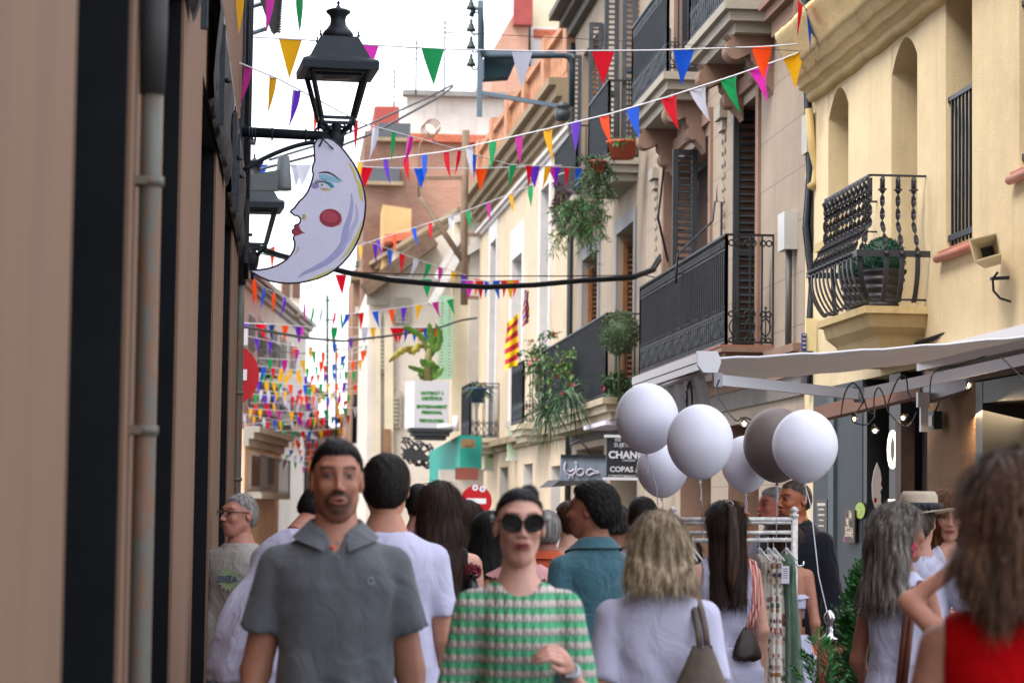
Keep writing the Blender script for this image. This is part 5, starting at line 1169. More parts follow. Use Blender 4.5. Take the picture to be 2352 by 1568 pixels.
# ============================================================ big awning over the near shop
TAU = M('taupe_awning_cloth', '#a39488', .85, var=.06, vs=2, bs=300, bst=.15)
nt_ = TAU.node_tree; tr_ = nt_.nodes.new('ShaderNodeBsdfTranslucent'); tr_.inputs[0].default_value = (.42, .36, .33, 1); mx_ = nt_.nodes.new('ShaderNodeMixShader'); mx_.inputs[0].default_value = .22
nt_.links.new(nt_.nodes['Principled BSDF'].outputs[0], mx_.inputs[1]); nt_.links.new(tr_.outputs[0], mx_.inputs[2]); nt_.links.new(mx_.outputs[0], nt_.nodes['Material Output'].inputs[0])
WMET = M('white_enamel', '#c9c9d0', .35, .1, .05)
t = thing('shop_awning', 'large taupe awning with white folding arms over the near shop', 'awning', (2.4, 14, 2.45))
YN = 13.4; nb = at(1645, 820, YN); XF = nb.x; zF = nb.z-.03; YB = 16.1; zW = 2.6
m_ = MB(); P = []
for i in range(25):
    y_ = YN+(YB-YN)*i/24; row = []
    for j in range(17):
        s_ = j/16; x_ = XF+(XR-.12-XF)*s_; z_ = zF+.02+(zW-zF)*s_ - .03*math.sin(math.pi*s_)*(1-.55*math.exp(-i*.6)) + .004*math.sin(j*2.1+i*.5)
        row.append(Vector((x_, y_, z_)))
    P.append(row)
m_.grid(P); m_.build('canopy', TAU, t)
m_ = MB(); m_.tube([p for p in P[0]], .008, 5, False); m_.build('hem', WSN, t)
m_ = MB()
for j, dx in ((0, 0),): pass
A0 = Vector((XF-.05, YN-.04, zF)); A1 = Vector((XF-.05, YB, zF))
m_.box(((XF-.05), (YN+YB)/2, zF+.03), .09, YB-YN, .05); m_.box((XF-.06, (YN+YB)/2, zF-.02), .06, YB-YN, .04); m_.tube([A0-ZA*.05+Vector((0, .02, 0)), A1-ZA*.05], .022, 8)
m_.build('front_bar', WMET, t)
m_ = MB(); m_.prism([Vector((XF-.115, YN-.05, zF+.06)), Vector((XF+.0, YN-.05, zF+.06)), Vector((XF+.02, YN-.05, zF+.0)), Vector((XF+.0, YN-.05, zF-.06)), Vector((XF-.08, YN-.05, zF-.06)), Vector((XF-.11, YN-.05, zF-.02))], (0, .05, 0)); m_.build('end_cap', WMET, t)
m_ = MB(); P = []   # translucent valance of the far half
for i in range(40):
    y_ = YN+.1+(YB-YN-.2)*i/39; P.append([Vector((XF-.05+.012*math.sin(i*1.1+k*.8)+.01*k, y_, zF-.06-.07*k)) for k in range(5)])
m_.grid(P); m_.build('valance', M('pale_valance', '#a9a9ae', .7, var=.2, vs=8, bs=20, bst=.6), t)
m_ = MB(); vc = P[8][2]
m_.tube([vc+Vector((-.008, .09*math.cos(a), .10*math.sin(a))) for a in np.linspace(0, 6.283, 24)], .006, 4, False)
for k in range(14): a = k*.45; m_.tube([vc+Vector((-.01, .09*math.cos(a), .10*math.sin(a))), vc+Vector((-.012, .115*math.cos(a+.15), .125*math.sin(a+.15)))], .005, 4)
m_.build('wreath_print', M('ink_print', '#3a3c52', .7), t)
e1 = at(1648, 872, YN+.1); e2 = at(1975, 906, YN+.55); e3 = at(2400, 815, YN+.2)
for nm, p, q, w1 in (('upper_arm', e1, e2, .06), ('fore_arm', e2, e3, .065)):
    m_ = MB(); m_.bar(p, q, .04, w1); m_.build(nm, WMET, t)
m_ = MB(); m_.lathe(e2-ZA*.045, [(.0, 0), (.035, 0), (.035, .09), (0, .09)], 12); m_.box(e1, .05, .05, .08); m_.build('elbow', M('grey_enamel', '#9a9aa0', .4, .3), t)
m_ = MB(); m_.box((XR-.09, (YN-.6+YB)/2, zW+.03), .16, YB-YN+.6, .14); m_.build('cassette', WMET, t)
# second (folded) awning beam under it
t = thing('lower_awning', 'rolled brown pink awning hung low across the dark shopfront', 'awning', at(2000, 925, 16.6))
a = at(1885, 950, 17.2); b = at(2128, 892, 15.9); m_ = MB(); m_.bar(a, b, .1, .1); m_.build('roll', M('brown_pink_cloth', '#8c6757', .7, var=.1), t)
m_ = MB(); m_.bar(at(2128, 905, 15.9), at(2420, 815, 14.6), .08, .12); m_.build('arm', M('grey_enamel', '#9a9aa0', .4, .3), t)
m_ = MB(); m_.box(at(2122, 962, 15.8), .05, .04, .17); m_.box(at(2120, 918, 15.8), .08, .05, .1); m_.build('end_fitting', WMET, t)
# ============================================================ balloons
def balloon(x, y, w_, h_, Y, lab, mat, tail, grp='balloons tied to the clothes rail'):
    c_ = at(x, y, Y); s = Y/FD; rx = w_/2*s; rz = h_/2*s
    t = thing('balloon', lab, 'balloon', c_, grp)
    m_ = MB(); prof = []
    for i in range(33):
        a = -math.pi/2+math.pi*i/32; r_ = math.cos(a); z_ = math.sin(a)
        if z_ < 0: r_ *= (1-.16*z_*z_)*1.0; 
        prof.append((r_*rx, z_*rz))
    m_.lathe(c_, prof, 40); m_.build('skin', mat, t)
    m_ = MB(); m_.lathe(c_-ZA*(rz+.012), [(.012, 0), (.006, .006), (.004, .012), (.008, .02)], 8); m_.build('knot', mat, t)
    W = [c_-ZA*(rz+.005)]+[at(*p) for p in tail]
    m_ = MB(); m_.tube(W, .0025, 5, False); m_.tube([W[0], W[0]+Vector((.008, 0, -.05)), W[0]+Vector((.004, 0, -.09))], .0022, 4); m_.build('string', CORD, t)
BW = M('white_latex', '#d6d7e4', .42, var=.0, spec=.35); BT = M('taupe_latex', '#6e625f', .45, var=0, spec=.3)
for m_x in (BW, BT): m_x.node_tree.nodes['Principled BSDF'].inputs['Subsurface Weight'].default_value = .5; m_x.node_tree.nodes['Principled BSDF'].inputs['Subsurface Radius'].default_value = (.1, .1, .1)
balloon(1486, 961, 147, 164, 11.6, 'white balloon highest and furthest left, beside the black shop sign', BW, [(1508, 1120, 11.7), (1514, 1200, 11.8), (1516, 1240, 11.9)])
balloon(1608, 1015, 154, 176, 11.2, 'large white balloon in front, second from the left at the top', BW, [(1612, 1150, 11.3), (1615, 1235, 11.6)])
balloon(1521, 1078, 120, 132, 12.1, 'white balloon hanging low below the leftmost one', BW, [(1524, 1170, 12.1), (1524, 1200, 12.2)])
balloon(1713, 1066, 114, 134, 12.2, 'white balloon low behind the taupe balloon', BW, [(1711, 1180, 12.2), (1712, 1240, 12.2)])
balloon(1785, 1022, 158, 176, 11.9, 'taupe grey balloon between two white ones', BT, [(1784, 1150, 11.9), (1783, 1235, 12.1)])
balloon(1849, 1025, 153, 172, 11.4, 'rightmost white balloon on a long string above the man in navy', BW, [(1862, 1160, 11.3), (1880, 1320, 11.1), (1906, 1432, 10.9)])
# festoon of bulbs
BG = M('bulb_glass', (1, .95, .9), .03, 0, 0, trans=1.0); FIL = M('filament', (1, .55, .2), .5, var=0, emit=25)
t = thing('festoon_lights', 'black festoon cable with small clear glowing bulbs looped under the awning', 'string lights', at(1650, 880, 13))
m_ = MB()
runs = [[(1652, 872, 13.4), (1645, 900, 13.2), (1665, 935, 13.0), (1690, 965, 12.8), (1710, 958, 12.8), (1728, 965, 12.8)], [(1700, 958, 12.8), (1726, 980, 12.8), (1745, 1003, 12.6), (1790, 1030, 12.2)],
        [(1932, 950, 13.4), (1940, 905, 13.6), (1956, 880, 13.7), (1972, 890, 13.7), (1985, 920, 13.6), (1995, 945, 13.6), (2010, 950, 13.6)], [(1985, 920, 13.6), (1960, 965, 13.5), (1990, 975, 13.5), (2008, 958, 13.5)],
        [(2008, 958, 13.5), (2008, 910, 13.6), (2018, 890, 13.6), (2030, 910, 13.6), (2040, 945, 13.5), (2075, 978, 13.4), (2092, 972, 13.4), (2105, 945, 13.4)],
        [(2040, 925, 13.6), (2055, 885, 13.7), (2070, 863, 13.7), (2082, 870, 13.7), (2086, 900, 13.6), (2100, 925, 13.6)], [(2136, 905, 13.6), (2140, 865, 13.6), (2160, 845, 13.6), (2200, 838, 13.5), (2262, 818, 13.4)], [(2300, 820, 13.3), (2350, 870, 13.2), (2400, 930, 13)],
        [(1500, 1040, 12.4), (1492, 1062, 12.4), (1512, 1088, 12.4), (1520, 1080, 12.4), (1523, 1050, 12.4), (1530, 1025, 12.4)]]
for r_ in runs:
    m_.tube([at(x, y, Y) for (x, y), Y in zip(spline([(p[0], p[1]) for p in r_], 5), np.interp(np.linspace(0, 1, (len(r_)-1)*5+1), np.linspace(0, 1, len(r_)), [p[2] for p in r_]))], .0045, 5, False)
m_.build('cable', IRON, t)
for (x, y, Y, dx, dy) in ((1709, 971, 12.8, 0, -10), (1523, 1052, 12.3, -2, -14), (1532, 1030, 12.35, -2, -12), (1962, 961, 13.5, 0, -16), (2010, 988, 13.5, -4, -14), (2074, 958, 13.5, 12, -4), (2225, 884, 13.4, -1, -14)):
    c_ = at(x, y, Y); e = at(x+dx, y+dy, Y)
    m_ = MB(); m_.lathe(c_, [(.021*math.cos(a), .021*math.sin(a)) for a in np.linspace(-1.57, 1.57, 11)], 14); bb = m_.build('bulb', BG, t)
    m_ = MB(); m_.tube([c_-ZA*.008, c_+ZA*.004], .0035, 6); m_.build('filament', FIL, bb)
    m_ = MB(); m_.tube([e, c_+(e-c_).normalized()*.017], .012, 8); m_.build('socket', IRON, bb)
# ============================================================ speaker
t = thing('horn_loudspeaker', 'beige square horn loudspeaker bolted to the yellow wall', 'loudspeaker', at(2300, 590, 14.6))
SPK = M('beige_plastic', '#b9ab8d', .6, var=.08, vs=8, bs=60, bst=.2)
SYp = 14.25
c0 = [at(2224, 550, SYp), at(2291, 534, SYp), at(2301, 584, SYp), at(2238, 602, SYp)]
ctr = sum(c0, Vector())/4; back = Vector((.16, .42, -.03))
m_ = MB(); inn = [ctr+(p-ctr)*.90 for p in c0]; thr = [ctr+(p-ctr)*.42+back*.35 for p in c0]; bk = [ctr+(p-ctr)*.62+back for p in c0]
m_.add(c0+inn+thr+bk, [(0, 1, 5, 4), (1, 2, 6, 5), (2, 3, 7, 6), (3, 0, 4, 7), (4, 5, 9, 8), (5, 6, 10, 9), (6, 7, 11, 10), (7, 4, 8, 11), (0, 12, 13, 1), (1, 13, 14, 2), (2, 14, 15, 3), (3, 15, 12, 0), (12, 15, 14, 13)]); m_.build('horn', SPK, t)
m_ = MB(); m_.add(thr, [(0, 1, 2, 3)]); m_.build('throat', M('speaker_mesh', '#2c241f', .9, bs=200), t)
m_ = MB(); q = ctr+back*.75; m_.bar(q+Vector((.0, -.02, -.14)), q+Vector((.25, -.02, -.12)), .04, .02); m_.bar(q+Vector((.12, -.05, .06)), q+Vector((.12, -.05, -.14)), .04, .012); m_.build('bracket', IRON, t)
m_ = MB(); m_.tube([at(x, y, 14.5) for x, y in ((2292, 625), (2280, 640), (2282, 668), (2297, 685), (2320, 692), (2345, 695))], .008, 6); m_.build('cable', IRON, t)
m_ = MB(); a = c0[1].lerp(bk[1], .18); b = c0[1].lerp(bk[1], .75); d_ = (c0[2]-c0[1])*.28; nn = (b-a).cross(d_).normalized()*.003
if nn.y > 0: nn = -nn
m_.prism([a+d_*.5+nn, b+d_*.5+nn, b+d_+nn, a+d_+nn], nn*.5); m_.build('blue_plate', M('blue_grey_plate', '#7f9bb0', .5, var=.3), t)
# ============================================================ plants
def leafmat(name, c, var=.35):
    if name in MATS: return MATS[name]
    m, nt, b = nmat(name); b.inputs['Roughness'].default_value = .55
    oi = tex(nt, 'Noise', 9, coords(nt), Detail=3); o = ramp(nt, oi.outputs[0], [(.3, tuple(x*(1-var) for x in hx(c))), (.7, tuple(min(1, x*(1+var*1.6)) for x in hx(c)))])
    nt.links.new(o, b.inputs['Base Color']); MATS[name] = m; return m
def leaves(mb, fn, n, ln, wd, rr, droop=0.0, outw=None, fold=.0):
    for i in range(n):
        p, d = fn(rr); d = d.normalized(); s_ = d.cross(Vector((rr.uniform(-1, 1), rr.uniform(-1, 1), rr.uniform(-1, 1)))).normalized(); L = ln*rr.uniform(.6, 1.3); W = wd*rr.uniform(.7, 1.2)
        m1 = p+d*L*.5; e = p+d*L-ZA*droop*L
        mb.add([p, m1+s_*W, e, m1-s_*W], [(0, 1, 2, 3)])
def rnd_dir(r): 
    while True:
        v = Vector((r.uniform(-1, 1), r.uniform(-1, 1), r.uniform(-1, 1)))
        if .05 < v.length < 1: return v.normalized()
BOX = leafmat('box_leaf', '#1f4a3a'); DKG = leafmat('dark_leaf', '#2c4a2a'); MIDG = leafmat('mid_leaf', '#3f6a35'); PINE = leafmat('thuja_leaf', '#2f6a2c')
def topiary(x, y, rpx, Y, lab, pot):
    c_ = at(x, y, Y); r_ = rpx*Y/FD; t = thing('topiary_ball', lab, 'plant', (c_.x, c_.y, c_.z-.4), 'topiary balls in the bulging balcony'); q = random.Random(int(x))
    m_ = MB(); m_.lathe(c_, [(r_*.93*math.cos(a), r_*.93*math.sin(a)) for a in np.linspace(-1.57, 1.57, 15)], 24)
    leaves(m_, lambda r: ((lambda v: (c_+v*r_*r.uniform(.88, 1.0), (v+rnd_dir(r)*.9)))(rnd_dir(r))), 2600, .016, .006, q); m_.build('foliage', BOX, t)
    m_ = MB(); h = pot; zt_ = c_.z-r_*.55; prof = []
    for i in range(36): s_ = i/35; prof.append((r_*(.62+.42*s_**.8)+.008*math.sin(s_*math.pi*9), zt_-h+h*s_))
    prof += [(r_*1.08, zt_), (r_*.95, zt_+.005)]; m_.lathe((c_.x, c_.y, 0), prof, 28); m_.build('pot', M('black_pot', (.03, .03, .036), .5, var=.15), t)
topiary(2030, 594, 50, 16.9, 'larger topiary ball in a ribbed black pot nearest the camera in the bulging balcony', .27)
topiary(1972, 618, 42, 17.7, 'smaller topiary ball in a ribbed black pot at the far end of the bulging balcony', .27)
def spray(lab, pos, n, ln, wd, mat, rx, rz, name='trailing_plant', stems=12, droop=.3, down=0., flowers=None, pot=None, ry=.3, grp=None):
    c_ = at(*pos); q = random.Random(int(pos[0]*3+pos[1])); t = thing(name, lab, 'plant', c_, grp)
    m_ = MB(); ends = []
    for k in range(stems):
        e = c_+Vector((q.uniform(-rx, rx), q.uniform(-ry, ry), q.uniform(-rz, rz*.6)-down*q.random()))
        m = c_.lerp(e, .5)+Vector((0, 0, .12*rz)); m_.tube([c_, m, e], [.008, .006, .003], 4); ends.append((m, e))
    m_.build('stem', M('stem_brown', '#4c4a2c', .8), t)
    m_ = MB()
    def fn(r):
        m, e = r.choice(ends); p = m.lerp(e, r.random()) if r.random() < .8 else c_.lerp(m, r.random()); return p+rnd_dir(r)*.05*max(rx, rz), rnd_dir(r)+Vector((0, 0, -.2))
    leaves(m_, fn, n, ln, wd, q, droop); m_.build('foliage', mat, t)
    if flowers:
        m_ = MB()
        for k in range(flowers[1]): m, e = q.choice(ends); p = e+rnd_dir(q)*.05; leaves(m_, lambda r: (p, rnd_dir(r)), 7, .05, .02, q)
        m_.build('flower', flowers[0], t)
    if pot:
        m_ = MB(); m_.lathe(c_-ZA*pot[0], [(pot[1]*.75, 0), (pot[1], pot[0]*.85), (pot[1]*1.1, pot[0]*.86), (pot[1]*1.1, pot[0]), (pot[1]*.9, pot[0])], 16); m_.build('pot', pot[2], t)
    return t
TERP = M('terracotta_pot', '#96432c', .7, var=.15); PINKF = M('pink_petals', '#c8405a', .6, var=.2); REDF = M('red_petals', '#b0121c', .6, var=.2)
spray('shaggy trailing plant hanging from the lower netted balcony corner', (1370, 370, 30.0), 1500, .09, .008, DKG, .30, .35, down=.5, stems=34, pot=(.16, .12, TERP))
spray('dense spiky green plant drooping beside the terracotta shard', (1330, 460, 31.5), 1500, .09, .009, MIDG, .42, .25, down=.75, stems=40)
spray('reddish tipped plant poking out at the left of the drooping greenery', (1290, 440, 32.5), 350, .08, .012, leafmat('plum_leaf', '#4a3038'), .2, .25, down=.3, stems=16)
spray('low green plant in a terracotta pot on the upper netted balcony', (1430, 325, 29.85), 260, .06, .01, MIDG, .2, .1, stems=12, pot=(.22, .19, TERP))
spray('leafy climber with red blooms at the near end of the flag balcony', (1237, 800, 38.0), 240, .09, .02, MIDG, .35, .5, stems=20, flowers=(REDF, 8), down=.1)
spray('bright green climber on the left of the long netted balcony', (1275, 850, 33.5), 360, .07, .016, leafmat('fresh_leaf', '#48702e'), .38, .55, stems=24, flowers=(PINKF, 5))
spray('strap leaved plant hanging out of the long netted balcony', (1300, 905, 31.8), 110, .42, .014, DKG, .15, .1, stems=6, droop=.5, flowers=(PINKF, 4))
spray('second strap leaved plant lower left on the netted balcony', (1256, 945, 33.6), 90, .45, .014, DKG, .15, .1, stems=6, droop=.5)
spray('dark mixed foliage behind the corner bars of the netted balcony', (1425, 880, 29.9), 700, .08, .02, DKG, .22, .35, stems=24, flowers=(PINKF, 5), ry=.2)
spray('dark spiky agave in a blue pot on the far iron balcony', (1097, 890, 45.0), 60, .28, .02, DKG, .12, .08, stems=5, pot=(.28, .17, M('blue_pot', '#1f3a52', .5)))
spray('grey green bush spilling through the far end of the flag balcony', (1240, 855, 37.6), 600, .06, .012, leafmat('grey_leaf', '#51624a'), .2, .4, stems=20, down=.2)
q_ = random.Random(8); c_ = at(1422, 764, 29.7); t = thing('round_shrub', 'dense round rosemary ball on a thin trunk above the netted balcony rail', 'plant', (c_.x, c_.y, 3.0)); m_ = MB()
m_.lathe(c_, [(.19*math.cos(a), .2*math.sin(a)) for a in np.linspace(-1.57, 1.57, 11)], 18)
leaves(m_, lambda r: ((lambda v: (c_+Vector((v.x, v.y, v.z*1.08))*.23*r.uniform(.8, 1.08), v+rnd_dir(r)*.8))(rnd_dir(r))), 3600, .045, .0055, q_); m_.build('foliage', leafmat('rosemary_leaf', '#3c4f34'), t)
m_ = MB(); m_.tube([(c_.x, c_.y, 3.02), (c_.x+.01, c_.y, c_.z)], .018, 6); m_.build('trunk', M('stem_brown', '#4c4a2c', .8), t)
# banana plant
t = thing('banana_plant', 'tall banana plant with broad torn leaves growing above the light box sign', 'plant', at(985, 870, 47)); BAN = leafmat('banana_leaf', '#4c6f22'); m_ = MB()
m_.tube([at(982, 872, 47), at(983, 830, 47), at(985, 800, 47)], [.09, .08, .05], 8); m_.tube([at(985, 815, 47), at(975, 790, 47), at(965, 778, 47)], .025, 5); m_.build('stem', M('banana_stem', '#6d6a3a', .7), t)
def bleaf(pts, wd, mat, nm='leaf'):
    P = spline(pts, 5); b = MB(); rows = []; n = len(P)
    for i, (x, y) in enumerate(P):
        s_ = i/(n-1); W = wd*math.sin(math.pi*min(1, .08+s_*.95))**.6*(1 if i % 3 else .72); c = at(x, y, 47-.25*s_); a = P[max(i-1, 0)]; bb = P[min(i+1, n-1)]; dx, dy = bb[0]-a[0], bb[1]-a[1]; l = math.hypot(dx, dy)
        nx, ny = -dy/l, dx/l; k = 47/FD; off = rt*(nx*W)-up*(ny*W)
        rows.append([c-off-Vector((0, -.06, .04)), c, c+off-Vector((0, -.06, .04))])
    b.grid(rows); b.build(nm, mat, t)
YB_ = leafmat('yellow_banana_leaf', '#8a7d28')
bleaf([(965, 800), (945, 795), (925, 800), (905, 815), (893, 828)], .07, YB_); bleaf([(975, 790), (960, 790), (950, 803), (938, 806)], .07, YB_)
bleaf([(985, 870), (975, 850), (955, 842), (938, 838)], .06, BAN); bleaf([(985, 860), (1000, 840), (975, 828), (965, 822)], .1, BAN); bleaf([(985, 815), (995, 790), (990, 760), (985, 735)], .10, BAN); bleaf([(985, 810), (970, 770), (940, 750), (925, 752)], .07, BAN); bleaf([(985, 812), (1005, 790), (1010, 760), (1000, 740)], .08, BAN)
bleaf([(985, 868), (1000, 858), (1010, 848), (1020, 842)], .07, BAN); bleaf([(980, 868), (968, 860), (962, 850)], .05, BAN); bleaf([(990, 868), (998, 850), (996, 838)], .05, BAN)
# flags on the balcony
def drape(lab, quad, Y, matf, nx=10, nz=16, name='balcony_flag', amp=.05):
    t = thing(name, lab, 'flag', at(*quad[0], Y)); rows = []
    for i in range(nz+1):
        s_ = i/nz; r_ = []
        for j in range(nx+1):
            u = j/nx; x = (quad[0][0]*(1-u)+quad[1][0]*u)*(1-s_)+(quad[3][0]*(1-u)+quad[2][0]*u)*s_; y = (quad[0][1]*(1-u)+quad[1][1]*u)*(1-s_)+(quad[3][1]*(1-u)+quad[2][1]*u)*s_
            r_.append(at(x+1.2*math.sin(s_*9+u*2), y, Y+amp*math.sin(u*9+s_*2)))
        rows.append(r_)
    V = [p for r_ in rows for p in r_]; F = []; I = []
    for i in range(nz):
        for j in range(nx): a = i*(nx+1)+j; F.append((a, a+1, a+nx+2, a+nx+1)); I.append(matf(i/nz, j/nx))
    mesh_obj('cloth', V, F, [M('flag_y', '#e0b800', .7, var=.05), M('flag_r', '#a8102a', .7, var=.05), M('flag_bl', '#27388a', .7, var=.05)], t, True, I); return t
drape('yellow and red striped flag draped over the balcony rail', [(1164, 742), (1191, 716), (1190, 838), (1158, 850)], 40.6, lambda s, u: 1 if int(s*9+.0) % 2 == 1 else 0, 6, 36)
drape('furled blue and red football flag standing at the same balcony', [(1205, 665), (1214, 668), (1216, 740), (1198, 752)], 40.4, lambda s, u: 2 if (u*6+s*7) % 2 < 1 else (1 if (u*3+s*11) % 2 < 1.2 else 0), 8, 20)
# ============================================================ clothes rail
RKY = 12.4
t = thing('clothes_rail', 'chipped white clothes rail with two bars and round finials', 'clothes rail', at(1822, 1300, RKY)); RW = M('chipped_white_metal', '#c4c2bf', .5, .2, .35, 30)
def rk(x, y, d=0): return at(x, y, RKY+d)
def vpost(x, y, d=0): p = rk(x, y, d); return Vector((p.x, p.y, .12)), p
for x, d in ((1823, 0), (1545, 0), (1827, .45), (1548, .45)):
    m_ = MB(); b_, p = vpost(x, 1186, d); m_.tube([b_, p], .014, 8); m_.lathe(p, [(.012, -.01), (.02, .0), (.02, .012), (.008, .018), (.018, .03), (.02, .038), (0, .055)], 10); m_.build('post', RW, t)
for x0, y0, x1, y1, d in ((1545, 1193, 1823, 1192, 0), (1548, 1201, 1827, 1198, .45)): m_ = MB(); m_.tube([rk(x0, y0, d), rk(x1, y1, d)], .012, 8); m_.build('top_bar', RW, t)
for x0, y0, x1, y1, d in ((1545, 1241, 1823, 1239, 0), (1548, 1224, 1827, 1222, .45)): m_ = MB(); m_.tube([rk(x0, y0, d), rk(x1, y1, d)], .011, 8); m_.build('hanging_bar', RW, t)
m_ = MB(); m_.tube([rk(1826, 1290), rk(1834, 1300), rk(1845, 1298), rk(1846, 1288)], .006, 6); m_.build('hook', M('chrome', '#c9c9cc', .15, 1, 0), t)
def hanger(x, lab, kind, mat, wb, zb, dx=0):
    tp = rk(x, 1240); t = thing('hanging_garment', lab, 'garment', tp, 'garments on the clothes rail'); rr = random.Random(x)
    m_ = MB(); m_.tube([tp+Vector((.0, -.012, .0)), tp+Vector((0, 0, .018)), tp+Vector((.0, .014, .0)), tp+Vector((0, .0, -.04))], .0022, 5)
    m_.tube([tp+Vector((0, 0, -.04)), tp+Vector((.02, -.17, -.10))], .0055, 6); m_.tube([tp+Vector((0, 0, -.04)), tp+Vector((-.01, .17, -.10))], .0055, 6); m_.box(tp+Vector((0, -.02, -.085)), .016, .012, .09); m_.build('hanger', M('white_plastic', '#c9c9cf', .4, var=0), t)
    m_ = MB(); n = 36; rows = []
    for i in range(25):
        s_ = i/24; z = tp.z-.07-(tp.z-.07-zb)*s_; hw = .03+(wb-.03)*min(1, s_*1.1)**.8; hd = (.19 if i else .06) if s_ < .1 else .15+.05*s_; r_ = []
        for k in range(n):
            a = 2*math.pi*k/n; f = 1+.10*math.sin(a*7+s_*2+x)*min(1, s_*3)+.05*math.sin(a*13+x)
            r_.append(Vector((tp.x+dx*s_+math.cos(a)*hw*f, tp.y+math.sin(a)*hd*f*.8, z)))
        rows.append(r_)
    m_.grid(rows, True, True); m_.build('fabric', mat, t)
def floral(name):
    m, nt, b = nmat(name); b.inputs['Roughness'].default_value = .85
    v = tex(nt, 'Voronoi', 30, coords(nt)); t1 = tex(nt, 'Noise', 30, coords(nt), Detail=4)
    col = ramp(nt, v.outputs['Color'], [(.2, hx('#8c3a3a')), (.4, hx('#c9c0b0')), (.5, hx('#5c2b52')), (.6, hx('#c9c0b0')), (.7, hx('#b86a34')), (.8, hx('#4a6048'))])
    msk = ramp(nt, v.outputs['Distance'], [(.42, 1), (.55, 0)]); o = mixc(nt, msk, hx('#cdc6bb'), col)
    o = mixc(nt, ramp(nt, t1.outputs[0], [(.6, 0), (.66, .8)]), o, hx('#3f5a3c')); nt.links.new(o, b.inputs['Base Color']); MATS[name] = m; return m
FLO = floral('floral_print'); SAGE = cloth('sage_fabric', '#5f7464', wst=.4); BLKF = cloth('black_patterned', '#1c1a1c', wst=.3)
def striped(name, c1, c2, sc_):
    m, nt, b = nmat(name); b.inputs['Roughness'].default_value = .85; w_ = tex(nt, 'Wave', sc_, coords(nt)); o = mixc(nt, ramp(nt, w_.outputs[0], [(.45, 0), (.5, 1)]), hx(c1), hx(c2)); nt.links.new(o, b.inputs['Base Color']); MATS[name] = m; return m
YST = striped('yellow_black_stripe', '#c9a93a', '#15130f', 30)
hanger(1806, 'plain sage green long dress hanging at the right end of the rail', 0, SAGE, .085, .25, .03)
hanger(1777, 'floral print dress next to the sage green one', 0, FLO, .085, .3); hanger(1764, 'second floral dress pressed behind the first', 0, FLO, .07, .35)
hanger(1744, 'white garment between the floral dresses and the woman in white', 0, cloth('cream_fabric', '#b8ada0'), .035, .5)
hanger(1580, 'yellow and black striped top at the left part of the rail', 0, YST, .05, 1.0); hanger(1568, 'black patterned garment at the left end of the rail', 0, BLKF, .05, .5); hanger(1592, 'dark blouse beside the yellow striped top', 0, BLKF, .05, .8); hanger(1556, 'grey green top at the far left of the rail', 0, SAGE, .05, .8)
t = thing('price_tag', 'white paper price tag hanging on the sage green dress', 'tag', rk(1805, 1318)); m_ = MB(); m_.box(rk(1804, 1319, -.2), .04, .002, .09); m_.build('paper', WSN, t)
m_ = MB()
for k in range(5): m_.box(rk(1804, 1306+k*5, -.2015), .022, .001, .003)
m_.build('print', EDGE, t)
# stanchion
t = thing('rope_stanchion', 'chrome topped black barrier post in front of the conifer', 'barrier post', (at(1905, 1440, 10.9).x, 10.9, 0)); CH = M('chrome', '#c9c9cc', .15, 1, 0)
p = at(1906, 1460, 10.9); m_ = MB(); m_.tube([(p.x, p.y, 0), (p.x, p.y, p.z-.02)], .025, 12); m_.lathe((p.x, p.y, 0), [(.16, 0), (.16, .015), (.03, .03)], 20); m_.build('post', M('black_metal', (.02, .02, .022), .3, .5), t)
m_ = MB(); m_.lathe(p, [(.04, -.02), (.045, -.01), (.028, 0), (.015, .02), (.02, .03), (.012, .04), (.022, .06), (.03, .08), (.024, .10), (.012, .115), (0, .12)], 16); m_.build('finial', CH, t)
t = thing('barrier_rope', 'dark red barrier rope sloping down from the chrome post', 'rope', p); m_ = MB(); m_.tube([p-ZA*.05, at(1895, 1520, 10.7), at(1875, 1600, 10.4)], .022, 8); m_.build('rope', M('red_rope', '#7d0d16', .9, bs=60), t)
t = thing('wooden_planter', 'pale wooden planter box beside the barrier post', 'planter', (at(1930, 1520, 11.3).x, 11.3, 0)); a = at(1908, 1473, 11.3); b = at(1953, 1473, 11.3); m_ = MB(); m_.box(((a.x+b.x)/2, 11.45, a.z/2), b.x-a.x, .3, a.z); m_.build('box', M('pale_plywood', '#c4936a', .7, var=.15, vs=5, stretch=(1, 1, 6)), t)
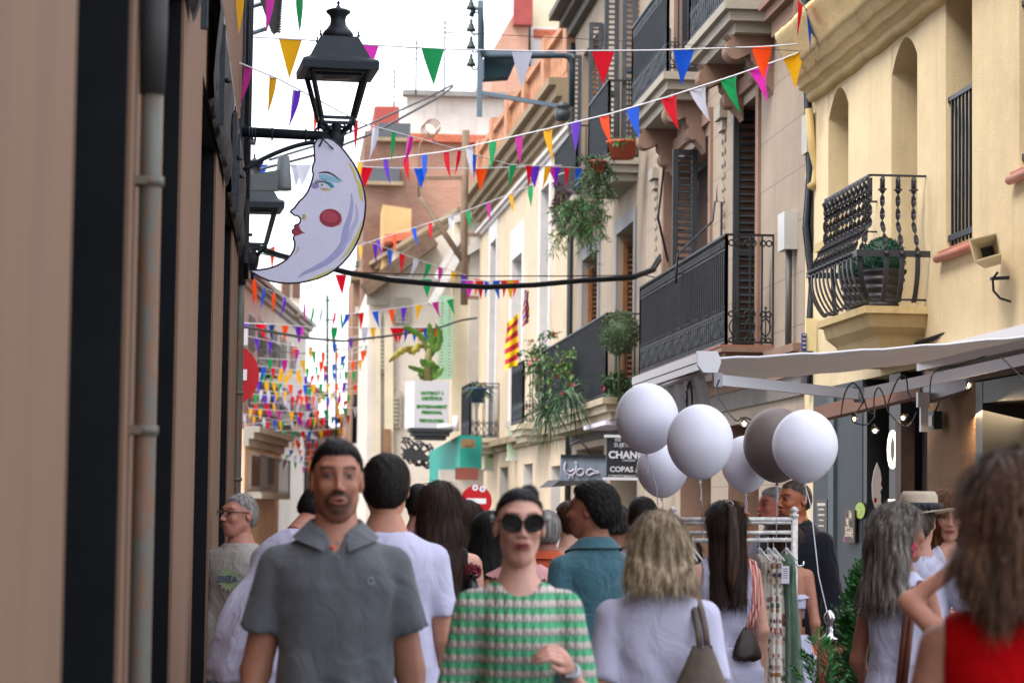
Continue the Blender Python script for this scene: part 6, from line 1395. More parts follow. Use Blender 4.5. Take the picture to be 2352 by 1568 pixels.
def conifer(lab, x, ytop, Y, zr, rad, n, seed, z0=.35):
    top = at(x, ytop, Y); t = thing('conifer', lab, 'shrub', (top.x, Y, 0)); q = random.Random(seed); m_ = MB(); tw = MB()
    tw.tube([(top.x, Y, .05), (top.x, Y, top.z*.9)], [.02, .008], 6)
    for k in range(n):
        h = q.random()**.8; z = z0+(top.z-z0)*h; r_ = rad*(1-h)**.55*q.uniform(.35, 1.1)+.02; a = q.uniform(0, 6.283); base = Vector((top.x+math.cos(a)*r_*.3, Y+math.sin(a)*r_*.3, z-.05)); e = Vector((top.x+math.cos(a)*r_, Y+math.sin(a)*r_, z+q.uniform(-.01, .07)))
        if k % 3 == 0: tw.tube([base, e], [.004, .0015], 4, False)
        d = (e-base).normalized(); s_ = d.cross(ZA).normalized()
        for j in range(9):
            p = base.lerp(e, .35+.65*j/8)
            for sg in (-1, 1):
                dr = (d*.7+s_*sg*.7+Vector((0, 0, q.uniform(-.3, .5)))).normalized(); L = .045*(1.15-j/9)+.012; w2 = dr.cross(Vector((q.uniform(-1, 1), q.uniform(-1, 1), q.uniform(-1, 1)))).normalized()*.0045
                m_.add([p, p+dr*L*.5+w2, p+dr*L, p+dr*L*.5-w2], [(0, 1, 2, 3)])
    tw.build('trunk', M('twig_brown', '#4a3a26', .9), t); m_.build('foliage', PINE, t)
conifer('bushy green conifer beside the dark shopfront', 1986, 1312, 11.0, 0, .26, 620, 3)
conifer('sparse low conifer with bare twigs in front of the barrier post', 1880, 1450, 10.4, 0, .16, 34, 5, .6)
# ============================================================ people: implicit surfaces meshed with surface nets
EDG = [((0, 0, 0), (1, 0, 0)), ((0, 1, 0), (1, 1, 0)), ((0, 0, 1), (1, 0, 1)), ((0, 1, 1), (1, 1, 1)), ((0, 0, 0), (0, 1, 0)), ((1, 0, 0), (1, 1, 0)),
       ((0, 0, 1), (0, 1, 1)), ((1, 0, 1), (1, 1, 1)), ((0, 0, 0), (0, 0, 1)), ((1, 0, 0), (1, 0, 1)), ((0, 1, 0), (0, 1, 1)), ((1, 1, 0), (1, 1, 1))]
def nets(f, lo, hi, h):
    lo = np.array(lo, float); n = [int(math.ceil((hi[i]-lo[i])/h))+1 for i in range(3)]
    ax = [lo[i]+h*np.arange(n[i]) for i in range(3)]
    X, Y, Z = np.meshgrid(*ax, indexing='ij'); D = f(X, Y, Z).astype(np.float32); S = D < 0
    c = [m-1 for m in n]; cnt = np.zeros(c); acc = [np.zeros(c) for _ in range(3)]
    sl = lambda o: tuple(slice(o[i], o[i]+c[i]) for i in range(3))
    for a, b in EDG:
        A, B = D[sl(a)], D[sl(b)]; m = S[sl(a)] != S[sl(b)]; t = np.where(m, A/np.where(m, A-B, 1), 0); cnt += m
        for i in range(3): acc[i] += m*(a[i]+(b[i]-a[i])*t)
    M_ = cnt > 0; idx = -np.ones(c, int); idx[M_] = np.arange(M_.sum()); I = np.argwhere(M_)
    V = np.stack([(I[:, i]+acc[i][M_]/cnt[M_])*h+lo[i] for i in range(3)], 1); F = []
    for a in range(3):
        b_, c_ = (a+1) % 3, (a+2) % 3
        s0 = [slice(0, n[0]-1), slice(0, n[1]-1), slice(0, n[2]-1)]; s1 = list(s0); s1[a] = slice(1, n[a]); s0 = tuple(s0); s1 = tuple(s1)
        E = S[s0] != S[s1]; q = np.argwhere(E); q = q[(q[:, b_] > 0) & (q[:, c_] > 0)]
        ib = np.zeros(3, int); ib[b_] = 1; ic = np.zeros(3, int); ic[c_] = 1
        v = [idx[tuple((q-o).T)] for o in (0*ib, ib, ib+ic, ic)]; fl = S[s0][tuple(q.T)]
        Q = np.stack(v, 1); Q[fl] = Q[fl][:, ::-1]; F.append(Q)
    F = np.concatenate(F); F = F[(F >= 0).all(1)]
    return V, F[:, ::-1]
def smin(a, b, k): h = np.clip(.5+.5*(b-a)/k, 0, 1); return b+(a-b)*h-k*h*(1-h)
def caps(X, Y, Z, a, b, r1, r2):
    a = np.array(a, float); b = np.array(b, float); d = b-a; t = np.clip(((X-a[0])*d[0]+(Y-a[1])*d[1]+(Z-a[2])*d[2])/d.dot(d), 0, 1)
    return np.sqrt((X-a[0]-d[0]*t)**2+(Y-a[1]-d[1]*t)**2+(Z-a[2]-d[2]*t)**2)-(r1+(r2-r1)*t)
def elp(X, Y, Z, c, r):
    q = np.sqrt(((X-c[0])/r[0])**2+((Y-c[1])/r[1])**2+((Z-c[2])/r[2])**2); g = np.sqrt(((X-c[0])/r[0]**2)**2+((Y-c[1])/r[1]**2)**2+((Z-c[2])/r[2]**2)**2)+1e-9
    return q*(q-1)/g
def rug(X, Y, Z, s, p=0):
    return (np.sin(X*s[0]+2*np.sin(Z*s[2]*.6+p))*np.sin(Z*s[2]+1.7*np.sin(X*s[0]*.5+Y*s[1]+p*2))+.6*np.sin(Y*s[1]*1.7+Z*s[2]*.7+p))*.5
ZT = [.70, .80, .90, .98, 1.08, 1.16, 1.26, 1.34, 1.40, 1.445, 1.48, 1.52, 1.56]
PROF = {'m': ([.10, .165, .170, .165, .156, .155, .166, .178, .168, .130, .085, .058, .05], [.08, .105, .115, .112, .108, .108, .117, .120, .113, .098, .078, .06, .055], [.0, .01, .015, .008, 0, 0, -.004, -.002, .006, .012, .018, .018, .015]),
        'f': ([.10, .168, .175, .158, .130, .128, .140, .148, .140, .108, .070, .046, .042], [.08, .108, .115, .102, .088, .090, .104, .108, .095, .080, .064, .05, .046], [.0, .012, .016, .01, .0, .0, -.006, -.006, .006, .012, .016, .016, .012])}
def torso(X, Y, Z, sx, w=1.0, d=1.0, g=0.0, lo=.72, hi=1.53):
    a, b, c = (np.interp(Z, ZT, p) for p in PROF[sx]); a = a*w+g; b = b*d+g; yc = c
    px = np.abs(X)/a; py = np.abs(Y-yc)/b; q = (px**2.4+py**2.4)**(1/2.4)
    return np.maximum(np.maximum((q-1)*np.minimum(a, b), Z-hi), lo-Z)
def rotm(turn=0, tilt=0, nod=0):
    return np.array(Matrix.Rotation(R(turn), 3, 'Z') @ Matrix.Rotation(R(nod), 3, 'X') @ Matrix.Rotation(R(tilt), 3, 'Y'))
HP = np.array([0, .015, 1.545])       # head pivot
def head_sdf(X, Y, Z, sx, P):
    """head-local: chin 1.52, crown 1.75, face towards -y"""
    w = P.get('hw', .94)*(1.0 if sx == 'm' else .97); x = np.abs(X)/w
    f = elp(x, Y, Z, (0, .012, 1.668), (.076, .096, .083)); f = smin(f, elp(x, Y, Z, (0, -.028, 1.612), (.060 if sx == 'm' else .056, .066, .082)), .03)
    jw = P.get('jaw', .95 if sx == 'm' else .80); f = smin(f, elp(x, Y, Z, (0, -.054, 1.549), (.027*jw, .034, .026)) , .03); f = smin(f, caps(x, Y, Z, (.026*jw, -.052, 1.550), (.056*jw, -.002, 1.590), .017, .016), .024)
    f = smin(f, elp(x, Y, Z, (.038, -.066, 1.622), (.022, .018, .018)), .02)
    f = smin(f, caps(x, Y, Z, (0, -.082, 1.674), (.045, -.070, 1.680), .010, .009), .014)
    f = -smin(-f, elp(x, Y, Z, (.031, -.100, 1.654), (.021, .016, .013)), .012)
    f = smin(f, elp(x, Y, Z, (.031, -.0735, 1.653), (.0155, .0125, .0105)), .004)
    f = smin(f, caps(x, Y, Z, (0, -.086, 1.662), (0, -.112 if sx == 'm' else -.107, 1.618), .0072, .0100 if sx == 'm' else .0078), .010); f = smin(f, elp(x, Y, Z, (.011, -.097, 1.613), (.008, .011, .007)), .006)
    f = smin(f, elp(x, Y, Z, (0, -.082, 1.583), (.028, .016, .020)), .014)
    f = smin(f, elp(x, Y, Z, (0, -.0955, 1.5885), (.023, .008, .0055)), .003); f = smin(f, elp(x, Y, Z, (0, -.0945, 1.5765), (.020, .009, .0068)), .003)
    if P.get('mouth'): f = -smin(-f, elp(x, Y, Z, (0, -.103, 1.582), (.016, .012, .0045)), .003)
    e = elp(x, Y, Z, (.079, .018, 1.640), (.010, .020, .033)); e = np.maximum(e, -elp(x, Y, Z, (.088, .010, 1.643), (.007, .011, .018))); f = smin(f, e, .006)
    f = smin(f, caps(X, Y, Z, (0, .02, 1.60), (0, .022, 1.44), .052*P.get('nk', 1), .056*P.get('nk', 1)), .025)
    return f
def tufts(V, F, n, L, wd, seed, lift=.25, wave=0.0, flow='down'):
    """fine hair strands lying over a hair surface"""
    g = np.random.RandomState(seed); fi = g.randint(0, len(F), n); q = V[F[fi]]; c = q.mean(1)+(q[:, 0]-q.mean(1))*g.uniform(-1, 1, (n, 1)); nr = np.cross(q[:, 2]-q[:, 0], q[:, 3]-q[:, 1]); nr /= np.linalg.norm(nr, axis=1)[:, None]+1e-9
    cen = np.median(V, 0); sg = np.sign(((c-cen)*nr).sum(1)); sg[sg == 0] = 1; 
    dn = np.array([0, 0, -1.0])+g.normal(0, .16, (n, 3))+np.where(c[:, 2:3] > 1.71, 1, 0)*np.stack([c[:, 0]*6, c[:, 1]*5+.5, np.zeros(n)], 1)
    t = dn-nr*(dn*nr).sum(1)[:, None]; t /= np.linalg.norm(t, axis=1)[:, None]+1e-9; sd = np.cross(nr, t); l = (L*g.uniform(.5, 1.25, n))[:, None]
    k = lift*g.uniform(-.3, 1, (n, 1)); w_ = sd*wd*g.uniform(.6, 1.2, (n, 1)); bd = sd*g.normal(0, .12+wave, (n, 1))
    p0 = c+nr*.0006; p1 = p0+t*l*.5+nr*l*k*.35+bd*l*.4; p2 = p0+t*l+nr*l*k*.5-np.array([0, 0, .12])*l+bd*l*(.9-wave*3)
    W = np.stack([p0-w_, p0+w_, p1+w_, p1-w_, p2+w_*.15, p2-w_*.15], 1).reshape(-1, 3); b = np.arange(n)[:, None]*6
    return W, np.concatenate([b+np.array([0, 1, 2, 3]), b+np.array([3, 2, 4, 5])])
def person(lab, x, ytop, Y, face=0, sx='m', skin='#a8745a', H=None, cat='person', w=1.0, d=1.0, head=(0, 0, 0), arms=None, hair=None, top=None, bottom=None, res=1.0, glasses=None, beard=0, lips=None, lean=None, hands=True, tw=None, hres=1.0, grp=None, extra=None, P=None, brow=1.0, legs=True):
    P = P or {}; tw = tw or w*(.95 if sx == 'm' else .86)
    tp = at(x, ytop, Y); H = H or tp.z; s = H/1.755; cx = tp.x
    root = thing('person', lab, cat, (cx, Y, 0), grp, R(face))
    Rm = rotm(*head); LM = None
    if lean: LM = (lean[0], lean[1], lean[2])    # x deg, y deg, pivot z
    def tolocal_body(V):     # apply lean (bend above pivot) then scale
        V = V.copy()
        if LM:
            pz = LM[2]; k = np.clip((V[:, 2]-pz)/.35, 0, 1); z = V[:, 2]
            for i, an in ((1, LM[0]), (0, LM[1])):
                th = R(an)*k*k*(3-2*k)
                a = V[:, i].copy(); zz = V[:, 2]-pz; V[:, i] = a*np.cos(th)-zz*np.sin(th)*(1 if i == 1 else -1); V[:, 2] = pz + zz*np.cos(th) + a*np.sin(th)*(1 if i == 1 else -1)
        return V*s
    def headpts(V): return (V-HP)@Rm.T+HP
    def mk(name, V, F, mats, parent=root, col=None, smooth=True, mi=None):
        me = bpy.data.meshes.new(name); me.vertices.add(len(V)); me.vertices.foreach_set('co', V.astype(np.float32).ravel())
        me.loops.add(F.size); me.loops.foreach_set('vertex_index', F.astype(np.int32).ravel()); me.polygons.add(len(F))
        me.polygons.foreach_set('loop_start', np.arange(0, F.size, 4, dtype=np.int32)); me.update(calc_edges=True); me.validate()
        me.polygons.foreach_set('use_smooth', [smooth]*len(me.polygons))
        for m in (mats if isinstance(mats, (list, tuple)) else [mats]): me.materials.append(m)
        if col is not None:
            a = me.color_attributes.new('Col', 'FLOAT_COLOR', 'POINT'); a.data.foreach_set('color', np.concatenate([col, np.ones((len(col), 1))], 1).astype(np.float32).ravel())
        o = bpy.data.objects.new(name, me); COL.objects.link(o); o.parent = parent; return o
    # ---- limbs
    sw = .163*w if sx == 'm' else .140*w; shz = 1.395
    A = {'L': [(sw, .01, shz), (sw+.045, .035, 1.11), (sw+.058, -.03, .86)], 'R': [(-sw, .01, shz), (-sw-.045, .035, 1.11), (-sw-.058, -.03, .86)]}
    if arms:
        for k_, v_ in arms.items(): A[k_] = [A[k_][0] if v_[0] is None else v_[0], v_[1], v_[2]]
    ar = (.047, .041, .038, .026) if sx == 'm' else (.040, .033, .031, .021)
    ar = tuple(v*P.get('arm', 1) for v in ar)
    LG_ = [((.092, .01, .90), (.10, -.01, .50), (.10, .03, .08), (.11, -.13, .035)), ((-.092, .01, .90), (-.10, .02, .50), (-.10, .07, .08), (-.11, -.09, .035))]
    def arm(X, Y_, Z, side, g=0.0, upto=2.0):
        a, b, c = A[side]; f = caps(X, Y_, Z, a, b, ar[0]+g, ar[1]+g)
        if upto > 1: f = smin(f, caps(X, Y_, Z, b, c, ar[2]+g, ar[3]+g), .02)
        return f
    def hand(X, Y_, Z, side):
        b, c = np.array(A[side][1]), np.array(A[side][2]); dr = (c-b)/np.linalg.norm(c-b); up_ = np.array(P.get('hup', (0, -1.0, .15))); sd = np.cross(dr, up_); sd /= np.linalg.norm(sd); nn = np.cross(sd, dr); sg = 1 if side == 'L' else -1
        p0 = c+dr*.045; f = caps(X, Y_, Z, c, p0, .024, .026); f = smin(f, caps(X, Y_, Z, p0-sd*.018, p0+sd*.018+dr*.01, .017, .017), .012)
        cu = P.get('curl', .5)
        for k in range(4):
            r_ = p0+sd*(-.027+.018*k)+dr*.025; L = (.036, .041, .038, .030)[k]; v = dr.copy(); 
            for j, (ll, rr) in enumerate(((L, .0082), (L*.7, .0075), (L*.55, .0066))):
                an = cu*(.5+.6*j+.12*k); v = dr*math.cos(an)+nn*math.sin(an)*(-1); q = r_+v*ll; f = np.minimum(f, caps(X, Y_, Z, r_, q, rr, rr-.0006)) if j else smin(f, caps(X, Y_, Z, r_, q, rr+.0006, rr), .004); r_ = q
        t0 = c+dr*.02-sd*.024; t1 = t0+dr*.035-sd*.018-nn*.012; t2 = t1+dr*.028-nn*.014+sd*.004
        return smin(f, np.minimum(caps(X, Y_, Z, t0, t1, .012, .009), caps(X, Y_, Z, t1, t2, .009, .007)), .006)
    def bodyf(X, Y_, Z):
        f = torso(X, Y_, Z, sx, tw, d)
        f = smin(f, caps(X, Y_, Z, (0, .02, 1.44), (0, .02, 1.56), .060*P.get('nk', 1), .050*P.get('nk', 1)), .04)
        f = smin(f, caps(np.abs(X), Y_, Z, (.015, .024, 1.452), (sw-.012, .014, 1.400), .038, .040 if sx == 'm' else .033), .03)
        for sd in 'LR': f = smin(f, arm(X, Y_, Z, sd), .022)
        if legs:
            for a, b, c, e in LG_: f = smin(f, np.minimum(smin(caps(X, Y_, Z, a, b, .088, .056), caps(X, Y_, Z, b, c, .054, .036), .03), smin(caps(X, Y_, Z, c, e, .04, .034), elp(X, Y_, Z, e, (.042, .07, .035)), .02)), .03)
        return f
    alls = np.array([p for v in A.values() for p in v]); lo = np.minimum(alls.min(0)-.11, [-.26, -.2, 0 if legs else .7]); hi = np.maximum(alls.max(0)+.11, [.26, .2, 1.56]); hi[2] = min(max(hi[2], 1.56), 1.9)
    hb = .014*res; V1, F1 = nets(bodyf, lo, hi, hb)
    parts = [tolocal_body(V1)]; faces = [F1]; tone = [np.zeros((len(V1), 3))]
    sk = np.array(hx(skin)); sk = (sk*.84+sk.mean()*.16)*1.45*np.array([1.0, .98, .93]); nz = lambda V, a: 1+a*np.sin(V[:, 0]*31+np.sin(V[:, 2]*17)*2)*np.sin(V[:, 2]*23+V[:, 1]*19)
    C1 = sk*nz(V1, .06)[:, None]; cols_ = [C1]
    if hands:
        for sd in (hands if isinstance(hands, str) else 'LR'):
            c = np.array(A[sd][2]); Vh, Fh = nets(lambda a, b, c_: hand(a, b, c_, sd), c-.15, c+.15, .0055*max(1, res*.9)); parts.append(tolocal_body(Vh)); faces.append(Fh+sum(len(q) for q in parts[:-1])); cols_.append(sk*nz(Vh, .05)[:, None]*np.array([1.03, .97, .95]))
    hh = .0050*res*hres
    Vd, Fd = nets(lambda a, b, c: head_sdf(a, b, c, sx, P), (-.105, -.135, 1.47), (.105, .125, 1.77), hh)
    q = Vd; ax_ = np.abs(q[:, 0]); C = sk*nz(q, .05)[:, None]; C = C*np.array([1.02, .99, .97])
    def blend(mask, col, a): 
        nonlocal C
        m = (np.clip(mask, 0, 1)*a)[:, None]; C = C*(1-m)+np.array(hx(col))*m
    front = (q[:, 1] < -.04)
    blend(np.exp(-(((ax_-.045)/.022)**2+((q[:, 2]-1.615)/.02)**2))*front, '#b0604c', .18)
    blend(np.exp(-(((ax_-.030)/.024)**4+((q[:, 2]-1.652)/.015)**4))*front, '#3a2018', .5)  # eye socket shade painted into the skin colour
    bz = 1.6745+.004*np.sin(np.clip((ax_-.012)/.04, 0, 1)*3.1); blend(np.exp(-(((q[:, 2]-bz)/.0048)**4))*((ax_ > .011) & (ax_ < .052))*front, '#1d1512', .85*brow)
    ey = np.exp(-(((ax_-.031)/.0115)**4+((q[:, 2]-1.6525)/.0042)**4))*front; blend(ey, '#5c4f48', .7); blend(np.exp(-(((ax_-.031)/.0052)**4+((q[:, 2]-1.6537)/.0050)**4))*front, '#150d0a', .95)
    blend(np.exp(-(((ax_-.031)/.0155)**4+((q[:, 2]-1.6590)/.0020)**4))*front, '#120b09', .85)
    blend(np.exp(-(((ax_-.009)/.004)**2+((q[:, 2]-1.6075)/.003)**2))*(q[:, 1] < -.09), '#2a120d', .8)
    if beard:
        md = np.sqrt((q[:, 0]/.036)**2+((q[:, 2]-1.578)/.034)**2); m = np.clip((1.25-md)*3, 0, 1)*(q[:, 1] < -.05); lipz = np.sqrt((q[:, 0]/.024)**2+((q[:, 2]-1.583)/.0105)**2); m *= np.clip((lipz-1)*4, 0, 1); m *= 1-.55*np.exp(-((ax_/.028)**4+((q[:, 2]-1.562)/.006)**2))
        blend(m, '#1a120f', .85*beard); blend(((q[:, 2] < 1.60) & (q[:, 1] < .0))*np.clip((1.60-q[:, 2])*30, 0, 1), '#3a2a24', .42*beard)
    blend(np.exp(-((q[:, 0]/.0235)**4+((q[:, 2]-1.5825)/.0122)**4))*(q[:, 1] < -.074), lips or '#7d463c', 1.0 if lips else .6)
    blend(np.exp(-((q[:, 0]/.020)**4+((q[:, 2]-1.5828)/.0016)**4))*(q[:, 1] < -.084), '#2a0d0c', .8)
    if hair and hair[0] in ('short', 'buzz', 'bun'):
        gs = np.maximum(np.minimum((q[:, 1]-.012)*.92+(q[:, 2]-1.660)*.55, q[:, 2]-1.572), np.minimum((q[:, 1]+.080)*.60+(q[:, 2]-1.7235-(hair[2].get('hl', 0) if len(hair) > 2 else 0))*.80-.012*np.exp(-((ax_-.042)/.018)**2)*(1 if sx == 'm' else .3)+.004, (q[:, 2]-1.700)+.4*(q[:, 1]+.04)))
        hc_ = hair[1] if isinstance(hair[1], str) else hair[1][0]; blend((gs+.011+.003*np.sin(q[:, 0]*420)*np.sin(q[:, 1]*380+q[:, 2]*300))/.012*(ax_ < .079), hc_, .85)
    Vh_ = headpts(Vd); parts.append(tolocal_body(Vh_)); faces.append(Fd+sum(len(p_) for p_ in parts[:-1])); cols_.append(C)
    body = mk('body', np.concatenate(parts), np.concatenate(faces), SKINM, col=np.concatenate(cols_))
    # ---- hair
    if hair:
        st, hc = hair[0], hair[1]; kw = hair[2] if len(hair) > 2 else {}; L = kw.get('len', 1.30); wf = P.get('hw', .94)*(1.0 if sx == 'm' else .97)
        def hairf(X, Y_, Z):
            th = np.arctan2(X, Y_+.0); t = kw.get('t', .010); x = X/wf
            hl = kw.get('hl', 0); base = smin(elp(x, Y_, Z, (0, .012, 1.668), (.077, .097, .084)), elp(x, Y_, Z, (0, .046, 1.63), (.067, .060, .074)), .03)
            gA = (Y_+.080+hl*.3)*.60+(Z-1.7235-hl)*.80-.012*np.exp(-((np.abs(X)-.042)/.018)**2)*(kw.get('rec', 1 if sx == 'm' else .3))
            nape = 1.585 if st == 'buzz' else 1.575
            side = np.minimum((Y_-.012)*.92+(Z-1.660)*.55, Z-nape); g = np.maximum(side, np.minimum(gA+.004, (Z-1.700)+.4*(Y_+.04)))
            lay = lambda gg: base-(-.010+(t+.010)*np.clip(gg/.022+.45, 0, 1))
            if st in ('short', 'buzz'):
                r_ = kw.get('rough', .0022)*.5 if st == 'short' else .0006
                top_ = t*.12*np.clip((Z-1.69)/.05, 0, 1)*(st == 'short'); f = lay(g)-top_
                f += r_*np.sin(X*170+3*np.sin(Z*60))*np.sin(Y_*150+Z*120)*np.clip(g/.02, 0, 1)
            elif st == 'bun':
                side = (Y_-.005)*.92+(Z-1.665)*.42; side = np.minimum(side, Z-1.565); g = np.maximum(side, np.minimum(gA+.004, Z-1.695)); f = lay(g)
                f = smin(f, elp(X, Y_, Z, kw.get('bun', (0, .10, 1.74)), kw.get('bunr', (.04, .035, .035))), .012); f += .0012*np.sin(th*60+Z*50)
            else:        # long / bob
                k = np.clip((1.68-Z)/(1.68-L), 0, 1); wd = kw.get('w0', .088)+kw.get('flare', .03)*np.sin(k*kw.get('fs', 2.2))-kw.get('taper', 0)*k**1.5; dp = .075+.0*k; yc = kw.get('yc', .045)+kw.get('back', .085)*k**.8
                wv = kw.get('wave', 0)*np.sin(Z*38+X*9); px = np.abs(X+wv)/wd; py = np.abs(Y_-yc)/(dp*(1-.25*k)); cur = ((px**2.6+py**2.6)**(1/2.6)-1)*np.minimum(wd, dp*.8); cur = np.maximum(np.maximum(cur, elp(X, Y_, Z, (0, yc-.02, 1.60), (.13, .13, .13))+np.where(Z > 1.60, 0, -9.0)), (L+kw.get('edge', .012)*np.sin(th*9)+.0025*np.sin(X*260))-Z)
                fc = kw.get('face', -.035); g = np.maximum(np.minimum(gA+.004, Z-1.70), (Y_-fc)*.95+np.maximum(Z-1.66, 0)*.6); f = smin(lay(g), np.maximum(cur, -g+.004), .045)
                f += .0007*np.sin(th*34+3*np.sin(Z*14+X*20))+.0025*np.sin(th*7+2*np.sin(Z*7))*k
            return f
        if st == 'long' or st == 'bob': b0, b1 = (-.19, -.14, L-.05), (.19, .22, 1.80)
        else: b0, b1 = (-.12, -.14, 1.52), (.12, .18, 1.83)
        Vq, Fq = nets(hairf, b0, b1, (.0055 if st not in ('long',) else .0065)*max(1, res*.9))
        if st in ('long', 'bob') and any(head):
            k = np.clip((Vq[:, 2]-1.40)/.2, 0, 1)[:, None]; Vr = headpts(Vq); Vq2 = Vq*(1-k)+Vr*k
        else: Vq2 = headpts(Vq)
        mk('hair', tolocal_body(Vq2), Fq, hairmat(hc))
        nt_ = int({'short': 5200, 'buzz': 2500, 'bun': 3600, 'long': 9000, 'bob': 9000}[st]/max(1, res)**2)
        Vt, Ft = tufts(Vq2, Fq, nt_, kw.get('tl', {'short': .018, 'buzz': .006, 'bun': .022, 'long': .085, 'bob': .075}[st]), kw.get('tw', .0011), int(x), {'short': .45, 'buzz': .5, 'bun': .03, 'long': .10, 'bob': .08}[st]*kw.get('fz', 1), kw.get('wave', 0)*12)
        mk('loose_hair', tolocal_body(Vt), Ft, hairmat(hc))
        if kw.get('strands'):
            q_ = random.Random(int(x)); cu = MB(); n_ = kw['strands']
            for k in range(n_):
                a = q_.uniform(-1.5, 1.5)+(math.pi/2) ; rx_ = .082; p = np.array([rx_*math.cos(a)*wf, .02+.088*math.sin(a)*.9, q_.uniform(1.60, 1.70)]); zz = L+q_.uniform(-.035, .09); ex = p[0]*(1.0+q_.uniform(-.2, .40)); ey_ = kw.get('yc', .045)+kw.get('back', .085)+q_.uniform(.02, .065) if abs(p[0]) < .07 else p[1]+q_.uniform(0, .05)
                pts = []
                nj_ = 26 if kw.get('curl') else 8
                for j in range(nj_): u = j/(nj_-1); cr_ = kw.get('curl', 0); pts.append([p[0]*(1+.25*cr_*30*math.sin(3*u))+(ex-p[0])*u+.010*math.sin(u*5+k)+cr_*math.sin(u*22+k), p[1]+(ey_-p[1])*u+.012*math.sin(u*4+k*2)+cr_*math.cos(u*22+k), p[2]+(zz-p[2])*u])
                pp = np.array(pts); kk = np.clip((pp[:, 2]-1.40)/.2, 0, 1)[:, None]; pp = pp*(1-kk)+headpts(pp)*kk; cu.tube([Vector(v) for v in tolocal_body(pp)], [.0042 if kw.get('curl') else .0021]*(nj_-3)+[.0017, .0012, .0004], 4, False)
            cu.build('hair_strand', hairmat(hc), root, local=True)
    # ---- garments
    def garment(name, mat, f, lo, hi, h=.011, col=None):
        Vg, Fg = nets(f, lo, hi, h*res); return mk(name, tolocal_body(Vg), Fg, mat, col=col)
    if top:
        kind, mt = top[0], top[1]; kw = top[2] if len(top) > 2 else {}; hem = kw.get('hem', .84); g = kw.get('g', .012); sl_ = kw.get('sleeve', .72); nz_ = kw.get('neck', 1.492); fl = kw.get('flow', .0); wr_ = kw.get('wr', .011); ph = x*.01
        def topf(X, Y_, Z):
            gg = g+fl*np.clip((1.25-Z)/.4, 0, 1); f = torso(X, Y_, Z, sx, tw, d, 0, .5, 1.6)-gg
            f = np.where(Z < .9, np.maximum((np.sqrt((X/(PROF[sx][0][2]*tw))**2+((Y_-.012)/(PROF[sx][1][2]*d))**2)-1)*.11-gg, -9), f)
            f = smin(f, caps(np.abs(X), Y_, Z, (.015, .024, 1.452), (sw-.012, .014, 1.400), .038+g*.8, (.040 if sx == 'm' else .033)+g*.8), .035)
            if kind != 'sleeveless' and kind != 'halter':
                for sd in 'LR':
                    a, b, c = [np.array(v, float) for v in A[sd]]
                    if sl_ <= 1: e = a+(b-a)*sl_; q2 = caps(X, Y_, Z, a, e, ar[0]+g*.8+kw.get('puff', 0), ar[0]*(1-sl_)+ar[1]*sl_+g*.8+kw.get('loose', .006)); dr = (e-a)/np.linalg.norm(e-a); q2 = np.maximum(q2, (X-e[0])*dr[0]+(Y_-e[1])*dr[1]+(Z-e[2])*dr[2])
                    else: q2 = arm(X, Y_, Z, sd, g+.006); e = b+(c-b)*(sl_-1); dr = (c-b)/np.linalg.norm(c-b); q2 = np.where(Z < 5, np.maximum(q2, (X-e[0])*dr[0]+(Y_-e[1])*dr[1]+(Z-e[2])*dr[2]), q2)
                    f = smin(f, q2, .014)
            else:
                ins = kw.get('inset', .125); f = np.maximum(f, (np.abs(X)-ins-np.clip((1.33-Z)*1.2, 0, .2))*.8)
            f = np.maximum(f, Z-nz_-kw.get('vn', .0)*0)
            nk = caps(X, Y_, Z, (0, .02, 1.44), (0, .0, 1.62), .062*P.get('nk', 1)+kw.get('nw', .004), .07); f = np.maximum(f, -nk)
            if kw.get('scoop'): f = np.maximum(f, -elp(X, Y_, Z, (0, -.09, 1.50), (kw['scoop'], .11, kw['scoop']*.85)))
            if kw.get('vneck'): f = np.maximum(f, -np.maximum(np.maximum(np.abs(X)-(Z-kw['vneck'])*.42, Y_), -1))
            if kw.get('backlow'): f = np.maximum(f, -np.maximum(Z-kw['backlow'], -Y_))
            if kw.get('top'): f = np.maximum(f, Z-kw['top'])
            f = np.maximum(f, hem+.008*np.sin(X*14+ph)-Z)
            k_ = np.clip((1.5-Z)*4, .15, 1)
            dr_ = np.sin(X*46+3.2*np.sin(Z*5+ph)+1.3*np.sin(Z*13))*np.clip((1.34-Z)*3.5, 0, 1)
            return f+wr_*(.75*rug(X, Y_, Z, (20, 18, 12), ph)*k_+.55*dr_*kw.get('drape', 1)+.3*rug(X, Y_, Z, (47, 40, 36), ph)*k_)
        al = alls; o_ = garment(kw.get('name', 'top'), mt, topf, (min(al[:, 0].min()-.1, -.30), min(-.22, al[:, 1].min()-.08), hem-.05), (max(al[:, 0].max()+.1, .30), max(.24, al[:, 1].max()+.08), max(1.56, al[:, 2].max()+.08)))
        if kind == 'polo':
            V = []; F = []; n = 40; a0, a1 = R(-90+16), R(270-16)
            for i in range(n+1):
                t_ = i/n; a = a0+(a1-a0)*t_; fr = abs(t_-.5)*2; rx_, ry_ = .066*P.get('nk', 1), .064*P.get('nk', 1); drop = .045*fr**3; yy = .018
                for (k, zz, of) in ((.98, 1.505-drop*.9, 0), (1.06, 1.535-drop*.9, .0), (1.30, 1.522-drop*.9-.005*fr, -.006*fr), (1.72+.10*fr, 1.487-drop*.75-.012*fr**4, -.032*fr**2)):
                    V.append(((rx_*k)*math.cos(a), yy+(ry_*k)*math.sin(a)+of, zz))
            for i in range(n):
                for k in range(3): b_ = i*4+k; F.append((b_, b_+4, b_+5, b_+1))
            Vc = tolocal_body(np.array(V)); mk('collar', Vc, np.array(F), kw.get('collar', mt))
            mb = MB()
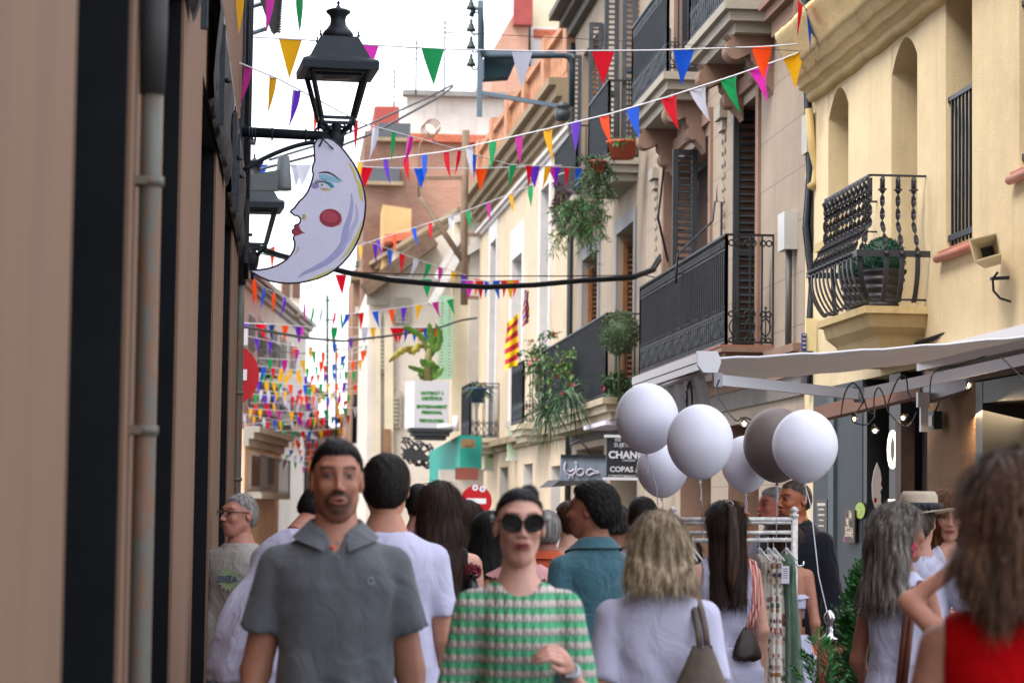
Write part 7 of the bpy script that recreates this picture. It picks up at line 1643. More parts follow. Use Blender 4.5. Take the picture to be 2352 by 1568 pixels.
            for zz in (1.465, 1.425): mb.lathe(Vector((.004, -.128*d-.0, zz))*s, [(0, -.005), (.006, 0), (0, .005)], 8)
            if face == 0: mb.build('button', M('button_grey', '#6f737a', .4, var=0), root, local=True)
    if bottom:
        kind, mt = bottom[0], bottom[1]; kw = bottom[2] if len(bottom) > 2 else {}; wst = kw.get('waist', .98); hm = kw.get('hem', .12)
        def botf(X, Y_, Z):
            if kind == 'skirt':
                k = np.clip((wst-Z)/(wst-hm), 0, 1); a = np.interp(Z, ZT, PROF[sx][0])*w; a = np.where(Z < .92, PROF[sx][0][2]*w+kw.get('flare', .10)*k, a)+.014; b = a*.68+.012; th = np.arctan2(Y_, X)
                f = (np.sqrt((X/a)**2+((Y_-.012)/b)**2)-1-.05*k*np.sin(th*11+2))*b; f = np.maximum(np.maximum(f, Z-wst), hm-Z)
            else:
                f = torso(X, Y_, Z, sx, tw, d, .012, .78, wst)
                for a, b, c, e in LG_: f = smin(f, smin(caps(X, Y_, Z, a, b, .098, .074), caps(X, Y_, Z, b, c, .072, .060), .03), .03)
                f = np.maximum(np.maximum(f, Z-wst), hm-Z)
            return f+.005*rug(X, Y_, Z, (30, 26, 14), ph_)
        ph_ = x*.013; garment(kind if kind == 'skirt' else 'trousers', mt, botf, (-.34, -.26, hm-.03), (.34, .28, wst+.03), .014)
        if legs and kind != 'skirt' or kw.get('shoes'):
            def sh(X, Y_, Z): f = 9; fs = [np.maximum(smin(elp(X, Y_, Z, (e[0], e[1]+.02, .045), (.05, .10, .048)), elp(X, Y_, Z, (c[0], c[1]+.0, .06), (.045, .05, .06)), .03), .002-Z) for a, b, c, e in LG_]; return np.minimum(*fs)
            garment('shoe', M('dark_shoe', '#2a2523', .6), sh, (-.2, -.26, -.01), (.2, .2, .14), .012)
    tf = lambda pts, hd=True: [Vector(v) for v in tolocal_body(headpts(np.array(pts, float)) if hd else np.array(pts, float))]
    if glasses:
        mb = MB(); lw, lh, cm, fm = glasses
        for sg in (-1, 1):
            ring = [(sg*(.033+lw*math.copysign(abs(math.cos(a))**.7, math.cos(a))), -.106+.35*abs(.033+lw*math.cos(a)*(1))**1.6*1.2, 1.649+lh*math.copysign(abs(math.sin(a))**.75, math.sin(a))+.004*(1 if math.cos(a) > 0 else 0)) for a in np.linspace(0, 2*math.pi, 25)[:-1]]
            T = tf(ring); mb.prism(T, (0, .002, 0)) if cm else None
            mb.tube(T+[T[0]], .0020 if not cm else .0032, 5, False)
            mb.tube(tf([(sg*(.033+lw), -.098, 1.656), (sg*.078, -.06, 1.657), (sg*.083, .01, 1.655)]), .0025, 5)
        mb.tube(tf([(-.012, -.11, 1.652), (0, -.114, 1.655), (.012, -.11, 1.652)]), .0022, 5)
        mb.build('glasses', fm, root, local=True)
    if extra: extra(root, s, tf, mk, tolocal_body, A)
    return root
def skinmat():
    m, nt, b = nmat('skin'); a = nt.nodes.new('ShaderNodeAttribute'); a.attribute_name = 'Col'
    t = tex(nt, 'Noise', 40, coords(nt), Detail=5); o = mixc(nt, t.outputs[0], (.78, .74, .72), (1.15, 1.1, 1.08)); o2 = mixc(nt, 1.0, a.outputs[0], o, 'MULTIPLY')
    nt.links.new(o2, b.inputs['Base Color']); b.inputs['Roughness'].default_value = .48; b.inputs['Subsurface Weight'].default_value = .12; b.inputs['Subsurface Radius'].default_value = (.012, .005, .003); b.inputs['Subsurface Scale'].default_value = 1.0; b.inputs['Specular IOR Level'].default_value = .35
    bump(nt, b, t.outputs[0], .12, .003); return m
SKINM = skinmat()
def hairmat(c):
    key = 'hair_'+str(c)
    if key in MATS: return MATS[key]
    m, nt, b = nmat(key.replace('#', '')); cs = c if isinstance(c, tuple) else (c, c); v = coords(nt, (1, 1, .05)); t = tex(nt, 'Noise', 130, v, Detail=4, Roughness=.7); t2 = tex(nt, 'Noise', 75, coords(nt, (1, 1, .04)), Detail=3)
    a, e = hx(cs[0]), hx(cs[1]); o = mixc(nt, ramp(nt, t.outputs[0], [(.35, 0), (.65, 1)]), tuple(x*.55 for x in a), tuple(min(1, x*1.35) for x in a)); o = mixc(nt, ramp(nt, t2.outputs[0], [(.42, 0), (.66, .85 if cs[0] != cs[1] else 0)]), o, e)
    nt.links.new(o, b.inputs['Base Color']); b.inputs['Roughness'].default_value = .5; b.inputs['Specular IOR Level'].default_value = .18; bump(nt, b, t.outputs[0], .7, .005); MATS[key] = m; return m
SGL = M('sunglass_black', (.006, .005, .005), .18, var=0, spec=.12); WIRE = M('thin_wire', (.03, .03, .035), .3, .6, 0)
WT = cloth('white_cotton', '#bdbcd4', wst=.35, fuzz=.05); WT2 = cloth('white_linen', '#b3b3ca', wst=.35, wr=18); GREYP_ = cloth('grey_pique', '#5a5d62', wst=.45, weave=900, wr=10); TEALP = cloth('teal_pique', '#3c5f6a', wst=.5, wr=16, weave=500)
BLACKC = cloth('black_cloth', (.008, .008, .010), wst=.3); NAVY = cloth('navy_shirt_cloth', (.008, .009, .016), wst=.5); JEAN = cloth('blue_denim', '#6d7f99', wst=.5); LGREY = cloth('light_grey_trouser', '#83839a', wst=.5); REDC = cloth('red_top_cloth', '#b50008', wst=.25, fuzz=0)
ORANGE = cloth('coral_polo_cloth', '#c65a3c', wst=.4); BEIGE = cloth('beige_tee', '#9a938c', wst=.5)
def crochet():
    m, nt, b = nmat('striped_crochet'); b.inputs['Roughness'].default_value = .95; b.inputs['Specular IOR Level'].default_value = .1
    tc = nt.nodes.new('ShaderNodeTexCoord'); sp = nt.nodes.new('ShaderNodeSeparateXYZ'); nt.links.new(tc.outputs['Object'], sp.inputs[0])
    def mth(op, a, b_=None, c=None):
        n = nt.nodes.new('ShaderNodeMath'); n.operation = op
        for i, v in enumerate((a, b_, c)):
            if v is None: continue
            if isinstance(v, (int, float)): n.inputs[i].default_value = v
            else: nt.links.new(v, n.inputs[i])
        return n.outputs[0]
    zig = mth('MULTIPLY', mth('ABSOLUTE', mth('SINE', mth('MULTIPLY', sp.outputs[0], 250))), .0055); z = mth('ADD', sp.outputs[2], zig)
    ph = mth('MULTIPLY', z, 2*math.pi/.0385); s_ = mth('SINE', ph); fac = mth('MULTIPLY_ADD', s_, 3.5, .5); cl = nt.nodes.new('ShaderNodeClamp'); nt.links.new(fac, cl.inputs[0])
    nz = tex(nt, 'Noise', 90, coords(nt), Detail=3); g = mixc(nt, nz.outputs[0], hx('#358a5c'), hx('#68bd8e')); cr = mixc(nt, nz.outputs[0], hx('#b8aaa2'), hx('#dccfcb')); o = mixc(nt, cl.outputs[0], cr, g)
    dk = mth('MULTIPLY', mth('ABSOLUTE', mth('SINE', mth('MULTIPLY', sp.outputs[0], 125))), mth('ABSOLUTE', mth('COSINE', mth('MULTIPLY', ph, .5)))); o = mixc(nt, ramp(nt, dk, [(.0, .55), (.22, 0)]), o, hx('#2c3a44'))
    nt.links.new(o, b.inputs['Base Color']); bump(nt, b, dk, .9, .01); return m
CRO = crochet()
# ---- 1 man in grey polo
def ex_polo(root, s, tf, mk, tl, A):
    mb = MB(); c = Vector(tf([(.098, -.128, 1.36)], False)[0]); mb.tube([c+Vector((.009*math.cos(a), -.008, .009*math.sin(a))) for a in np.linspace(0.6, 6.6, 14)], .0018, 5, False); mb.build('chest_emblem', M('emblem_grey', '#8b929c', .7, var=0), root, local=True)
    mb = MB(); rows = []
    for i in range(8):
        z = 1.435-.11*i/7; yy = -.104-.020*min(1, i/4); rows.append([Vector((x_, yy-.004-(.003 if abs(x_) < .014 else 0), z-.004*abs(x_)*30))*s for x_ in (-.019, -.017, .017, .019)])
    mb.grid(rows); mb.build('placket', GREYP_, root, local=True)
    mb = MB(); c = tf([(-.012, -.118, 1.452)], False)[0]; mb.lathe(c, [(0, -.006), (.007, -.003), (.007, .003), (0, .006)], 10); mb.build('pendant', M('coral_bead', '#e0451f', .4, var=0), root, local=True)
person('man in a grey polo shirt with a dark goatee walking towards the camera', 775, 1012, 7.1, 0, 'm', '#8f604c', w=.97, tw=.86, hres=.78, d=1.02, head=(2, 0, 0), beard=1.0, P={'mouth': 1, 'nk': 1.06, 'arm': 1.08, 'hw': .90, 'jaw': .90}, brow=1.0,
       arms={'L': (None, (.220, .04, 1.10), (.255, -.03, .84)), 'R': (None, (-.220, .04, 1.10), (-.255, -.03, .84))},
       hair=('short', '#15110f', {'t': .008, 'hl': .006}), top=('polo', GREYP_, {'sleeve': .62, 'g': .016, 'flow': .02, 'vneck': 1.425, 'neck': 1.492, 'name': 'polo_shirt', 'wr': .017, 'loose': .016}), bottom=('trousers', BLACKC), extra=ex_polo)
# ---- 2 woman in striped crochet
PINKC = M('pink_scarf_cloth', '#b0606c', .8, var=.15)
def ex_woman(root, s, tf, mk, tl, A):
    w_ = np.array(A['L'][2]); e_ = np.array(A['L'][1]); d_ = (w_-e_)/np.linalg.norm(w_-e_)
    mb = MB(); c = w_-d_*.03; u_ = np.cross(d_, [0, 1, 0]); u_ /= np.linalg.norm(u_); v_ = np.cross(d_, u_)
    ring = [c+(u_*math.cos(a)+v_*math.sin(a))*.0265 for a in np.linspace(0, 6.283, 20)]; mb.tube([Vector(p)*s for p in ring], .0075, 6, False); mb.box(Vector(c-v_*0+np.array([0, -.03, 0]))*s, .03, .008, .022); mb.build('watch', M('steel_watch', '#9a9da2', .3, .8, .2), root, local=True)
    mb = MB(); rr = random.Random(3); base = np.array([.14, -.14, 1.20])
    rows = []
    for i in range(14):
        u = i/13; row = []
        for j in range(9): v = j/8; row.append(Vector(base+np.array([.06*u+.035*math.cos(v*5+u*2)*(.4+.6*math.sin(u*3.1)), -.02+.03*math.sin(v*6), -.02-.05*math.sin(u*3.1)*math.sin(v*3)+(-.20*v if u < .5 else -.06*v)]))*s)
        rows.append(row)
    mb.grid(rows); mb.build('pink_bag', PINKC, root, local=True)
    for sg in (-1, 1):
        mb = MB(); mb.lathe(tf([(sg*.083, .002, 1.668)])[0], [(0, -.008), (.008, 0), (0, .008)], 8); mb.build('earring', M('pale_mint_bead', '#9fb8aa', .4, var=0), root, local=True)
person('woman in a green and cream striped crochet top wearing big dark sunglasses', 1195, 1120, 6.8, 0, 'f', '#a98073', w=.96, tw=.72, hres=.78, d=.95, head=(0, 0, 0), lips='#6e0018', P={'nk': .90, 'hw': .93, 'curl': 1.1, 'hup': (-.2, -.75, .6)}, glasses=(.0275, .0225, True, SGL),
       arms={'R': (None, (-.194, .03, 1.12), (-.21, -.04, .88)), 'L': (None, (.202, -.03, 1.13), (.125, -.17, 1.235))}, hair=('bun', '#120e10', {'t': .004, 'hl': .012, 'bun': (.035, .095, 1.735), 'bunr': (.03, .035, .03)}),
       top=('tee', CRO, {'sleeve': .93, 'g': .014, 'puff': .008, 'loose': .006, 'scoop': .078, 'neck': 1.475, 'nw': .01, 'name': 'crochet_top', 'wr': .008}), bottom=('trousers', BLACKC), extra=ex_woman)
# ---- 3 man in white T-shirt from behind
person('dark haired man in a white T-shirt seen from behind next to the grey polo man', 886, 1047, 8.6, 186, 'm', '#a27059', w=1.06, head=(-12, 0, 4), hair=('short', '#17120f', {'t': .013, 'rough': .003}), top=('tee', WT, {'sleeve': .70, 'flow': .02, 'hem': .86}), bottom=('trousers', BLACKC), res=1.15)
# ---- 4 bent man
person('man in a white linen shirt bending forward to the right behind the grey polo man', 604, 1180, 9.9, 140, 'm', '#986757', H=1.80, w=1.0, lean=(31, 0, .98), head=(0, 0, 20), hair=('short', '#1a1614', {'t': .008}), top=('tee', WT2, {'sleeve': .8, 'flow': .03, 'hem': .86, 'name': 'linen_shirt'}), bottom=('trousers', BLACKC), res=1.3, arms={'L': (None, (.2, -.12, 1.16), (.16, -.3, 1.0)), 'R': (None, (-.2, -.1, 1.16), (-.16, -.28, 1.0))})
# ---- 5 grey man with IBIZA shirt
def ex_ibiza(root, s, tf, mk, tl, A):
    p = tf([(.02, -.145, 1.30)], False)[0]; mb = MB()
    for k in range(14): a = k*2*math.pi/14; q = Vector((.055*math.cos(a), -.002, .055*math.sin(a))); sd_ = Vector((-math.sin(a), 0, math.cos(a)))*.012; mb.add([p+q*.25, p+q*.75+sd_, p+q*1.15, p+q*.75-sd_], [(0, 1, 2, 3)])
    mb.build('sun_print', M('print_lime', '#9fae82', .8, var=.1), root, local=True)
    o = text('IBIZA', .048, (0, 0, 0), XA, ZA, M('print_blue', '#3f4f86', .8, var=0), None, 'shirt_lettering', th=.0008); 
    for v in o.data.vertices: v.co += p+Vector((0, -.006, 0))
    o.parent = root
person('grey haired man with glasses and a pale IBIZA T-shirt at the corner drain pipe', 551, 1134, 12.4, -28, 'm', '#986657', w=1.0, head=(-25, 0, 0), hair=('short', ('#77736f', '#a8a49f'), {'t': .006, 'hl': .01}), top=('tee', BEIGE, {'sleeve': .8, 'flow': .03}), bottom=('trousers', JEAN), glasses=(.022, .014, False, WIRE), res=1.3, extra=ex_ibiza, beard=.0, brow=.4)
# ---- 6 person in the doorway with a visible hand
person('person standing inside the last black doorway with only a forearm and hand reaching out', 560, 1150, 12.95, 40, 'f', '#a2725e', H=1.66, w=.95, hair=('short', '#2a1d16'), top=('tee', BLACKC), bottom=('trousers', BLACKC), res=1.5, arms={'L': (None, (.24, -.03, 1.15), (.27, -.10, 1.02))}) if False else None
def lone_hand_person():
    r_ = person('person standing in the last black doorway with one hand reaching out', 560, 1150, 12.9, 75, 'f', '#b3816c', H=1.66, w=.9, hair=('short', '#2a1d16'), top=('tee', BLACKC, {'sleeve': 1.7}), bottom=('trousers', BLACKC), res=1.2, arms={'L': (None, (.16, -.05, 1.16), (.14, -.22, 1.045)), 'R': (None, (-.19, .04, 1.15), (-.2, -.02, .9))}, P={'hup': (.5, .3, 1)})
    r_.location.x = -.66; r_.location.y = 12.9
lone_hand_person()
# ---- background heads and figures, left to right
person('dark haired man just right of the man in the white T-shirt', 962, 1112, 14.5, 175, 'm', '#9d6b59', hair=('short', '#191412', {'t': .009}), top=('tee', cloth('pink_tee', '#8c6a72')), bottom=('trousers', JEAN), res=1.6)
ROSE = M('dark_red_rose', '#6b0719', .7, var=.3, vs=40)
def ex_rose(root, s, tf, mk, tl, A):
    rr = random.Random(5); c = tf([(-.15, .10, 1.36)], False)[0]; mb = MB()
    for k in range(40):
        v = rnd_dir(rr); v.z *= .8; p = c+v*.03; n_ = v; a = v.cross(rnd_dir(rr)).normalized()*.024; b = v.cross(a).normalized()*.02; mb.add([p-a-b*.5, p+b*.2-a*.2+n_*.012, p+a+b*.5+n_*.01, p-b], [(0, 1, 2, 3)], True)
    mb.build('rose', ROSE, root, local=True); mb = MB(); mb.tube([c-ZA*.01, c-ZA*.08, c-ZA*.18+Vector((-.01, 0, 0)), c-ZA*.27], [.012, .03, .042, .048], 12); mb.build('black_tassel', M('black_satin', (.015, .02, .024), .25, var=.4, vs=20, stretch=(1, 1, .1)), root, local=True)
person('woman with very long brown hair in a black top with a dark red rose', 1011, 1108, 10.6, 176, 'f', '#bd8f7b', w=1.1, hair=('long', ('#2b1c15', '#3f2a1f'), {'len': 1.22, 't': .014, 'flare': .02, 'wave': .006}), top=('sleeveless', BLACKC, {'hem': .7, 'neck': 1.50, 'inset': .13}), bottom=('trousers', BLACKC), extra=ex_rose, res=1.15)
person('second brown haired woman just behind the one with the rose', 1072, 1150, 12.6, 185, 'f', '#ab7e6a', hair=('long', '#2e1d15', {'len': 1.25}), top=('tee', BLACKC), bottom=('trousers', BLACKC), res=1.5)
person('woman with loose black wavy hair left of the striped top woman', 1122, 1178, 11.2, 190, 'f', '#916553', hair=('long', '#100d0d', {'len': 1.28, 'flare': .045, 'wave': .012, 't': .018}), top=('tee', BLACKC), bottom=('trousers', BLACKC), res=1.3)
GING = striped('gingham_pink', '#b0646a', '#c9a3a0', 60)
def ex_ruffle(root, s, tf, mk, tl, A):
    mb = MB(); rows = []
    for i in range(61):
        a = i/60*2*math.pi; f = 1+.05*math.sin(a*22); rows.append([Vector(((.085+.075*v*1.25)*math.cos(a)*(1+(f-1)*v), .015+(.075+.065*v)*math.sin(a)*(1+(f-1)*v), 1.505-.055*v-.02*v*abs(math.sin(a))+(.008*math.sin(a*22)*v)))*s for v in (0, .33, .66, 1)])
    mb.grid(rows); mb.build('ruffle_collar', GING, root, local=True)
person('woman in a pink gingham top with a wide ruffled collar', 1203, 1172, 10.6, 180, 'f', '#9d6b59', H=1.58, w=1.12, d=1.05, hair=('bun', '#3a2a22', {'t': .006, 'bun': (0, .1, 1.66)}), top=('sleeveless', GING, {'inset': .15, 'hem': .86}), bottom=('trousers', JEAN), extra=ex_ruffle, res=1.2)
def ex_strap(root, s, tf, mk, tl, A):
    mb = MB(); mb.tube(tf([(-.14, -.05, 1.46), (-.13, .05, 1.50), (-.12, .13, 1.40), (-.10, .15, 1.2), (-.09, .15, 1.05)], False), .022, 6, flat=.3); mb.build('backpack_strap', NAVY, root, local=True)
person('grey haired man in a coral polo with a navy strap', 1256, 1172, 12.3, 182, 'm', '#9e6654', w=1.0, hair=('short', ('#77736f', '#a9a5a2'), {'t': .007}), top=('polo', ORANGE, {'neck': 1.50}), bottom=('trousers', JEAN), res=1.3, extra=ex_strap)
def ex_clip(root, s, tf, mk, tl, A):
    mb = MB(); c = tf([(.03, .135, 1.70)])[0]; mb.box(c, .035, .03, .075); mb.build('claw_clip', M('black_gloss', (.01, .01, .014), .15, var=0), root, local=True)
    for sg in (-1, 1): mb = MB(); c = tf([(sg*.085, .02, 1.600)])[0]; mb.tube([c+Vector((.0, .017*math.cos(a), .017*math.sin(a)-.012)) for a in np.linspace(0, 6.283, 16)], .0016, 4, False); mb.build('hoop_earring', M('chrome', '#c9c9cc', .15, 1, 0), root, local=True)
person('bare shouldered woman with brown hair held up by a black claw clip', 1305, 1152, 13.6, 200, 'f', '#bd927f', w=1.0, hair=('bun', ('#2e1d14', '#5a3a26'), {'t': .012, 'bun': (.0, .11, 1.70), 'bunr': (.05, .045, .055)}), top=('sleeveless', cloth('orange_top', '#b0562e'), {'backlow': 1.32, 'neck': 1.40}), bottom=('trousers', JEAN), extra=ex_clip, res=1.2)
person('young man in a teal polo shirt with thick black hair seen from behind', 1362, 1111, 9.9, 208, 'm', '#7f513d', w=1.0, head=(28, 0, 0), hair=('short', '#0e0b0b', {'t': .018, 'rough': .005}), top=('polo', TEALP, {'sleeve': .7, 'flow': .02, 'hem': .85, 'name': 'polo_shirt', 'neck': 1.492, 'wr': .008}), bottom=('trousers', LGREY), res=1.05)
person('person with curly grey black hair behind the teal polo man', 1417, 1163, 15.0, 180, 'm', '#956654', hair=('short', ('#2a2a2c', '#5f6064'), {'t': .02, 'rough': .008}), top=('tee', BLACKC), bottom=('trousers', JEAN), res=1.6)
person('auburn woman with round glasses peeking out between two heads', 1437, 1178, 15.8, 10, 'f', '#bd917e', hair=('long', '#4a2c1e', {'len': 1.36}), top=('tee', BLACKC), bottom=('trousers', JEAN), glasses=(.022, .019, False, WIRE), lips='#9c3a3f', res=1.3)
person('man with short dark thinning hair in front of the clothes rail', 1477, 1141, 11.6, 168, 'm', '#916252', head=(10, 0, 0), hair=('short', '#1f1918', {'t': .006}), top=('tee', WT), bottom=('trousers', JEAN), res=1.2)
# ---- 17 blonde woman
BAGB = M('taupe_leather', '#54463a', .6, var=.2, vs=8, bs=30, bst=.4)
def shoulder_bag(root, s, tl, side, mat, strap, bagc, bw=.15, bh=.26, name='shoulder_bag', strapm=None, r=.011):
    mb = MB(); 
    for o in (-.012, .014): mb.tube([Vector(v) for v in tl(np.array([(p[0]+o, p[1]+abs(o)*.5, p[2]) for p in strap], float))], r, 6, flat=.45)
    bag = thing(name[0], name[1], 'handbag', (0, 0, 0)); M_ = Matrix.Translation(root.location) @ Matrix.Rotation(root.rotation_euler.z, 4, 'Z')
    bag.location = M_ @ (Vector(bagc)*s); bag.rotation_euler.z = root.rotation_euler.z; off = Vector(bagc)*s
    mb.V = [v-off for v in mb.V]; mb.build('strap', strapm or mat, bag, local=True); q = MB(); rows = []
    for i in range(22):
        u = i/21; z = -bh*u; hw = bw*(.22+.78*math.sin(min(1, u*1.15)*1.45))*(1 if u < .85 else 1-.5*((u-.85)/.15)**2); row = []
        for k in range(26): a = 2*math.pi*k/26; f = 1+.06*math.sin(a*5+u*6)*(1-u*.5); row.append(Vector((math.cos(a)*hw*f, math.sin(a)*hw*.42*f, z+.006*math.sin(a*4))))
        rows.append(row)
    q.grid(rows, True, True); q.add(rows[-1], [tuple(range(26))]); q.build('bag_body', mat, bag, local=True); return bag
def ex_blonde(root, s, tf, mk, tl, A):
    shoulder_bag(root, s, tl, 'R', BAGB, [(-.125, -.04, 1.43), (-.128, .03, 1.455), (-.13, .09, 1.42), (-.135, .135, 1.36), (-.14, .15, 1.3)], (-.13, .19, 1.30), .14, .42, ('shoulder_bag', 'slouchy taupe shoulder bag on the shoulder of the blonde woman'))
person('woman with a blonde bob and white short sleeved knit top seen from behind', 1512, 1181, 7.7, 180, 'f', '#9d6b5b', w=1.16, tw=1.1, d=1.08, head=(-6, 0, 0), hair=('bob', ('#6b5844', '#c9b698'), {'len': 1.525, 't': .020, 'flare': .026, 'fs': 1.5, 'w0': .094, 'back': .085, 'yc': .04, 'edge': .004}), top=('tee', cloth('white_knit', '#bbb9d0', wst=.3, weave=500), {'sleeve': .8, 'flow': .012, 'hem': .86, 'neck': 1.50, 'wr': .011}), bottom=('trousers', WT), P={'arm': 1.3}, extra=ex_blonde)
# ---- 18 woman in sleeveless white with long ponytail
MONO = M('brown_monogram_bag', '#2a1c14', .45, var=.35, vs=40)
def ex_pony(root, s, tf, mk, tl, A):
    mb = MB(); P_ = [(.02, .125, 1.745), (.0, .155, 1.72), (-.005, .165, 1.62), (-.005, .165, 1.5), (.0, .16, 1.38), (.0, .155, 1.27)]; mb.tube(tf(P_), [.018, .024, .034, .038, .036, .012], 10, flat=.6); mb.build('ponytail', hairmat(('#231812', '#4a3224')), root, local=True)
    mb = MB(); c = tf([(.01, .135, 1.745)])[0]
    for k in range(10): a = k*.63; mb.lathe(c+Vector((.018*math.cos(a), 0, .014*math.sin(a))), [(0, -.006), (.006, 0), (0, .006)], 6)
    mb.build('hair_clip', M('silver_clip', '#a8a49c', .3, .6, .3), root, local=True)
    st = striped('strap_stripe', '#b03a3a', '#c9a49a', 22)
    b = shoulder_bag(root, s, tl, 'R', MONO, [(-.11, .0, 1.47), (-.125, .07, 1.46), (-.14, .12, 1.36), (-.135, .135, 1.25), (-.11, .14, 1.18), (-.09, .145, 1.12)], (-.075, .17, 1.13), .07, .15, ('crossbody_bag', 'small dark brown patterned bag on a red striped strap across the white dress'), st, .009)
person('woman in sleeveless white with very long half tied dark hair by the rail', 1664, 1152, 11.3, 184, 'f', '#b18472', w=1.06, d=1.0, hair=('long', ('#1f1511', '#3a271d'), {'len': 1.27, 't': .012, 'flare': .005, 'back': .05, 'strands': 46, 'edge': .012}), top=('sleeveless', WT, {'inset': .125, 'hem': .92, 'neck': 1.49}), bottom=('skirt', WT, {'waist': 1.03, 'hem': .2, 'flare': .06}), extra=ex_pony, res=1.05)
person('dark haired person bending behind the left end of the clothes rail', 1578, 1232, 13.2, 170, 'f', '#8c6050', hair=('long', '#120e0e', {'len': 1.35}), top=('tee', BLACKC), bottom=('trousers', BLACKC), res=1.5)
person('tanned woman in profile with swept back light brown hair behind the rail', 1688, 1152, 13.9, 78, 'f', '#a75a36', hair=('bun', ('#4d3524', '#8a6a48'), {'t': .012, 'bun': (0, .1, 1.68), 'bunr': (.05, .05, .06)}), top=('tee', cloth('rust_top', '#7d4a30')), bottom=('trousers', JEAN), res=1.2)
person('white haired man with a white shirt mostly hidden behind the man in navy', 1775, 1120, 14.8, -70, 'm', '#b16758', hair=('short', ('#8f8f92', '#b9b9bc'), {'t': .010}), top=('tee', WT, {'sleeve': .8}), bottom=('trousers', JEAN), res=1.4)
def ex_navy(root, s, tf, mk, tl, A):
    mb = MB(); c = tf([(.09, -.135, 1.34)], False)[0]; mb.lathe(c, [(0, -.014), (.005, -.008), (.004, .0), (.006, .006), (0, .014)], 6); mb.build('chest_emblem', M('yellow_thread', '#b0a02a', .7, var=0), root, local=True)
person('tanned man with cropped grey hair in a dark navy shirt', 1826, 1102, 13.8, -52, 'm', '#8e5030', w=1.16, d=1.15, head=(-12, 0, 4), hair=('buzz', ('#3c3530', '#5f574f'), {'t': .004, 'hl': .004}), top=('polo', NAVY, {'sleeve': 1.85, 'neck': 1.492, 'name': 'navy_shirt', 'g': .02}), bottom=('trousers', BLACKC), extra=ex_navy, beard=.25)
def ex_halter(root, s, tf, mk, tl, A):
    mb = MB(); c = Vector(tl(np.array([[0.0, .118, 1.245]]))[0])
    for sg in (-1, 1): mb.tube([c, c+Vector((sg*.05, .01, .03))*s, c+Vector((sg*.04, .03, -.02))*s, c], .010, 6); mb.tube([c, c+Vector((sg*.03, .025, -.05)), c+Vector((sg*.05, .03, -.09))], [.012, .014, .010], 6, flat=.4)
    mb.tube([Vector(v) for v in tl(np.array([(-.155, .03, 1.27), (-.11, .085, 1.26), (0, .115, 1.245), (.11, .085, 1.26), (.155, .03, 1.27)]))], .018, 8, flat=.5); mb.build('halter_tie', WT, root, local=True)
    mb = MB(); mb.lathe(Vector((0, .003, 1.045))*s, [(.137*s, -.03), (.141*s, 0), (.137*s, .035)], 30, sy=.72); mb.build('waist_belt', M('tan_weave', '#7a5230', .7, var=.2, vs=60), root, local=True)
    shoulder_bag(root, s, tl, 'L', M('orange_fringe', '#b0521c', .8, var=.4, vs=30), [(-.07, .05, 1.46), (-.02, .1, 1.36), (.06, .12, 1.2), (.13, .10, 1.05), (.17, .06, .98)], (-.19, .03, .98), .06, .14, ('fringed_bag', 'small orange fringed bag at the hip of the halter top woman'), M('dark_leather', '#3a2418', .5), .007)
person('woman with a bare back, white halter tie and white trousers behind the clothes rail', 1798, 1186, 13.1, 172, 'f', '#986752', w=1.08, hair=('long', ('#2a1c16', '#4a3226'), {'len': 1.30, 't': .010, 'flare': .0, 'back': .04, 'taper': .02, 'strands': 30}), top=('halter', WT, {'inset': .11, 'hem': 1.14, 'top': 1.28, 'backlow': 1.20}), bottom=('skirt', WT2, {'waist': 1.04, 'hem': .15, 'flare': .13}), extra=ex_halter, res=1.1)
# ---- hat woman, auburn woman, silver woman, red woman
def ex_hat(root, s, tf, mk, tl, A):
    mb = MB(); n = 40; c = np.array([0, .01, 1.70]); rows = []
    for k in range(n):
        a = 2*math.pi*k/n; row = []
        for (r_, z) in ((.001, .125), (.05, .13), (.075, .118), (.088, .09), (.092, .0), (.094, -.004), (.125, -.006), (.158+.012*math.cos(2*a), -.002+.016*math.cos(2*a)), (.160+.012*math.cos(2*a), -.006+.016*math.cos(2*a)), (.12, -.012), (.09, -.01)): row.append(tf([c+np.array([r_*math.cos(a)*.95, r_*math.sin(a)*1.12, (z-(.012 if r_ < .06 else 0))*(.72 if z > 0 else 1)])])[0])
        rows.append(row)
    rows.append(rows[0]); mb.grid(rows); mb.build('straw_hat', M('pale_straw', '#a39684', .8, var=.12, vs=20, bs=200, bst=.5), root, local=True)
    mb = MB(); pts = [c+np.array([.0965*math.cos(a)*.95, .0965*math.sin(a)*1.12, .018]) for a in np.linspace(0, 6.283, 30)]; mb.tube([p for p in tf(pts)], .017, 6, False, flat=1); 
    for k in range(8): a = math.pi/2+k*.25-1; p = tf([c+np.array([.11*math.cos(a), .125*math.sin(a), .012])])[0]; mb.lathe(p, [(0, -.02), (.018, 0), (0, .02)], 6)
    mb.build('hat_band', M('navy_dotted', '#10131f', .8, var=.3, vs=80), root, local=True)
person('woman wearing a pale straw hat with a dark ruffled band by the shop door', 2112, 1150, 10.4, 150, 'f', '#916658', w=1.0, H=1.665, head=(0, 0, 0), hair=('bun', '#3a2a22', {'t': .006, 'bun': (0, .1, 1.63)}), top=('tee', WT2, {'sleeve': .75, 'flow': .03}), bottom=('skirt', WT2, {'flare': .1}), extra=ex_hat, glasses=(.022, .017, False, WIRE), res=1.15, arms={'R': (None, (-.26, -.05, 1.13), (-.25, -.2, 1.3))})
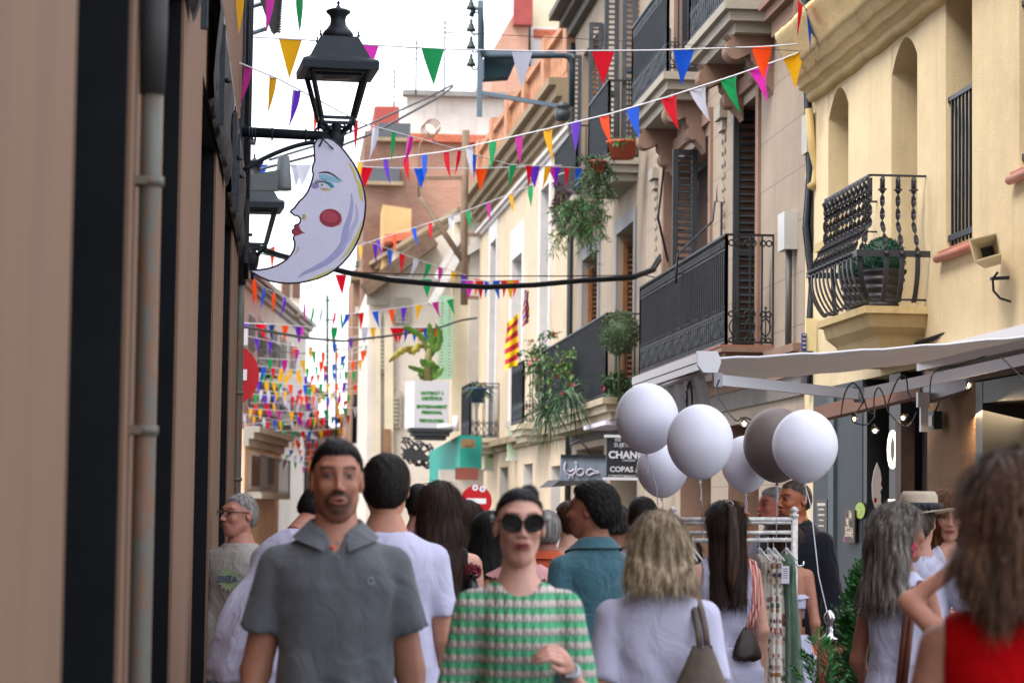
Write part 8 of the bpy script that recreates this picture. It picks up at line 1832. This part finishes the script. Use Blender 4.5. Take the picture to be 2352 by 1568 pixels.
person('auburn haired woman in a white blouse looking down beside the beige pier', 2180, 1126, 11.4, -8, 'f', '#ab7c6a', w=1.02, head=(-4, 0, 14), hair=('long', ('#3a2216', '#7a4a1c'), {'len': 1.30, 't': .014, 'flare': .02, 'face': -.055, 'back': .0, 'yc': .02, 'w0': .098}), top=('tee', WT2, {'sleeve': 1.5, 'vneck': 1.36}), bottom=('trousers', JEAN), lips='#8f4a48', res=1.0, arms={'R': (None, (-.22, -.06, 1.12), (-.06, -.22, 1.22)), 'L': (None, (.22, -.06, 1.12), (.07, -.24, 1.16))}, P={'curl': .8})
t_ = thing('moon_cutout', 'small white moon face cutout fixed to the dark shop door', 'sign', at(2012, 1120, 16.4))
m_ = MB(); mp = [(2015, 1062), (2022, 1080), (2025, 1100), (2023, 1112), (2027, 1120), (2022, 1128), (2024, 1138), (2023, 1150), (2028, 1165), (2034, 1176), (2022, 1178), (2010, 1165), (2004, 1145), (2003, 1110), (2008, 1080)]
m_.prism([at(a, b, 16.3) for a, b in mp], (0, .012, 0)); m_.build('board', M('moon_white', '#e4e4f0', .5, var=0), t_)
m_ = MB(); m_.prism([at(2011+3.2*math.cos(a), 1148+6*math.sin(a), 16.295) for a in np.linspace(0, 6.283, 17)[:-1]], (0, .003, 0)); m_.build('red_cheek', REDS, t_)
CRB = M('crochet_bag_cord', '#9c9180', .9, var=.35, vs=120, bs=160, bst=1)
def ex_silver(root, s, tf, mk, tl, A):
    for sg in (-1, 1):
        mb = MB(); c = tf([(sg*.086, .015, 1.602)])[0]; rr = random.Random(9)
        for k in range(26): v = rnd_dir(rr)*.016; v.z *= 1.6; q = c+v-ZA*.022; a = rnd_dir(rr)*.011; b = rnd_dir(rr)*.011; mb.add([q-a, q+b, q+a, q-b], [(0, 1, 2, 3)])
        mb.build('pink_earring', M('hot_pink', '#c20f55', .4, var=.1), root, local=True)
    b = shoulder_bag(root, s, tl, 'R', CRB, [(-.10, -.03, 1.435), (-.115, .03, 1.45), (-.13, .09, 1.40), (-.14, .135, 1.22), (-.135, .16, 1.04)], (-.115, .19, 1.03), .115, .34, ('crochet_bag', 'cream crochet bag on brown leather straps hanging from the silver haired woman'), M('tan_leather', '#5a2a1a', .5, var=.2), .013)
person('silver haired woman with a pink earring and white sleeveless dress', 2068, 1158, 8.9, 128, 'f', '#7f4f3b', w=1.0, d=1.0, head=(-16, 0, 0), hair=('long', ('#40362f', '#96908a'), {'len': 1.37, 't': .018, 'flare': .02, 'back': .06, 'face': .0, 'strands': 44, 'wave': .006}), top=('sleeveless', WT2, {'inset': .125, 'hem': .9, 'flow': .01}), bottom=('skirt', WT2, {'flare': .2, 'waist': 1.02, 'hem': .3}), extra=ex_silver, lips='#8a4038', res=1.0, arms={'R': (None, (-.2, -.03, 1.12), (-.19, -.12, .92)), 'L': (None, (.2, .02, 1.12), (.2, -.10, .9))})
person('curly haired woman in a bright red top very close on the right, elbow raised', 2352, 1064, 4.6, 168, 'f', '#906452', w=1.12, d=1.1, head=(10, 6, 0), hair=('long', ('#3d291e', '#866650'), {'len': 1.50, 't': .03, 'flare': .03, 'wave': .02, 'w0': .102, 'back': .05, 'strands': 160, 'edge': .02, 'curl': .010, 'fz': 5, 'tw': .0015}), top=('sleeveless', REDC, {'inset': .16, 'hem': .8, 'wr': .006, 'neck': 1.46, 'g': .02}), bottom=('trousers', BLACKC), arms={'L': ((.19, .01, 1.40), (.335, -.03, 1.395), (.14, -.06, 1.52))} if False else {'R': ((-.16, .01, 1.39), (-.2, .03, 1.12), (-.22, -.05, .9)), 'L': ((.165, .01, 1.385), (.23, -.02, 1.12), (.25, -.1, .9))}, P={'arm': 1.15})
# raised elbow belongs to a second woman between the red top and the silver haired one
person('person with raised bent elbow behind the curly haired woman in red', 2316, 1200, 5.9, 176, 'f', '#ab7763', w=1.05, hair=('long', ('#4a3022', '#7a5238'), {'len': 1.38, 't': .02, 'flare': .03, 'wave': .015, 'strands': 60, 'curl': .008}), top=('sleeveless', WT), bottom=('trousers', JEAN), arms={'L': ((.14, .01, 1.395), (.262, -.08, 1.53), (.05, -.03, 1.70)), 'R': (None, (-.2, .03, 1.12), (-.2, -.05, .9))}, res=1.1, P={'arm': .86})
